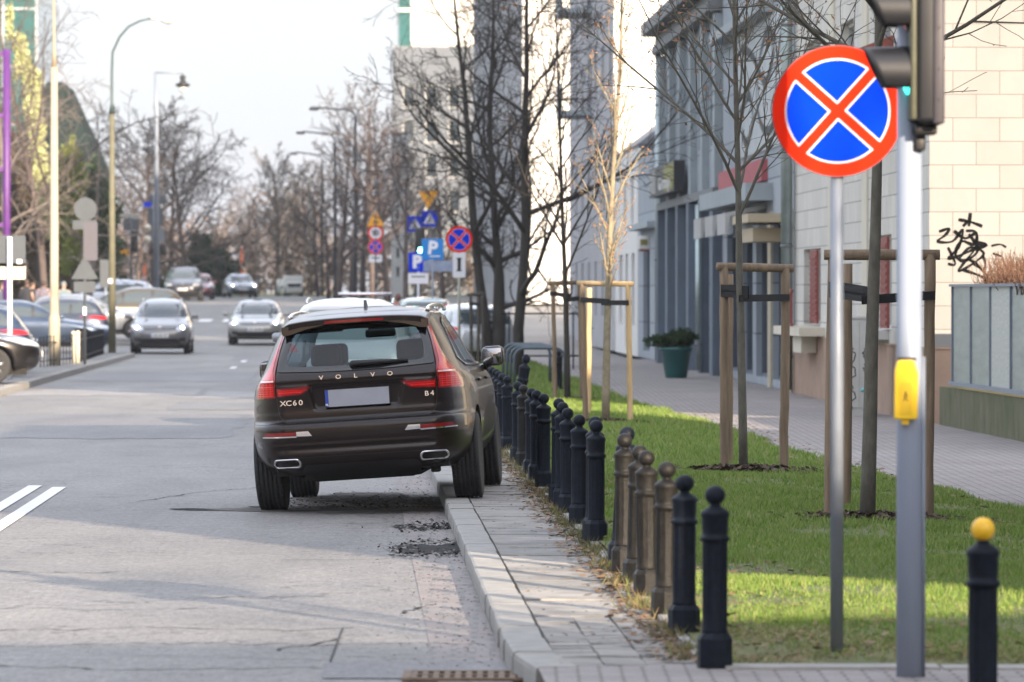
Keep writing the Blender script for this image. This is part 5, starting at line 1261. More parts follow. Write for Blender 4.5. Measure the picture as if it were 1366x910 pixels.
def make_car(name, label, style, col, L, Wd, Ht, lit=False, front_style=0, group=None, spokes=5, plate=None, drl=False, rails=False, rough=.3, metal=.5, brake=False, cat='car', roofglass=False):
    ky, kx, kz = L/4.4, Wd/1.8, Ht/1.48
    sc = lambda T, k: [(z*kz, y*k) for z, y in T]
    Y0, Y1 = GT[style]
    S = Shape(sc(GT['W'], kx), sc(Y0, ky), sc(Y1, ky), sc([(.18,.25),(.9,.30),(1.2,.16),(1.42,.2),(1.48,.09)], kx), sc([(.18,.45),(.9,.45),(1.2,.22),(1.42,.2),(1.48,.09)], kx),
              sc([(.18,.5),(.9,.8),(1.2,.5),(1.48,.15)], ky), sc([(.18,.5),(.9,.8),(1.2,.4),(1.48,.15)], ky), p=2.2, bowr=.05, bowf=.13)
    root = thing(name, label, cat, group=group)
    mp = paint(name+'_paint_'+'_'.join('%02d' % int(c*99) for c in col), col, rough, metal)
    zs = [z*kz for z in (.20,.24,.30,.36,.43,.50,.57,.64,.69,.73,.77,.80,.83,.86,.89,.92,.95,.98,1.02,1.08,1.14,1.2,1.26,1.32,1.36,1.39,1.42,1.435,1.45,1.462,1.472,1.48)]
    r = .315*max(1, kz*.98); ya, yf = .80*ky, 3.50*ky
    b = S.body(zs, [mp, m_under], [(ya, r, r+.05, .55), (yf, r, r+.05, .55)], [], nr=8, nc=8, ns=24, nf=6)
    b.name = 'body'; b.parent = root
    def sp(P): return [(a*kx, z*kz) for a, z in P]
    def ss(P): return [(a*ky, z*kz) for a, z in P]
    if style == 'van': ft = [(-.70,.985),(.70,.985),(.60,1.365),(.3,1.395),(-.3,1.395),(-.60,1.365)]
    else: ft = [(-.70,.985),(.70,.985),(.58,1.34),(.3,1.375),(-.3,1.375),(-.58,1.34)]
    S.patch('f', rnd_poly(sp(ft), .05), .006, MB(), 0, .1).build('windscreen', m_cglass, root)
    S.patch('r', rnd_poly(sp([(-.64,1.0),(.64,1.0),(.53,1.34),(-.53,1.34)]), .05), .006, MB(), 0, .1).build('rear_window', m_cglass, root)
    if style == 'sedan': sw = [(1.0,1.0),(3.0,.98),(2.40,1.33),(2.1,1.385),(1.6,1.36)]
    elif style == 'van': sw = [(.30,1.02),(3.3,.985),(2.70,1.35),(2.3,1.395),(.6,1.36)]
    else: sw = [(.48,1.04),(3.02,.985),(2.36,1.34),(2.1,1.385),(1.0,1.38),(.62,1.27)]
    for sx in (1, -1):
        d = MB(); P = rnd_poly(ss(sw), .05)
        S.patch('s', P, .006, d, 0, .14, mirror=False) if sx > 0 else d.add(*mirror_patch(S, P))
        sg = d.build('side_window', m_cglass, root)
        d = MB()
        for y in (1.18, 2.12):
            Q = ss([(y,1.0),(y+.06,1.0),(y+.05,1.39),(y-.01,1.39)])
            S.patch('s', Q, .010, d, 0, .12) if sx > 0 else d.add(*mirror_patch(S, Q, .010))
        d.build('window_pillar', m_blk, sg)
        for y in (1.12, 2.10, 3.05):
            d = MB(); Q = ss([(y,.36),(y+.012,.36),(y+.03,.99),(y+.018,.99)])
            S.patch('s', Q, .003, d, 0, .12) if sx > 0 else d.add(*mirror_patch(S, Q, .003))
            d.build('door_gap', m_blk, root)
        d = MB(); Q = ss([(1.1,.24),(3.2,.24),(3.2,.33),(1.1,.33)])
        S.patch('s', Q, .01, d, 0, .2) if sx > 0 else d.add(*mirror_patch(S, Q, .01)); d.build('sill', m_blk, root)
        d = MB(); d.rbox((sx*1.0*kx, 2.95*ky, 1.0*kz), (.20, .12, .13), .04); d.tube([(sx*.84*kx, 2.98*ky, .96*kz), (sx*.95*kx, 2.96*ky, .98*kz)], .03, 6); d.build('door_mirror', mp, root)
        # lamps
        hl = [(.47,.655),(.60,.62),(.80,.66),(.855,.74),(.86,.80),(.70,.775),(.50,.72)] if front_style == 0 else [(.50,.66),(.84,.68),(.86,.76),(.52,.735)]
        P = rnd_poly([(sx*a, z) for a, z in sp(hl)], .02)
        lamp = S.patch('f', P, .010, MB(), 0, .06, thick=.01).build('headlight', m_lamp, root)
        if lit:
            d = MB(); cx_ = .66*kx*sx; cz = .705*kz; yy = S.front(cx_, cz)
            d.ball((cx_, yy+.0, cz), .055, 14, sc=(1, .6, 1)); d.build('lamp_bulb', m_lampon, lamp)
        if drl:
            d = MB(); S.patch('f', [(sx*a, z) for a, z in sp([(.50,.668),(.84,.69),(.84,.702),(.50,.682)])], .014, d, 0, .05); d.build('running_light', m_lampon, lamp)
        tl = [(.64,.86),(.865,.85),(.85,.94),(.78,.96),(.68,.93)]
        S.patch('r', rnd_poly([(sx*a, z) for a, z in sp(tl)], .02), .010, MB(), 0, .05, thick=.01).build('tail_lamp', m_redb if brake else m_red, root)
        S.patch('f', [(sx*a, z) for a, z in sp([(.55,.34),(.76,.36),(.76,.45),(.55,.43)])], .006, MB(), 0, .06).build('fog_lamp_pocket', m_blk, root)
        for y in (ya, yf): wheel(root, sx*(.90*kx-.115), y, r, .205, sx, spokes, detail=False)
        if rails:
            d = MB(); d.tube([(sx*.56*kx, (1.0+1.7*t)*ky, (1.42+.05*math.sin(math.pi*t)**.5)*kz) for t in [i/8 for i in range(9)]], .016, 6); d.build('roof_rail', m_chrome, root)
    g = MB(); S.patch('f', rnd_poly(sp([(-.46,.665),(.46,.665),(.49,.72),(.46,.735),(-.46,.735),(-.49,.72)]), .01), .008, g, 0, .08, thick=.01); gr = g.build('grille', m_gblk, root)
    d = MB(); S.patch('f', sp([(-.45,.695),(.45,.695),(.45,.705),(-.45,.705)]), .018, d, 0, .1); d.build('grille_bar', m_chrome, gr)
    d = MB(); yy = S.front(0, .70*kz)+.02; M = Matrix.Translation((0, yy, .70*kz)) @ Matrix.Rotation(-math.pi/2, 4, 'X'); d.lathe([(.062,0),(.062,.008),(.048,.01),(.001,.008)], 20, M=M); d.build('front_emblem', m_chrome, gr)
    S.patch('f', rnd_poly(sp([(-.62,.27),(.62,.27),(.52,.41),(-.52,.41)]), .03), .006, MB(), 0, .08).build('lower_intake', m_blk, root)
    for yq, s_, nm in ((S.front(0, .50*kz)+.02, 1, 'front_plate'), (S.rear(0, .72*kz)-.02, -1, 'rear_plate')):
        z = (.50 if s_ > 0 else .72)*kz; d = MB(); d.rbox((0, yq, z), (.53, .02, .12), .006); pl = d.build(nm, m_platew, root)
        if plate and s_ > 0:
            d = MB(); d.box((.235, yq+.011, z-.055), (.262, yq+.013, z+.055)); d.build('plate_country_band', m_eu, pl)
            d = MB(); add_text(d, plate, .10, Matrix.Translation((-.015, yq+.014, z)) @ Matrix.Rotation(math.pi, 4, 'Z') @ FACE, .0008, bold=.002); d.build('plate_letters', m_blk, pl)
    S.patch('r', sp([(-.75,.26),(.75,.26),(.75,.38),(-.75,.38)]), .006, MB(), 0, .1).build('bumper_insert', m_blk, root)
    d = MB(); d.box((-.7*kx, .3, .17), (.7*kx, L-.3, .30)); d.build('underbody', m_under, root)
    return root
def mirror_patch(S, P, off=.006):
    t = MB(); S.patch('s', P, off, t, 0, .14)
    return [(-x, y, z) for x, y, z in t.v], [tuple(reversed(f)) for f in t.f], 0, True
def place(root, x, y, heading_deg, z=None, L=4.4):
    """centre of the car at x, y; heading 0 drives away along +y, 90 to the left"""
    a = R(heading_deg); f = Vector((-math.sin(a), math.cos(a)))
    c = Vector((x, y)) - f*(L/2)
    root.location = (c.x, c.y, gz(y) if z is None else z); root.rotation_euler = (0, 0, a)
    return root
ST = math.degrees(SANG)
# coming towards us
c = make_car('compact_van', 'silver grey compact van driving towards the viewer with its headlights on', 'van', (.15,.15,.155), 4.40, 1.80, 1.66, lit=True, rails=True, plate='WE 8417F', group='cars driving towards the viewer')
place(c, wx(216.5, 157.2), 157.2, 180+ST, 0)
c = make_car('hatchback', 'silver hatchback driving towards the viewer behind the parked brown SUV', 'hatch', (.27,.27,.255), 4.25, 1.80, 1.47, lit=True, front_style=1, group='cars driving towards the viewer', plate='WX 5520E')
place(c, wx(343, 172), 172, 180+ST-1)
c = make_car('large_suv', 'dark grey large SUV far off coming over the rise in the road', 'van', (.03,.032,.04), 4.8, 1.95, 1.80, group='cars driving towards the viewer', rails=True, plate='WI 330KT')
place(c, wx(245.5, 272), 272, 180+ST)
c = make_car('small_car', 'pale pink small car half hidden beside the far dark SUV', 'hatch', (.45,.16,.17), 3.9, 1.7, 1.45, group='cars driving towards the viewer')
place(c, wx(265, 292), 292, 180+ST)
c = make_car('estate_car', 'distant grey car with one bright headlight before the far lawn', 'hatch', (.20,.24,.28), 4.4, 1.8, 1.45, lit=True, group='cars driving towards the viewer')
place(c, wx(320, 318), 318, 180+ST+8)
# parked on the left, nose or tail to the road
G = 'cars parked at right angles on the left side'
zl = PV
def rightfacing(c, pxn, d, L, turn=0, z=zl): return place(c, wx(pxn, d)-L/2*math.cos(R(turn)), d, -90+turn, z, L)
def leftfacing(c, pxt, d, L, turn=0, z=zl): return place(c, wx(pxt, d)-L/2*math.cos(R(turn)), d, 90+turn, z, L)
c = make_car('parked_suv', 'black brown SUV at the left edge, its nose and front wheel showing', 'hatch', (.010,.008,.008), 4.6, 1.9, 1.66, group=G, spokes=7)
rightfacing(c, 52, 99.5, 4.6, 8)
c = make_car('parked_hatchback', 'blue hatchback behind the black SUV showing only its red tail lamp', 'hatch', (.025,.045,.09), 4.3, 1.8, 1.50, group=G)
leftfacing(c, 44, 108, 4.3, 4)
c = make_car('parked_estate', 'dark car with pale roof edge cut off by the left edge, second row', 'hatch', (.03,.04,.06), 4.5, 1.8, 1.55, group=G)
leftfacing(c, 41, 113, 4.5, 4)
c = make_car('parked_saloon', 'blue grey car behind the cream lamp post with its bonnet towards the road', 'hatch', (.035,.058,.105), 4.6, 1.85, 1.52, group=G)
rightfacing(c, 152, 151, 4.6, 6)
c = make_car('parked_dark_hatchback', 'dark blue car with red tail lamp between the lamp post and the sign post', 'hatch', (.035,.045,.07), 4.3, 1.8, 1.56, group=G)
leftfacing(c, 148, 158, 4.3, 2, gz(158)+PV)
c = make_car('parked_silver_car', 'silver car behind the blue ones with only roof and windscreen showing', 'hatch', (.26,.28,.31), 4.5, 1.8, 1.5, group=G)
rightfacing(c, 214, 172, 4.5, 6, gz(172)+.16)
c = make_car('parked_pale_car', 'pale silver car with a raked windscreen behind the taupe SUV', 'hatch', (.52,.55,.60), 4.6, 1.85, 1.55, group=G)
leftfacing(c, 214, 205, 4.6, 2, gz(205)+.15)
c = make_car('taupe_suv', 'taupe brown SUV seen from the side behind the silver compact van', 'hatch', (.085,.072,.052), 4.7, 1.9, 1.70, group=G)
leftfacing(c, 250, 178, 4.7, 10, gz(178)+.12)
# parked on the right beyond the brown SUV
G = 'cars parked along the right kerb ahead of the brown SUV'
c = make_car('white_suv', 'white SUV parked just ahead of the brown SUV with only roof and left side showing', 'hatch', (.22,.235,.26), 4.6, 1.86, 1.72, group=G, rails=True)
place(c, wx(470, 72), 72, ST-1.5, .05, 4.6)
c = make_car('red_rack_car', 'faded red car with a flat silver load bar across its roof', 'hatch', (.45,.10,.12), 4.3, 1.8, 1.62, group=G)
place(c, wx(487, 126), 126, ST, .0, 4.3)
d = MB(); d.rbox((0, 2.6, 1.80), (1.30, .28, .07), .02); bar = d.build('roof_bar', m_chrome, c)
for sx in (-1, 1):
    d = MB(); d.box((sx*.60-.02, 2.5, 1.50), (sx*.60+.02, 2.7, 1.78)); d.build('bar_foot', m_blk, bar)
c = make_car('green_grey_car', 'grey green car roof behind the brown SUV below the parking sign', 'hatch', (.24,.30,.28), 4.4, 1.8, 1.60, group=G)
place(c, wx(563, 142), 142, ST+3, .12, 4.4)
c = make_car('silver_side_car', 'silver car standing by the barrier boards beyond the SUV, its tail to the left trees', 'hatch', (.48,.50,.52), 4.2, 1.75, 1.48, group=G)
place(c, wx(618, 122), 122, ST+14, PV, 4.2)
# ================================================================ street furniture
m_iron = mat('black_cast_iron', (.006,.009,.016), .50, .0, var=.4, scale=18, bump=.35, bscale=120, spec=.14)
m_ironw = mat('worn_cast_iron', (.011,.0105,.0098), .45, .0, var=.6, scale=22, bump=.45, bscale=120, spec=.2)
m_ballyel = mat('yellow_ball_paint', (.72,.42,.015), .4, var=.12, scale=40, bump=.3, bscale=60)
m_galv = mat('galvanised_steel', (.20,.23,.28), .5, .3, var=.12, scale=10, bump=.15, bscale=80, vstretch=(1,1,.2))
m_pole = mat('grey_painted_pole', (.22,.26,.335), .45, .0, var=.06, scale=8, vstretch=(1,1,.15))
m_sred = mat('sign_red', (.72,.024,.006), .8, spec=.05)
m_sblue = mat('sign_blue', (.0,.034,.55), .8, spec=.05)
m_swhite = mat('sign_white', (.72,.72,.76), .5, spec=.2)
m_syel = mat('sign_orange', (.75,.33,.01), .4)
m_sback = mat('sign_back_grey', (.055,.066,.078), .6, .0, var=.1, scale=4)  # darkened to stand for the shade on the left sign backs
m_sblack = mat('sign_black', (.01,.01,.01), .5)
def bollard_parts(root, iron, ball=None, seed=0):
    body = MB()
    def flute(k, z): return 1.0-.11*(1 if k % 3 == 0 else 0) if .19 < z < .60 else 1.0
    octo = MB()
    # eight sided foot, fluted shaft, ringed collar and neck
    d = MB()
    d.lathe([(.082,-.02),(.082,.135),(.070,.155),(.062,.165)], 8, smooth=False)
    base = d.build('foot', iron, root)
    d = MB()
    d.lathe([(.060,.16),(.0605,.175),(.058,.19),(.058,.25),(.0585,.40),(.058,.585),(.058,.60),(.067,.605),(.069,.615),(.067,.625),(.059,.630),(.059,.645),(.0615,.66),(.0615,.715),(.066,.725),(.067,.737),(.063,.745),(.045,.760),(.030,.768),(.024,.775),(.024,.785)], 36, star=flute)
    d.build('shaft', iron, root)
    d = MB(); d.ball((0,0,.823), .0475, 24); d.build('ball', ball or iron, root)
# positions read off the heads: column of the head, row of the top, lean in degrees, worn or not
BL = [(953.5,649,0,0),(912.5,634.6,0,0),(888.7,617,0,1),(864,602,0,1),(848.7,595,2,1),(832.4,579,1,1),(826.4,570,4,0),(795.3,561,0,0),(792,556.4,1,0),(772.5,554,0,0),(758,545,.5,0),(750.8,537,0,0),(744.8,532,1,0),
      (725.5,525.8,0,0),(716,521,0,0),(709,518.4,0,0),(698,514,0,1),(691,509.5,0,0),(677,502,0,0),(670.7,498.6,0,0),(665.5,495.5,0,0),(661,492.6,0,0),(656.5,490,0,0),(652,487.5,0,0)]
Gb = 'cast iron bollards in a row along the pavement edge'
lab_b = {0:'nearest black bollard at the front end of the long row', 1:'second black bollard of the long row, just behind the front one', 2:'worn greyish bollard third from the front of the long row', 3:'worn brownish bollard fourth from the front of the long row',
 4:'slimmer looking worn bollard squeezed behind the fourth from the front', 5:'tall worn bollard sixth from the front, shiny on its fluted side', 6:'leaning dark bollard half hidden behind the sixth from the front', 7:'black bollard eighth from the front, standing clear of the lawn behind',
 16:'pale worn bollard shining among the black ones beside the brown SUV'}
protoA = thing('bollard', 'x', 'bollard', (0,0,0), group=Gb); bollard_parts(protoA, m_iron)
protoB = thing('bollard', 'x', 'bollard', (0,0,0), group=Gb); bollard_parts(protoB, m_ironw)
reg(protoA); reg(protoB); usedA = usedB = False
for i, (px_, yt, lean, worn) in enumerate(BL):
    dd = 11536/(px_-476); x = wx(px_, dd); hgt = H-(yt-HZ)*dd/F-PV; s = hgt/.8705
    lab = lab_b.get(i, None)
    if lab is None:
        nth = {8:'ninth',9:'tenth',10:'eleventh',11:'twelfth',12:'thirteenth',13:'fourteenth',14:'fifteenth',15:'sixteenth'}.get(i)
        lab = f'black bollard, {nth} from the front of the long row' if nth else 'black bollard in the tight far end of the row beyond the brown SUV'
    src = protoB if worn else protoA; first = not (usedB if worn else usedA)
    rot = (R(rq.uniform(-.6,.6)), R(-lean if i == 6 else lean*.8), rq.uniform(0, 6))
    loc = (x - math.sin(R(lean))*.0, dd, PV+.005)
    if first:
        o = src; o.location = loc; o.rotation_euler = rot; o.scale = (1, 1, s); o['label'] = lab
        if worn: usedB = True
        else: usedA = True
    else: o = dup(src, lab, loc, rot, (1, 1, s))
for i, (px_, dd, yt) in enumerate(((684, 60, 471), (745.5, 88, 468))):
    dup(protoA, ('old dark bollard leaning sideways behind the others near the SUV mirror', 'black bollard standing alone beside the bicycle hoops')[i], (wx(px_, dd), dd, PV), (0, R(9 if i == 0 else 0), 0), (1,1,(H-(yt-HZ)*dd/F-PV)/.87))
yb = thing('bollard', 'black cast iron bollard topped with a bright yellow ball, lower right', 'bollard', (wx(1311.5, 21.4), 21.4, PV-.11))
bollard_parts(yb, m_iron, m_ballyel); yb.scale = (1.03, 1.03, (H-(690-HZ)*21.4/F)/.8705)
for c in kids(yb):
    pass

# ---- signs
def disc(mb, r, y0, y1, z, n=48, mi=0, r0=0):
    "disc facing -y at height z"
    if r0 <= 0: mb.prism(circle(r, n), (0, y1, z), (1,0,0), (0,0,1), (y1-y0) if False else 0.0001, mi); return
def disk_plate(mb, r, z, y, t, n=56, mi=0, cx=0):
    mb.prism([(cx+a, b) for a, b in circle(r, n)], (0, y, z), (1,0,0), (0,0,1), -t if False else t, mi)
# prism extrudes along ux x uy = -y, that is towards the viewer
def no_stop_face(root, r, z, y, cx=0):
    d = MB(); disk_plate(d, r, z, y, .003, mi=0, cx=cx); pl = d.build('sign_plate', m_sback, root)
    d = MB(); disk_plate(d, r*.985, z, y-.0035, .0006, cx=cx); d.build('red_field', m_sred, pl)
    k = r/.30
    # four blue sectors with white edging, cut between the crossing bars
    def sector(a0, rr, gap):
        # region of the disc where both bar distances exceed gap
        c45 = math.cos(a0); s45 = math.sin(a0); out = []
        th = math.asin(gap/rr); A0 = a0-math.pi/4+th; A1 = a0+math.pi/4-th
        for i in range(25): a = A0+(A1-A0)*i/24; out.append((cx+rr*math.cos(a), rr*math.sin(a)))
        out.append((cx+gap*math.sqrt(2)*c45, gap*math.sqrt(2)*s45)); return out
    tilt = R(3.0)
    for q in range(4):
        a0 = q*math.pi/2+tilt
        d = MB(); d.prism(sector(a0, .238*k, .0225*k), (0, y-.0045, z), (1,0,0), (0,0,1), .0006); d.build('white_edging', m_swhite, pl)
        d = MB(); d.prism(sector(a0, .231*k, .0295*k), (0, y-.0055, z), (1,0,0), (0,0,1), .0006); d.build('blue_field', m_sblue, pl)
    return pl
# the near one, on its galvanised pipe
ns = thing('no_stopping_sign', 'large round red and blue no stopping sign on a thin steel post in the foreground', 'road sign', (wx(1116.5, 24.98), 24.98, PV+.01), R(-4))
d = MB(); d.tube([(0,0,-.02),(0,0,2.83)], .0315, 20); d.lathe([(.033,2.82),(.033,2.84),(.015,2.85)], 16); d.build('post', m_galv, ns)
zc = H+(HZ-151.5)/F*24.98-PV
no_stop_face(ns, .314, zc, -.045, cx=.003)
d = MB(); 
for z in (zc-.17, zc+.17): d.box((-.12,-.044,z-.015),(.12,-.030,z+.015)); d.tube([(math.cos(a)*.037, math.sin(a)*.037, z) for a in [2*math.pi*i/16 for i in range(17)]], .008, 6, cap=False)
d.build('clamp', m_galv, ns)
# ---- signal post with push button and signal head
sp = thing('traffic_signal', 'grey signal post in the foreground with black signal head and yellow push button box', 'traffic light', (wx(1213, 23.6), 23.6, 0))
d = MB(); d.tube([(0,0,-.02),(0,0,1.3),(0,0,4.2)], [.0575,.0570,.0555], 28); d.lathe([(.09,-.01),(.09,.02),(.06,.05)], 20); d.build('post', m_pole, sp)
d = MB(); d.tube([(.064, .01, .02),(.064,.01,1.55)], .010, 8); d.build('cable_conduit', m_galv, sp)
def zs_(y, dd=23.6): return H+(HZ-y)/F*dd
z0, z1 = zs_(562), zs_(480); xb = (1207-1213)/F*23.6
d = MB(); zc = (z0+z1)/2; hh = z1-z0
d.prism(rnd_poly([(-.054,-hh/2+.01),(.050,-hh/2+.01),(.054,hh/2-.06),(.036,hh/2),(-.040,hh/2),(-.052,hh/2-.05)], .014, 4), (xb,-.055,zc), (1,0,0), (0,0,1), .055, smooth=False)
m_by = mat('yellow_plastic', (.80,.52,.012), .35, coat=.3, var=.05, scale=30)
bx_ = d.build('button_box', m_by, sp)
md = bx_.modifiers.new('b', 'BEVEL'); md.width = .008; md.segments = 3
d = MB(); d.prism(rnd_poly([(-.030,-hh/2+.035),(.022,-hh/2+.035),(.022,hh/2-.10),(-.030,hh/2-.10)], .006), (xb,-.1105,zc), (1,0,0), (0,0,1), .003); d.build('button_plate', mat('yellow_plate_darker', (.68,.43,.010), .4), bx_)
d = MB(); d.box((xb-.020,-.090,z0-.012),(xb+.012,-.060,z0+.012)); d.build('push_button', m_by, bx_)
d = MB(); zz = zc-.025   # walking man mark
d.prism(circle(.0045, 12), (xb-.004,-.1145,zz+.018), (1,0,0), (0,0,1), .0006)
for a, b in (((-.004,.013),(-.006,-.002)),((-.006,-.002),(-.014,-.020)),((-.006,-.002),(.004,-.020)),((-.004,.010),(.006,.002)),((-.004,.010),(-.013,.0))):
    q = Vector((b[0]-a[0], b[1]-a[1])).normalized()*.0018; d.prism([(a[0]-q.y,a[1]+q.x),(b[0]-q.y,b[1]+q.x),(b[0]+q.y,b[1]-q.x),(a[0]+q.y,a[1]-q.x)][::-1], (xb,-.1145,zz), (1,0,0), (0,0,1), .0006)
d.build('pedestrian_mark', m_sblack, bx_)
d = MB(); d.rbox((xb+.004,-.052,z1+.004), (.085,.03,.016), .004); d.build('button_bracket', m_sblack, sp)
# signal head, seen from its left side: lamps look to the left of the picture
m_sig = mat('signal_housing', (.010,.011,.014), .45, var=.1, scale=10)
m_sige = mat('signal_back', (.05,.046,.055), .5, var=.06, scale=5)
m_olive = mat('signal_front', (.060,.062,.040), .5, var=.2, scale=20)
zb, zt = zs_(165), zs_(-130)
hx = wx(1232, 23.6)-wx(1213, 23.6)
hd_ = bpy.data.objects.new('signal_head', None); COL.objects.link(hd_); hd_.parent = sp; hd_.location = (0, -.10, 0)
x0_, x1_ = (1212-1213)/F*23.5, (1252-1213)/F*23.5
d = MB(); d.rbox(((x0_+x1_)/2+.010, 0, (zb+zt)/2), (x1_-x0_-.025, .27, zt-zb), .02, seg=3); hb = d.build('housing', m_sig, hd_)
d = MB(); d.rbox((x1_-.018, 0, (zb+zt)/2-.0), (.052, .292, zt-zb+.02), .012); 
d.build('rear_cover', m_sige, hd_)
d = MB(); d.rbox((x0_+.006, 0, (zb+zt)/2), (.030, .25, zt-zb-.02), .01); d.build('front_panel', m_olive, hd_)
d = MB()
for z in (zb+.10, zb+.235, zb+.42, zb+.56, zb+.75): d.cyl((x1_-.018,-.150,z),(x1_-.018,-.146,z), .0045, n=8)
d.build('screws', m_sige, hd_)
def visor(zc_, lit):
    r = .118; Lv = .205; n = 30; d = MB(); vs = []
    # a hood open below: shell over 250 degrees, longer at the top
    for j in range(7):
        for i in range(n+1):
            a = R(-38)+R(256)*i/n; top = (1+math.sin(a))/2; Lx = Lv*(.42+.58*top**.8); t = j/6
            rr = r*(1-.06*t)
            vs.append((x0_-.005-Lx*t, rr*math.cos(a)*1.02, zc_+rr*math.sin(a)-.020*t*0))
    K = len(vs); vs += [(x, y*.965, zc_+(z-zc_)*.965) for x, y, z in vs]
    fs = []
    for j in range(6):
        for i in range(n):
            a = j*(n+1)+i; fs.append((a, a+1, a+n+2, a+n+1)); fs.append((K+a, K+a+n+1, K+a+n+2, K+a+1))
    for i in range(n): a = 6*(n+1)+i; fs.append((a, a+1, K+a+1, K+a))
    for j in range(6):
        a = j*(n+1); fs.append((a, a+n+1, K+a+n+1, K+a)); b = a+n; fs.append((b+n+1, b, K+b, K+b+n+1))
    d.add(vs, fs, 0, True); v = d.build('visor', m_sig, hd_)
    d = MB(); M = Matrix.Translation((x0_-.012, 0, zc_)) @ Matrix.Rotation(-math.pi/2, 4, 'Y'); d.lathe([(.100,-.01),(.098,.006),(.075,.018),(.04,.026),(.001,.029)], 28, M=M); d.build('lens', mat('green_lens', (.02,.35,.30), .15, emit=((.05,.9,.75), 1.2)) if lit else mat('dark_lens', (.05,.02,.012), .2, coat=.5), hd_)
visor(zs_(98), True); visor(zs_(98)+.275, False); visor(zs_(98)+.55, False)
d = MB(); d.rbox(((x0_+x1_)/2, .02, zb-.030), (.10,.13,.05), .012); d.rbox((x0_+.045, .06, zb-.085), (.05,.08,.08), .01); d.box((x0_+.01,.03,zb-.045),(x0_+.10,.12,zb-.02)); d.build('lower_bracket', m_sblack, hd_)

# ---- wooden stakes round the young trees
m_wood = mat('weathered_stake', (.20,.145,.095), .85, var=.35, scale=6, bump=.6, bscale=40, vstretch=(3,3,.3))
m_woodl = mat('sunlit_stake', (.46,.33,.17), .8, var=.25, scale=6, bump=.4, bscale=40, vstretch=(3,3,.3))  # paler copy of the stake wood with sunlight in the colour
m_strap = mat('black_webbing', (.012,.012,.013), .8)
def stakes(label, dd, posts, bars, straps, r=.042, wood=None, group='wooden stakes round the young trees'):
    """posts: (px, distance, top row); bars: pairs of post numbers; straps: (post no, row, tree px, tree d, row)"""
    x0 = wx(posts[0][0], posts[0][1]); root = thing('tree_stakes', label, 'tree stakes', (x0, dd, PV+.03), group=group)
    O = Vector((x0, dd, PV+.03)); tops = []
    for i, (px_, d_, yt, bx_) in enumerate(posts):
        b = Vector((wx(bx_, d_), d_, PV))-O; t = Vector((wx(px_, d_), d_, wz(yt, d_)))-O; tops.append(t)
        d = MB(); n = 9; rr_ = random.Random(i+int(dd)); pts = [b.lerp(t, k/n)+Vector((rr_.gauss(0,.003), rr_.gauss(0,.003), 0)) for k in range(n+1)]
        d.tube([b-Vector((0,0,.1))]+pts, [r]+[r*rr_.uniform(.94, 1.06) for _ in pts], 14); d.build('stake', wood[i] if isinstance(wood, (list, tuple)) else (wood or m_wood), root)
    for a, b in bars:
        p, q = tops[a]+Vector((0,0,.0)), tops[b]+Vector((0,0,.0)); e = (q-p).normalized()*.07; d = MB(); d.tube([p-e, p.lerp(q,.5), q+e], [r*.92, r*.98, r*.92], 12); d.build('crossbar', wood[a] if isinstance(wood, (list, tuple)) else (wood or m_wood), root)
    for (i, y, tpx, td, ty) in straps:
        px_, d_, yt, bx_ = posts[i]; a = Vector((wx(px_, d_), d_, wz(y, d_)))-O; b = Vector((wx(tpx, td), td, wz(ty, td)))-O
        d = MB(); v = (b-a).normalized(); s_ = Vector((-v.y, v.x, 0)).normalized()*(r+.004)
        P0, P1 = a-v*(r+.004), b+v*.06; w = .032
        for sgn in (1, -1):
            A = [P0+s_*sgn*.15, a+s_*sgn, b+s_*sgn*.75, P1+s_*sgn*.1]
            vs = []
            for p in A: vs += [p-Vector((0,0,w)), p+Vector((0,0,w))]
            off = s_.normalized()*.004; K = len(vs); vs2 = [v_+off for v_ in vs]
            d.add(vs+vs2, [(2*k, 2*k+2, 2*k+3, 2*k+1) for k in range(3)]+[(K+2*k, K+2*k+1, K+2*k+3, K+2*k+2) for k in range(3)]+[(2*k+1, 2*k+3, K+2*k+3, K+2*k+1) for k in range(3)])
        d.build('strap', m_strap, root)
    return root
stakes('weathered stakes with a crossbar around the tree behind the foreground sign and signal post', 38.4, [(1112,38.9,340,1106),(1241,38.9,340,1238),(1130,40.6,352,1128)], [(0,1)], [(0,382,1157,38.4,389),(0,391,1157,38.4,397),(1,394,1157,38.4,400)])
stakes('weathered brown stakes with a crossbar around the tree left of the no stopping sign', 49, [(966,49.2,356,966),(1048,49.4,358,1046),(972,51,366,972)], [(0,1)], [(0,384,992,49,386),(0,391,992,49,394),(1,397,992,49,398)])
stakes('sunlit pale stakes with a bright crossbar around the pale young tree', 66.9, [(838,66.9,379,841),(777,67.2,378,781),(786,70.5,384,785)], [(0,1)], [(0,404,808,66.9,404),(1,400,808,66.9,402)], r=.036, wood=[m_woodl, m_wood, m_woodl])  # lit stakes take the paler copy, the shaded one the brown
stakes('darker stakes of the next frame beyond the sunlit one', 80.7, [(737,80.7,378,741),(773,81,377,777),(756,83,384,756)], [(0,1)], [(0,392,757,80.7,394),(1,398,757,80.7,400)], r=.036, wood=m_wood)
stakes('distant dark stakes around a trunk right of the silver car', 108, [(628,108,393,629),(644,108,392,645),(638,111,396,638)], [(0,1)], [(0,405,636,108,406)], r=.035, wood=mat('dark_old_stake', (.07,.06,.05), .9))

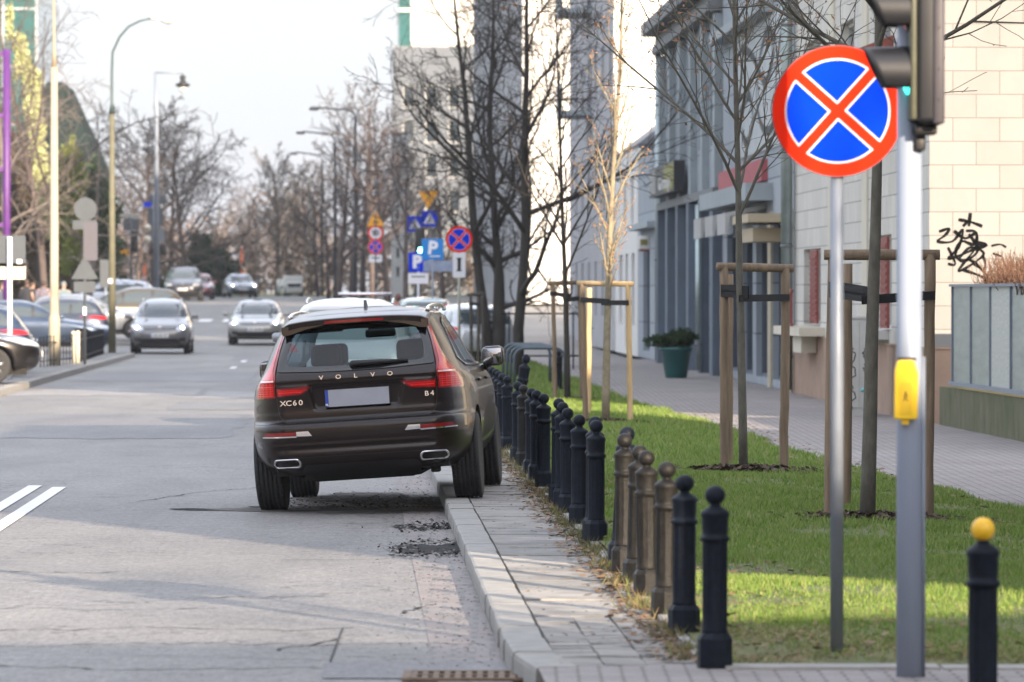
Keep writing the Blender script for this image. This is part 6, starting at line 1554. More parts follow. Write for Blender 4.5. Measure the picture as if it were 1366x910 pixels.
# ---- bicycle hoops
m_hoop = mat('blue_grey_tube', (.07,.095,.12), .45, .3, var=.1)
protoh = None
for i, (dd, lab) in enumerate(((87.5,'nearest steel bicycle hoop of the row by the dark trees'),(89.6,'second steel bicycle hoop of the row by the dark trees'),(91.8,'third steel bicycle hoop of the row by the dark trees'),(94.2,'farthest steel bicycle hoop of the row by the dark trees'))):
    if protoh is None:
        protoh = thing('bicycle_hoop', lab, 'bike rack', (SX(3.05, dd), dd, PV), SANG, 'steel bicycle hoops in a row')
        d = MB(); P = [(-.42,0,-.02),(-.42,0,.62)]+[(-.42+.18*(1-math.cos(a)), 0, .62+.18*math.sin(a)) for a in [math.pi/2*k/8 for k in range(1, 9)]]+[(.42-.18*(1-math.cos(a)), 0, .62+.18*math.sin(a)) for a in [math.pi/2*k/8 for k in range(8, 0, -1)]]+[(.42,0,.62),(.42,0,-.02)]
        d.tube(P, .026, 12); d.build('hoop_tube', m_hoop, protoh)
        d = MB()
        for x in (-.42,.42): d.lathe([(.07,0),(.07,.012),(.03,.014)], 16, c=(x,0,0))
        d.build('base_flange', m_hoop, protoh); reg(protoh)
    else: dup(protoh, lab, (SX(3.05, dd), dd, PV), (0,0,SANG))

# ---- wrought iron scroll by the white wall
sc_ = thing('iron_scroll_gate', 'curly wrought iron scrollwork in front of the bright white wall', 'gate', (wx(722, 118), 118, PV), 0)
d = MB()
for cx, s_ in ((-.42,1),(.42,-1)):
    d.tube([(cx+s_*(.30-.05*a)*math.cos(a+2.5), 0, 1.75+(.46-.07*a)*math.sin(a+2.5)) for a in [k*.25 for k in range(24)]], .018, 6)
    d.tube([(cx-.3*s_, 0, 0),(cx-.3*s_, 0, 1.3)], .02, 6)
d.build('scroll', m_iron, sc_)
d = MB(); d.tube([(-.9,0,1.25),(.9,0,1.25)], .02, 6); d.tube([(-.9,0,.3),(.9,0,.3)], .02, 6); d.build('rail', m_iron, sc_)

# ---- planter wall, metal box and its dry shrub
m_moss = mat('mossy_concrete', (.15,.14,.09), .95, var=.25, scale=3, col2=(.060,.075,.022), bump=.7, bscale=25, vstretch=(1,1,.4))
pw = thing('mossy_wall', 'low mossy concrete wall at the right edge below the metal box', 'low wall', (SX(7.62, 68.6), 68.6, PV), SANG+R(.6))
d = MB(); d.box((0,-13,-.02),(.5,0,.50)); d.build('wall_body', m_moss, pw)
mb_ = thing('metal_planter', 'tall sheet metal planter box standing on the mossy wall', 'planter', (SX(7.66, 67.4), 67.4, PV+.56), SANG+R(.6))
m_sheet = mat('brushed_sheet', (.36,.41,.40), .38, .75, var=.2, scale=2.5, bump=.15, bscale=20, vstretch=(1,.4,3))
m_sheetm = mat('peeling_sheet', (.30,.34,.31), .5, .4, scale=24, col2=(.62,.62,.58), bump=.5, bscale=40)
hts = 1.24
for k in range(5):
    d = MB(); y1 = -.03-k*1.85; d.box((0,y1-1.80,.03),(.03,y1,hts)); d.build('side_panel', m_sheetm if k == 2 else m_sheet, mb_)
d = MB(); d.box((.031,-.03,.03),(1.3,-.0,hts)); d.build('end_panel', m_sheet, mb_)
d = MB(); d.box((-.05,-9.4,hts),(.06,.03,hts+.035)); d.box((-.06,-9.4,-.02),(.08,.03,.028))
for k in range(6): d.box((-.025,-k*1.85-.035,.03),(.001,-k*1.85+.005,hts))
d.build('frame', m_galv, mb_)
d = MB(); d.box((.04,-9.3,hts-.12),(1.28,-.05,hts-.08)); d.build('soil', m_soil, mb_)
ds_ = thing('dry_shrub', 'reddish brown leafless shrub growing in the metal planter', 'shrub', (SX(8.1, 63.2), 63.2, PV+.56+hts-.1), 0)
d = MB(); rs_ = random.Random(12)
for i in range(1500):
    x = rs_.uniform(-.35,.5); y = rs_.uniform(-3.5,3.2); h = rs_.uniform(.18,.55)*(1-.25*abs(y-.3)/3.5); p = Vector((x, y, 0)); v = Vector((rs_.gauss(0,.35), rs_.gauss(0,.35), 1)).normalized()
    q = p+v*h*.6; q2 = q+(v+Vector((rs_.gauss(0,.4), rs_.gauss(0,.4), .2))).normalized()*h*.5; d.tube([p,q,q2], [.006,.0045,.003], 3, cap=False)
d.build('stems', rand_mat('red_stems', [(.10,.05,.032),(.14,.075,.048),(.075,.042,.028),(.18,.115,.075)], .8), ds_)
# ---- electric cabinets with scribbles
m_cab = mat('cabinet_grey', (.46,.47,.45), .6, var=.1, scale=3)
for i, (px_, w_, dd, y0, lab) in enumerate(((1146.5,.33,73.2,425,'grey electric cabinet with scribbles, right of the foreground sign post'),)):
    t = thing('electric_cabinet', lab, 'cabinet', (wx(px_, dd), dd, PV), 0)
    h_ = wz(y0, dd)-PV; d = MB(); d.box((-w_/2,0,.0),(w_/2,.5,h_)); d.box((-w_/2-.02,-.02,h_),(w_/2+.02,.52,h_+.03)); d.build('case', m_cab, t)
    d = MB(); d.box((-w_/2+.02,-.012,.12),(-.004,-.001,h_-.04)); d.box((.004,-.012,.12),(w_/2-.02,-.001,h_-.04)); d.build('door', m_cab, t)
    d = MB(); rs_ = random.Random(4)
    for (cx_, za, zb_) in ((-.09,.05,.95),(.08,.62,.95)):
        pts = [(cx_+rs_.uniform(-.045,.045), -.014, za+(zb_-za)*k/26) for k in range(27)]; d.tube(pts, .007, 4)
    d.build('scribble', m_spray, t)
    d = MB(); d.tube([(.02,-.014,.36),(.08,-.014,.38),(.12,-.014,.34)], .02, 5); d.build('turquoise_scribble', mat('turquoise_spray', (.10,.55,.55), .5), t)
# ---- plant pot
pp = thing('potted_plant', 'dark green shrub in a teal plant pot on the pavement by the shop', 'potted plant', (wx(902, 106), 106, PV), 0)
d = MB(); d.lathe([(.20,0),(.22,.02),(.31,.55),(.34,.56),(.34,.62),(.30,.62),(.29,.55)], 28); d.build('pot', mat('teal_pot', (.012,.10,.10), .4, coat=.3), pp)
leaf_cloud('foliage', [(0,0,.78,.42,.35,.16),(-.25,0,.74,.35,.3,.12),(.2,.1,.84,.25,.25,.12)], 2600, .045, m_ever, pp, 5)

# ---- road signs far off on the right
def post(root, h, r=.03, m=None, name='post'): d = MB(); d.tube([(0,.03,0),(0,.03,h)], r, 10); return d.build(name, m or m_galv, root)
def tri(s, up=True): h = s*math.sqrt(3)/2; return rnd_poly([(-s/2,-h/3),(s/2,-h/3),(0,2*h/3)] if up else [(-s/2,h/3),(0,-2*h/3),(s/2,h/3)], .05)
def plate(root, P, z, y, m, name='plate', t=.004, cx=0, par=None):
    d = MB(); d.prism([(a+cx, b) for a, b in P], (0, y, z), (1,0,0), (0,0,1), t); return d.build(name, m, par or root)
def rect(w, h, r=.03): return rnd_poly([(-w/2,-h/2),(w/2,-h/2),(w/2,h/2),(-w/2,h/2)], r)
def signpost(name, label, px_, dd, z=None, group=None, cat='road sign'): return thing(name, label, cat, (wx(px_, dd), dd, gz(dd)+PV if z is None else z), 0, group)
dd = 212; t = signpost('temporary_signs', 'stack of orange warning triangle, speed limit 50 and no stopping discs far ahead', 501, dd); O = t.location.z
zz = lambda y: wz(y, dd)-O
post(t, zz(283), .045, m_sback)
a = plate(t, tri(.74), zz(295), 0, m_syel, 'warning_triangle'); plate(t, [(-.14,-.04),(.14,-.04),(.10,.02),(.03,.02),(-.01,.10),(-.06,.02)], zz(296), -.006, m_sblack, 'warning_mark', par=a)
a = plate(t, circle(.31, 32), zz(311), 0, m_sred, 'speed_limit_disc'); b = plate(t, circle(.235, 32), zz(311), -.006, m_swhite, 'white_field', par=a)
d = MB(); add_text(d, '50', .30, Matrix.Translation((0,-.013,zz(311))) @ FACE, .001, bold=.012); d.build('speed_digits', m_sblack, b)
no_stop_face(t, .31, zz(329.5), 0)
a = plate(t, rect(.52,.30), zz(345), 0, m_swhite, 'text_plate'); plate(t, rect(.36,.05,.01), zz(344), -.006, m_sblack, 'plate_text_line', par=a)
dd = 145; t = signpost('parking_sign', 'blue parking sign with a white P leaning slightly beside the trees', 577, dd, PV); O = PV; zz = lambda y: wz(y, dd)-O
post(t, zz(318), .035)
a = plate(t, rect(.60,.58), zz(332.5), 0, mat('sign_blue_pale', (.0,.19,.55), .4), 'blue_plate'); d = MB(); add_text(d, 'P', .50, Matrix.Translation((0.0,-.008,zz(331.5))) @ Matrix.Rotation(R(6), 4, 'Y') @ FACE, .002, bold=.02); d.build('letter', m_swhite, a)
plate(t, rect(.30,.03,.01), zz(342), -.008, m_swhite, 'small_line', par=a, cx=.06)
a = plate(t, rect(.95,.30), zz(355), .01, mat('pale_blue_board', (.22,.26,.36), .6, var=.2, scale=5), 'board', cx=.22)
dd = 160; t = signpost('parking_sign', 'bright blue parking sign half covered, with a white plate under it', 558, dd, PV); zz = lambda y: wz(y, dd)-O
post(t, zz(340), .035, m_swhite)
a = plate(t, rect(.60,.60), zz(350), 0, m_sblue, 'blue_plate'); d = MB(); add_text(d, 'P', .52, Matrix.Translation((-.04,-.008,zz(350))) @ FACE, .002, bold=.03); d.build('letter', m_swhite, a)
a = plate(t, rect(.62,.32), zz(371.5), 0, m_swhite, 'white_plate'); plate(t, rect(.44,.04,.01), zz(369), -.006, m_sback, 'plate_text_line', par=a)
dd = 185; t = signpost('crossing_signs', 'yellow give way triangle above two blue pedestrian crossing signs on a mast', 563, dd); O = t.location.z; zz = lambda y: wz(y, dd)-O
d = MB(); d.tube([(-.2,.05,0),(-.2,.05,zz(290)),(.25,.05,zz(262))], .06, 8); d.build('mast', m_sback, t)
a = plate(t, tri(.74, False), zz(263), 0, m_syel, 'give_way_triangle', cx=.22)
for cx_, y in ((-.24, 299), (.27, 292)):
    a = plate(t, rect(.56,.56), zz(y), 0, m_sblue, 'crossing_sign', cx=cx_); b = plate(t, tri(.44), zz(y+1.5), -.006, m_swhite, 'white_triangle', par=a, cx=cx_)
    d = MB(); d.prism(circle(.035, 10), (cx_,-.012,zz(y)+.07), (1,0,0), (0,0,1), .001); d.tube([(cx_,-.012,zz(y)+.04),(cx_-.02,-.012,zz(y)-.06),(cx_-.08,-.012,zz(y)-.13)], .018, 5); d.tube([(cx_-.02,-.012,zz(y)-.06),(cx_+.07,-.012,zz(y)-.13)], .018, 5); d.build('walking_figure', m_sblack, b)
dd = 116; t = signpost('no_stopping_sign', 'smaller no stopping sign with a tow away plate in front of the dark trunks', 612.5, dd, PV); O = PV; zz = lambda y: wz(y, dd)-O
post(t, zz(305), .034, mat('pale_post', (.35,.36,.30), .6))
no_stop_face(t, .30, zz(319.5), 0)
a = plate(t, rect(.28,.56,.03), zz(353.5), 0, m_swhite, 'tow_plate')
plate(t, rect(.075,.30,.02), zz(353), -.006, m_sblack, 'tow_mark', par=a); plate(t, rect(.13,.02,.005), zz(345), -.0062, m_sblack, 'tow_mark', par=a); plate(t, rect(.13,.02,.005), zz(361), -.0062, m_sblack, 'tow_mark', par=a)
# far signal on the right
dd = 170; t = signpost('traffic_light', 'small distant traffic light glowing green left of the parking sign', 560, dd, PV, cat='traffic light'); O = PV; zz = lambda y: wz(y, dd)-O
post(t, zz(305), .05, m_sback); d = MB(); d.rbox((.0,0,zz(322)), (.30,.22,.86), .04); hd2 = d.build('signal_head', m_sblack, t)
m_green = mat('green_light', (.1,.9,.8), .3, emit=((.15,1.0,.85), 14.0))
d = MB(); d.ball((.05,-.12,zz(334.5)), .10, 14, sc=(1,.3,1)); d.build('green_lens', m_green, hd2)

# ---- left signs seen from the back
dd = 104; t = signpost('sign_board', 'grey back of a rectangular sign with a white pole cut by the left edge', 13, dd, PV); O = PV; zz = lambda y: wz(y, dd)-O
d = MB(); d.tube([(0,0,-.0),(0,0,zz(316))], .050, 12); d.build('post', m_swhite, t)
plate(t, rect(.62,.62,.04), zz(335), .065, m_sback, 'sign_back', t=.01, cx=.0); plate(t, rect(.62,.32,.03), zz(362), .065, m_cream, 'lower_plate', t=.01, cx=.0)
d = MB(); d.box((.14,.048,zz(352)),(.24,.056,zz(346))); d.box((.14,.048,zz(372)),(.24,.056,zz(366))); d.build('clamp', m_swhite, t)
dd = 126; t = signpost('sign_cluster', 'grey round and triangular sign backs on a thin post beside the fence', 113, dd, PV); zz = lambda y: wz(y, dd)-O
post(t, zz(262), .035, m_sback)
plate(t, circle(.275, 32), zz(279), 0, m_sback, 'round_sign_back', cx=.02); plate(t, rect(.58,.22,.03), zz(300), -.01, m_sback, 'narrow_plate_back', cx=0); plate(t, rect(.34,.92,.04), zz(322), -.012, mat('mauve_grey_back', (.075,.072,.09), .6), 'tall_plate_back', cx=.14)
plate(t, tri(.66), zz(362), 0, m_sback, 'triangle_back', cx=.0); plate(t, rect(.52,.26,.03), zz(383), -.004, m_sback, 'lower_plate_back', cx=0)
plate(t, rect(.08,.20,.01), zz(415), -.01, m_swhite, 'sticker')
dd = 230; t = signpost('traffic_light', 'distant traffic light on the left showing a bright green lamp', 105, dd, cat='traffic light'); O = t.location.z; zz = lambda y: wz(y, dd)-O
post(t, zz(303), .08, m_cream); d = MB(); d.rbox((0,0,zz(322)), (.28,.25,.95), .04); h2 = d.build('signal_head', m_sblack, t); d = MB(); d.ball((-.08,-.14,zz(326)), .135, 14, sc=(.8,.3,1)); d.build('green_lens', m_green, h2)
dd = 235; t = signpost('direction_signs', 'grey rectangular sign backs on a post right of the curved lamp', 175, dd); O = t.location.z; zz = lambda y: wz(y, dd)-O
post(t, zz(284), .06, m_sback); plate(t, rect(.74,.74,.05), zz(296), -.0, m_sback, 'sign_back'); d = MB(); d.rbox((.16,-.1,zz(322)), (.30,.25,.95), .04); d.build('signal_head_back', m_sblack, t); plate(t, rect(.50,.26,.02), zz(337), -.0, m_syel, 'yellow_plate', cx=-.32)
dd = 232; t = signpost('signal_mast', 'cluster of grey sign backs and white boxes on the lantern mast', 206, dd); O = t.location.z; zz = lambda y: wz(y, dd)-O
post(t, zz(258), .07, m_galv); plate(t, rect(.76,.42,.03), zz(266), 0, m_sback, 'sign_back', cx=.12); plate(t, rect(.70,.80,.05), zz(290), 0, m_sback, 'sign_back', cx=.05); plate(t, rect(.36,.22,.02), zz(273), -.02, m_sblue, 'blue_plate', cx=-.30)
plate(t, rect(.72,.60,.04), zz(314), -.0, mat('sign_back_dark', (.13,.15,.17), .6), 'sign_back', cx=.1)
d = MB(); d.ball((-.30,-.12,zz(304)), .16, 14); d.ball((-.30,-.12,zz(319)), .16, 14); d.build('white_globe', m_cream, t)
d = MB(); d.rbox((.38,0,zz(333)),(.30,.25,.5),.04); d.rbox((-.10,0,zz(333)),(.30,.25,.5),.04); d.build('signal_head_back', m_sblack, t)
dd = 190; t = signpost('white_board', 'pale board between the sign cluster and the curved lamp post', 141, dd, gz(190)); O = t.location.z; zz = lambda y: wz(y, dd)-O
plate(t, rect(.42,1.0,.02), zz(365), 0, m_sback, 'board'); post(t, zz(350), .03)
# ---- picket fence panels
def picket(label, p0, d0, p1, d1, h):
    a = Vector((wx(p0, d0), d0, PV)); b = Vector((wx(p1, d1), d1, PV)); v = b-a; L = v.length; ang = math.atan2(v.y, v.x)
    t = thing('picket_fence', label, 'fence', a, ang, 'short black picket fences by the cream lamp post')
    n = int(L/.62)+1
    for k in range(n+1):
        d = MB(); x = L*k/n; d.box((x-.013,-.013,0),(x+.013,.013,h)); d.ball((x,0,h+.03), .026, 8); d.build('picket', m_iron, t)
    d = MB()
    for z in (.12, h-.12): d.box((0,-.012,z),(L,.012,z+.03))
    d.build('rail', m_iron, t)
picket('black picket fence panel right of the black SUV nose', 54, 121, 97, 127, .66)
picket('black picket fence panel further along towards the curved lamp', 105, 129, 138, 147, .66)
for px_, dd, lab in ((98, 127.4, 'pale sunlit post at the end of the first picket fence'), (104, 128.6, 'pale sunlit post at the start of the second picket fence')):
    t = thing('fence_post', lab, 'post', (wx(px_, dd), dd, PV)); d = MB(); d.tube([(0,0,0),(0,0,.70)], .045, 10); d.ball((0,0,.74), .055, 10); d.build('post_body', mat('cream_paint', (.62,.57,.42), .6), t)
# ---- lamps
m_conc = mat('cream_concrete', (.36,.32,.235), .8, var=.08, scale=3)
t = thing('lamp_post', 'thick cream concrete lamp post sunlit at the left by the fence', 'street lamp', (wx(72.5, 124), 124, PV))
O = PV; dd = 124; zz = lambda y: wz(y, dd)-O
d = MB(); d.tube([(0,0,-.05),(0,0,zz(425)),(0,0,zz(419)),(0,0,zz(90))], [.135,.135,.105,.078], 16); d.build('concrete_shaft', m_conc, t)
d = MB(); d.tube([(0,0,zz(90)),(0,0,zz(70)),(0,0,zz(65)),(-.02,0,zz(-60))], [.065,.045,.035,.03], 12); d.build('steel_top', mat('tan_pipe', (.33,.27,.19), .6, .2), t)
dd = 150; t = thing('street_lamp', 'olive street lamp with a long curved arm and white head', 'street lamp', (wx(149.5, dd), dd, PV)); zz = lambda y: wz(y, dd)-O
m_oliv = mat('olive_concrete', (.115,.11,.07), .8, var=.15, scale=4)
d = MB(); d.tube([(0,0,0),(0,0,zz(150))], [.11,.07], 14); d.build('lower_post', m_oliv, t)
m_dk = mat('dark_green_pipe', (.06,.09,.09), .5, .4)
k_ = dd/F; d = MB(); d.tube([(0,0,zz(152)),(0,0,zz(138)),(0,0,zz(95)),(.02,0,zz(70)),(10*k_,0,zz(50)),(22*k_,0,zz(36)),(38*k_,0,zz(28)),(54*k_,0,zz(24.5))], [.10,.042,.038,.036,.034,.032,.030,.030], 10); d.build('curved_arm', m_dk, t)
d = MB(); d.ball((74*k_,0,zz(26.5)), .19, 18, sc=(1,.8,.62)); d.tube([(52*k_,0,zz(24.5)),(68*k_,0,zz(24))], [.06,.09], 10); lh = d.build('lamp_head', mat('white_lamp_shell', (.75,.75,.74), .4), t)
d = MB(); d.ball((75*k_,0,zz(28.5)), .15, 14, sc=(1,.8,.55)); d.build('lamp_glass', mat('lamp_glass_tan', (.45,.38,.30), .3), lh)
d = MB(); d.box((-.10,-.12,zz(378)),(.02,-.09,zz(372))); d.build('sticker', m_swhite, t)
dd = 230; t = thing('street_lamp', 'tall grey mast with an old style black lantern hanging from its arm', 'street lamp', (wx(209, dd), dd, gz(dd))); O = gz(dd); zz = lambda y: wz(y, dd)-O; k_ = dd/F
d = MB(); d.tube([(0,0,0),(0,0,zz(150)),(-2*k_,0,zz(97))], [.13,.09,.05], 12); d.build('mast', m_galv, t)
d = MB(); d.tube([(-2*k_,0,zz(97)),(36*k_,0,zz(98))], .035, 8); d.build('arm', m_galv, t)
X = 35*k_; d = MB(); d.lathe([(.05,zz(100)),(.16,zz(103)),(.10,zz(105)),(.14,zz(110)),(.34,zz(113)),(.30,zz(115)),(.15,zz(117))], 16, c=(X,0,0)); ln = d.build('lantern_top', m_sblack, t)
d = MB(); d.ball((X,0,zz(118.5)), .17, 14, sc=(1,1,1.1)); d.build('lantern_glass', mat('lantern_glass', (.6,.6,.55), .2, coat=.5), ln)
Gl = 'street lamps with long flat arms down the road'
pl_ = None
for i, (ph, yh, pp_, lab) in enumerate(((414,146,474,'nearest and highest of the arm lamps above the road centre'),(396,178,447,'second of the arm lamps above the road centre'),(387,205.5,430,'third of the arm lamps above the road centre'),(372,233,414,'farthest and lowest of the arm lamps above the road centre'))):
    dd = (262,300,345,400)[i]; t = thing('arm_lamp', lab, 'street lamp', (wx(pp_, dd), dd, gz(dd)), 0, Gl); O = gz(dd); zz = lambda y: wz(y, dd)-O; k_ = dd/F
    d = MB(); d.tube([(0,0,0),(0,0,zz(yh+20)),(0,0,zz(yh+8)),(-3*k_,0,zz(yh+3)),(-8*k_,0,zz(yh+1))], [.11,.08,.05,.045,.045], 10); d.build('post', m_sback, t)
    d = MB(); d.tube([(-8*k_,0,zz(yh+1)),((ph-pp_+8)*k_,0,zz(yh-2.5))], [.05,.045], 8); d.build('arm', m_sback, t)
    d = MB(); d.rbox(((ph-pp_+5)*k_,0,zz(yh-.5)), (.50,.25,.16), .07, seg=3); d.build('lamp_head', m_sback, t)
# ---- purple mast at the left edge
m_purp = mat('purple_paint', (.085,.018,.15), .5, var=.15, scale=3)
dd = 175; t = thing('purple_mast', 'purple painted steel lattice mast at the left edge', 'mast', (wx(9, dd), dd, gz(dd))); O = gz(dd); zz = lambda y: wz(y, dd)-O
d = MB(); d.tube([(0,0,0),(0,0,zz(66))], .13, 8); d.tube([(-.75,0,0),(-.75,0,zz(60))], .08, 8); d.build('upright', m_purp, t)
for y in (72, 154, 226, 300):
    d = MB(); d.box((-1.1,-.06,zz(y)-.07),(.13,.06,zz(y)+.07)); d.build('cross_arm', m_purp, t)
# ---- barrier boards
t = thing('road_barrier', 'red and white barrier boards beyond the silver car', 'barrier', (wx(595, 131), 131, PV), 0); O = PV; zz = lambda y: wz(y, 131)-O; k_ = 131/F
for (y0, y1, x0_, x1_) in ((406,416,-8,88),(424,434,6,80)):
    n = int((x1_-x0_)/9.5)
    for c_ in (0, 1):
        d = MB()
        for k in range(n):
            if k % 2 != c_: continue
            xa = (x0_+(x1_-x0_)*k/n)*k_; xb_ = (x0_+(x1_-x0_)*(k+1)/n)*k_; d.box((xa,0,zz(y1)),(xb_,.03,zz(y0)))
        d.build('red_blocks' if c_ == 0 else 'white_blocks', m_sred if c_ == 0 else m_swhite, t)
d = MB()
for x in (0, 26, 52, 80): d.box((x*k_-.03,.031,0),(x*k_+.03,.08,zz(402)))
d.build('barrier_legs', m_galv, t)
# ---- vans and orange poles far off
for px_, w_, y0, y1, dd, lab in ((391.5, 25, 367, 398, 338, 'white box van far off at the end of the road'), (379, 16, 372, 398, 345, 'cream white van half behind the other far van')):
    O = 1.6; zz = lambda y: wz(y, dd)-O; W_ = w_*dd/F; t = thing('box_van', lab, 'van', (wx(px_, dd), dd, O), R(4)); h_ = zz(y0)
    d = MB(); d.rbox((0,1.5,h_*.56), (W_,4.0,h_*.84), .06); d.build('cargo_box', m_white, t)
    d = MB(); d.rbox((0,-1.2,h_*.38), (W_*.9,1.5,h_*.55), .15); cb = d.build('cab', m_white, t)
    d = MB(); d.box((-W_*.36,-1.96,h_*.42),(W_*.36,-1.90,h_*.60)); d.build('windscreen', m_cglass, cb)
    for sx in (-1, 1):
        for y in (-1.2, 2.6): wheel(t, sx*(W_*.42), y, .34, .2, sx, 5, False)
m_org = mat('orange_paint', (.75,.16,.05), .5)
for px_, y0, dd, r, lab, c2 in ((322.5, 330, 345, .09, 'tall thin orange pole behind the distant headlit car', 1), (327.5, 352, 350, .08, 'shorter pale orange pole beside the tall one', 0), (242 - 1, 352, 300, .09, 'orange marker post below the lantern mast', 1)):
    px_ = 193 if 'marker' in lab else px_
    t = thing('marker_pole', lab, 'pole', (wx(px_, dd), dd, gz(dd))); O = gz(dd); h_ = wz(y0, dd)-O
    d = MB(); d.tube([(0,0,0),(0,0,h_)], [r*1.4, r], 8); d.build('pole', m_org if c2 else mat('pale_orange', (.7,.4,.25), .6), t)
    d = MB(); d.tube([(0,0,h_*.55),(0,0,h_*.62)], r*1.5, 8); d.tube([(0,0,h_),(0,0,h_+.12)], [r*.8, r*.3], 8); d.build('white_band', m_swhite, t)
# low hedge and brush that close the view at the end of the road
d_ = []
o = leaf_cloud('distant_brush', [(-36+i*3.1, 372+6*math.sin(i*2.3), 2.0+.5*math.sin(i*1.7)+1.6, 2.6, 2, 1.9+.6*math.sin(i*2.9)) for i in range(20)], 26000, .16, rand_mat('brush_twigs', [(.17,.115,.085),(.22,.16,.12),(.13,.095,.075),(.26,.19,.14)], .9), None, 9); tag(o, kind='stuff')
o = leaf_cloud('distant_wood', [(-50+i*5.0, 640+10*math.sin(i*2.3), 5.0+1.5*math.sin(i*1.9)+1.6, 4.6, 3, 5.5+1.2*math.sin(i*2.9)) for i in range(24)], 30000, .30, rand_mat('far_twigs', [(.22,.18,.16),(.27,.22,.20),(.19,.155,.14)], .9), None, 10); tag(o, kind='stuff')

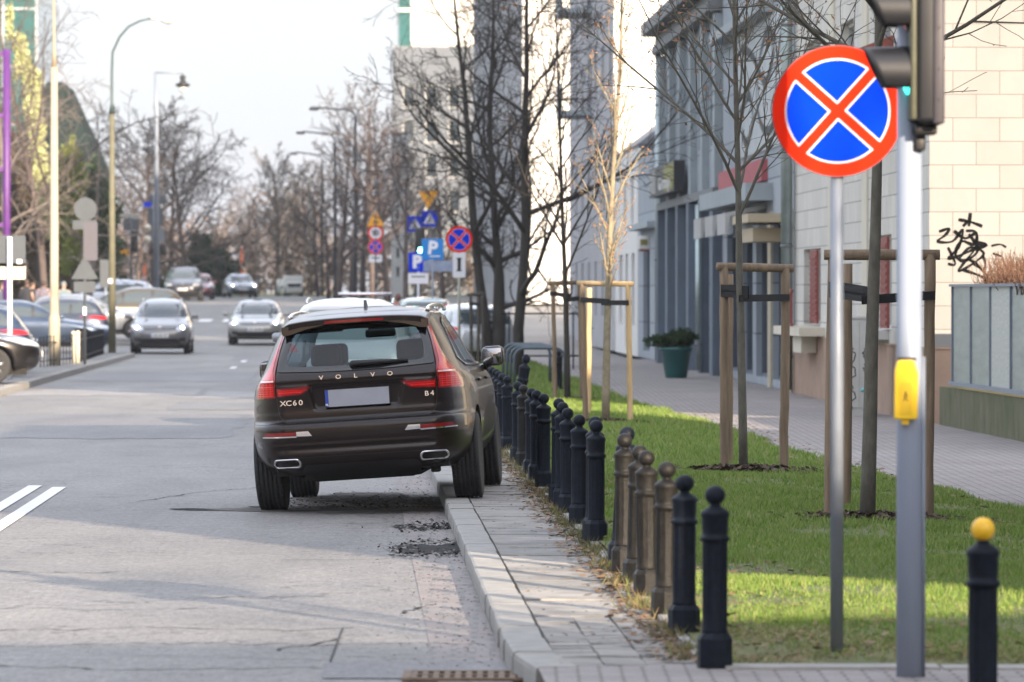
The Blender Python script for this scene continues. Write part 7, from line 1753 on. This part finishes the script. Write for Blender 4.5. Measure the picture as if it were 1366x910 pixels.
# ---- people
def person(label, px_, dd, hgt, coat, legs, hair, z, face=0, pose=0, skin=(.42,.26,.19), cat='person'):
    s = hgt/1.72; t = thing('person', label, cat, (wx(px_, dd), dd, z), R(face)); t.scale = (s, s, s)
    sw = .10 if pose == 1 else .02
    J = {'pelvis':((0,0,.93),.145),'waist':((0,0,1.08),.125),'chest':((0,0,1.30),.155),'neckb':((0,0,1.45),.07),'neck':((0,-.01,1.50),.052),'head':((0,-.02,1.60),.088),'crown':((0,-.01,1.68),.075),
         'hl':((-.09,0,.88),.10),'kl':((-.10,-sw,.50),.065),'al':((-.10,sw*.6,.10),.045),'tl':((-.11,-.14+sw*.6,.04),.035),
         'hr':((.09,0,.88),.10),'kr':((.10,sw,.50),.065),'ar':((.10,sw*1.8,.10),.045),'tr':((.11,-.14+sw*1.8,.04),.035),
         'sl':((-.18,0,1.40),.062),'el':((-.25,.02+sw*.5,1.14),.045),'wl':((-.25,-.10,.93),.034),'fl':((-.25,-.14,.86),.030),
         'sr':((.18,0,1.40),.062),'er':((.25,.02-sw*.5,1.14),.045),'wr':((.25,-.10,.93),.034),'fr':((.25,-.14,.86),.030)}
    E = [('pelvis','waist'),('waist','chest'),('chest','neckb'),('neckb','neck'),('neck','head'),('head','crown'),('pelvis','hl'),('hl','kl'),('kl','al'),('al','tl'),('pelvis','hr'),('hr','kr'),('kr','ar'),('ar','tr'),('chest','sl'),('sl','el'),('el','wl'),('wl','fl'),('chest','sr'),('sr','er'),('er','wr'),('wr','fr')]
    K = list(J); me = bpy.data.meshes.new('body'); me.from_pydata([J[k][0] for k in K], [(K.index(a), K.index(b)) for a, b in E], [])
    o = bpy.data.objects.new('body', me); COL.objects.link(o); md = o.modifiers.new('s', 'SKIN'); 
    for i, k in enumerate(K): me.skin_vertices[0].data[i].radius = (J[k][1],)*2; me.skin_vertices[0].data[i].use_root = (k == 'pelvis')
    sb = o.modifiers.new('u', 'SUBSURF'); sb.levels = sb.render_levels = 2
    dg = bpy.context.evaluated_depsgraph_get(); dg.update(); m2 = bpy.data.meshes.new_from_object(o.evaluated_get(dg)); o.modifiers.clear(); o.data = m2
    ms = mat('skin', skin, .6); ml = mat('trousers_%d' % int(legs[2]*999), legs, .85); m2.materials.clear(); m2.materials.append(ms); m2.materials.append(ml); m2.materials.append(m_sblack)
    for p in m2.polygons:
        c = p.center; p.material_index = 2 if c.z < .10 else (1 if c.z < .95 else 0); p.use_smooth = True
    o.parent = t
    d = MB(); L_ = .62 if pose != 2 else .90   # coat over trunk and arms
    d.lathe([(.22,L_),(.21,.80),(.185,1.05),(.20,1.25),(.20,1.38),(.12,1.46),(.08,1.49)], 20, M=Matrix.Diagonal((1,.72,1,1)))
    for sx in (-1, 1): d.tube([(sx*.17,0,1.40),(sx*.255,.02,1.14),(sx*.25,-.09,.96)], [.082,.066,.052], 10)
    d.build('coat', mat('coat_%d' % int(coat[0]*999+coat[1]*99), coat, .85, var=.15, scale=12), t)
    d = MB(); d.ball((0,.012,1.635), .105, 14, sc=(.92,1,1.05)); hp = d.build('hair', mat('hair_%d' % int(hair[0]*999), hair, .7), t)
    d = MB()
    for sx in (-1, 1): d.ball((sx*.033,-.105,1.605), .010, 6)
    d.build('eyes', m_sblack, t); d = MB(); d.ball((0,-.112,1.58), .016, 8, sc=(.8,1,1.4)); d.build('nose', ms, t)
    return t
zp = lambda dd: gz(dd)+.08
person('pedestrian in a pale mauve coat walking away near the cream lamp post', 58, 186, 1.70, (.13,.115,.145), (.03,.03,.04), (.04,.025,.02), zp(186)+.12, 180, 1)
person('pedestrian in a light blue hooded jacket right of the cream lamp post', 85, 178, 1.78, (.13,.18,.195), (.05,.06,.08), (.15,.18,.19), zp(178)+.12, 20, 2)
person('pedestrian in dark clothes near the left sign board', 36, 188, 1.74, (.02,.022,.028), (.02,.025,.05), (.05,.03,.02), zp(188)+.1, 160, 1)
person('pedestrian in a black jacket and blue trousers at the left', 44, 192, 1.68, (.03,.025,.03), (.05,.10,.22), (.09,.05,.03), zp(192), 10, 2)
person('person in blue trousers half hidden behind the left sign board', 3, 190, 1.72, (.06,.07,.10), (.03,.09,.24), (.06,.04,.03), zp(190), 40, 2)
person('person in a bright red jacket beyond the red car with the load bar', 531, 150, 1.72, (.55,.03,.04), (.03,.03,.04), (.12,.05,.04), .05, 180, 1)
person('person in a dark coat standing below the parking signs', 566, 165, 1.70, (.03,.03,.035), (.02,.02,.03), (.10,.06,.04), .12, 0, 2)
# ================================================================ air
d = MB(); d.box((-140,-135,-2.0),(140,720,48))
hz = d.build('haze', None or mat('haze_surface', (1,1,1))); m = hz.data.materials[0]
n = m.node_tree.nodes; l = m.node_tree.links; n.remove(n['Principled BSDF'])
v = n.new('ShaderNodeVolumePrincipled'); v.inputs['Color'].default_value = (.93,.95,1.0,1); v.inputs['Density'].default_value = .00020; v.inputs['Anisotropy'].default_value = .2
l.new(v.outputs[0], n['Material Output'].inputs['Volume']); hz['kind'] = 'stuff'
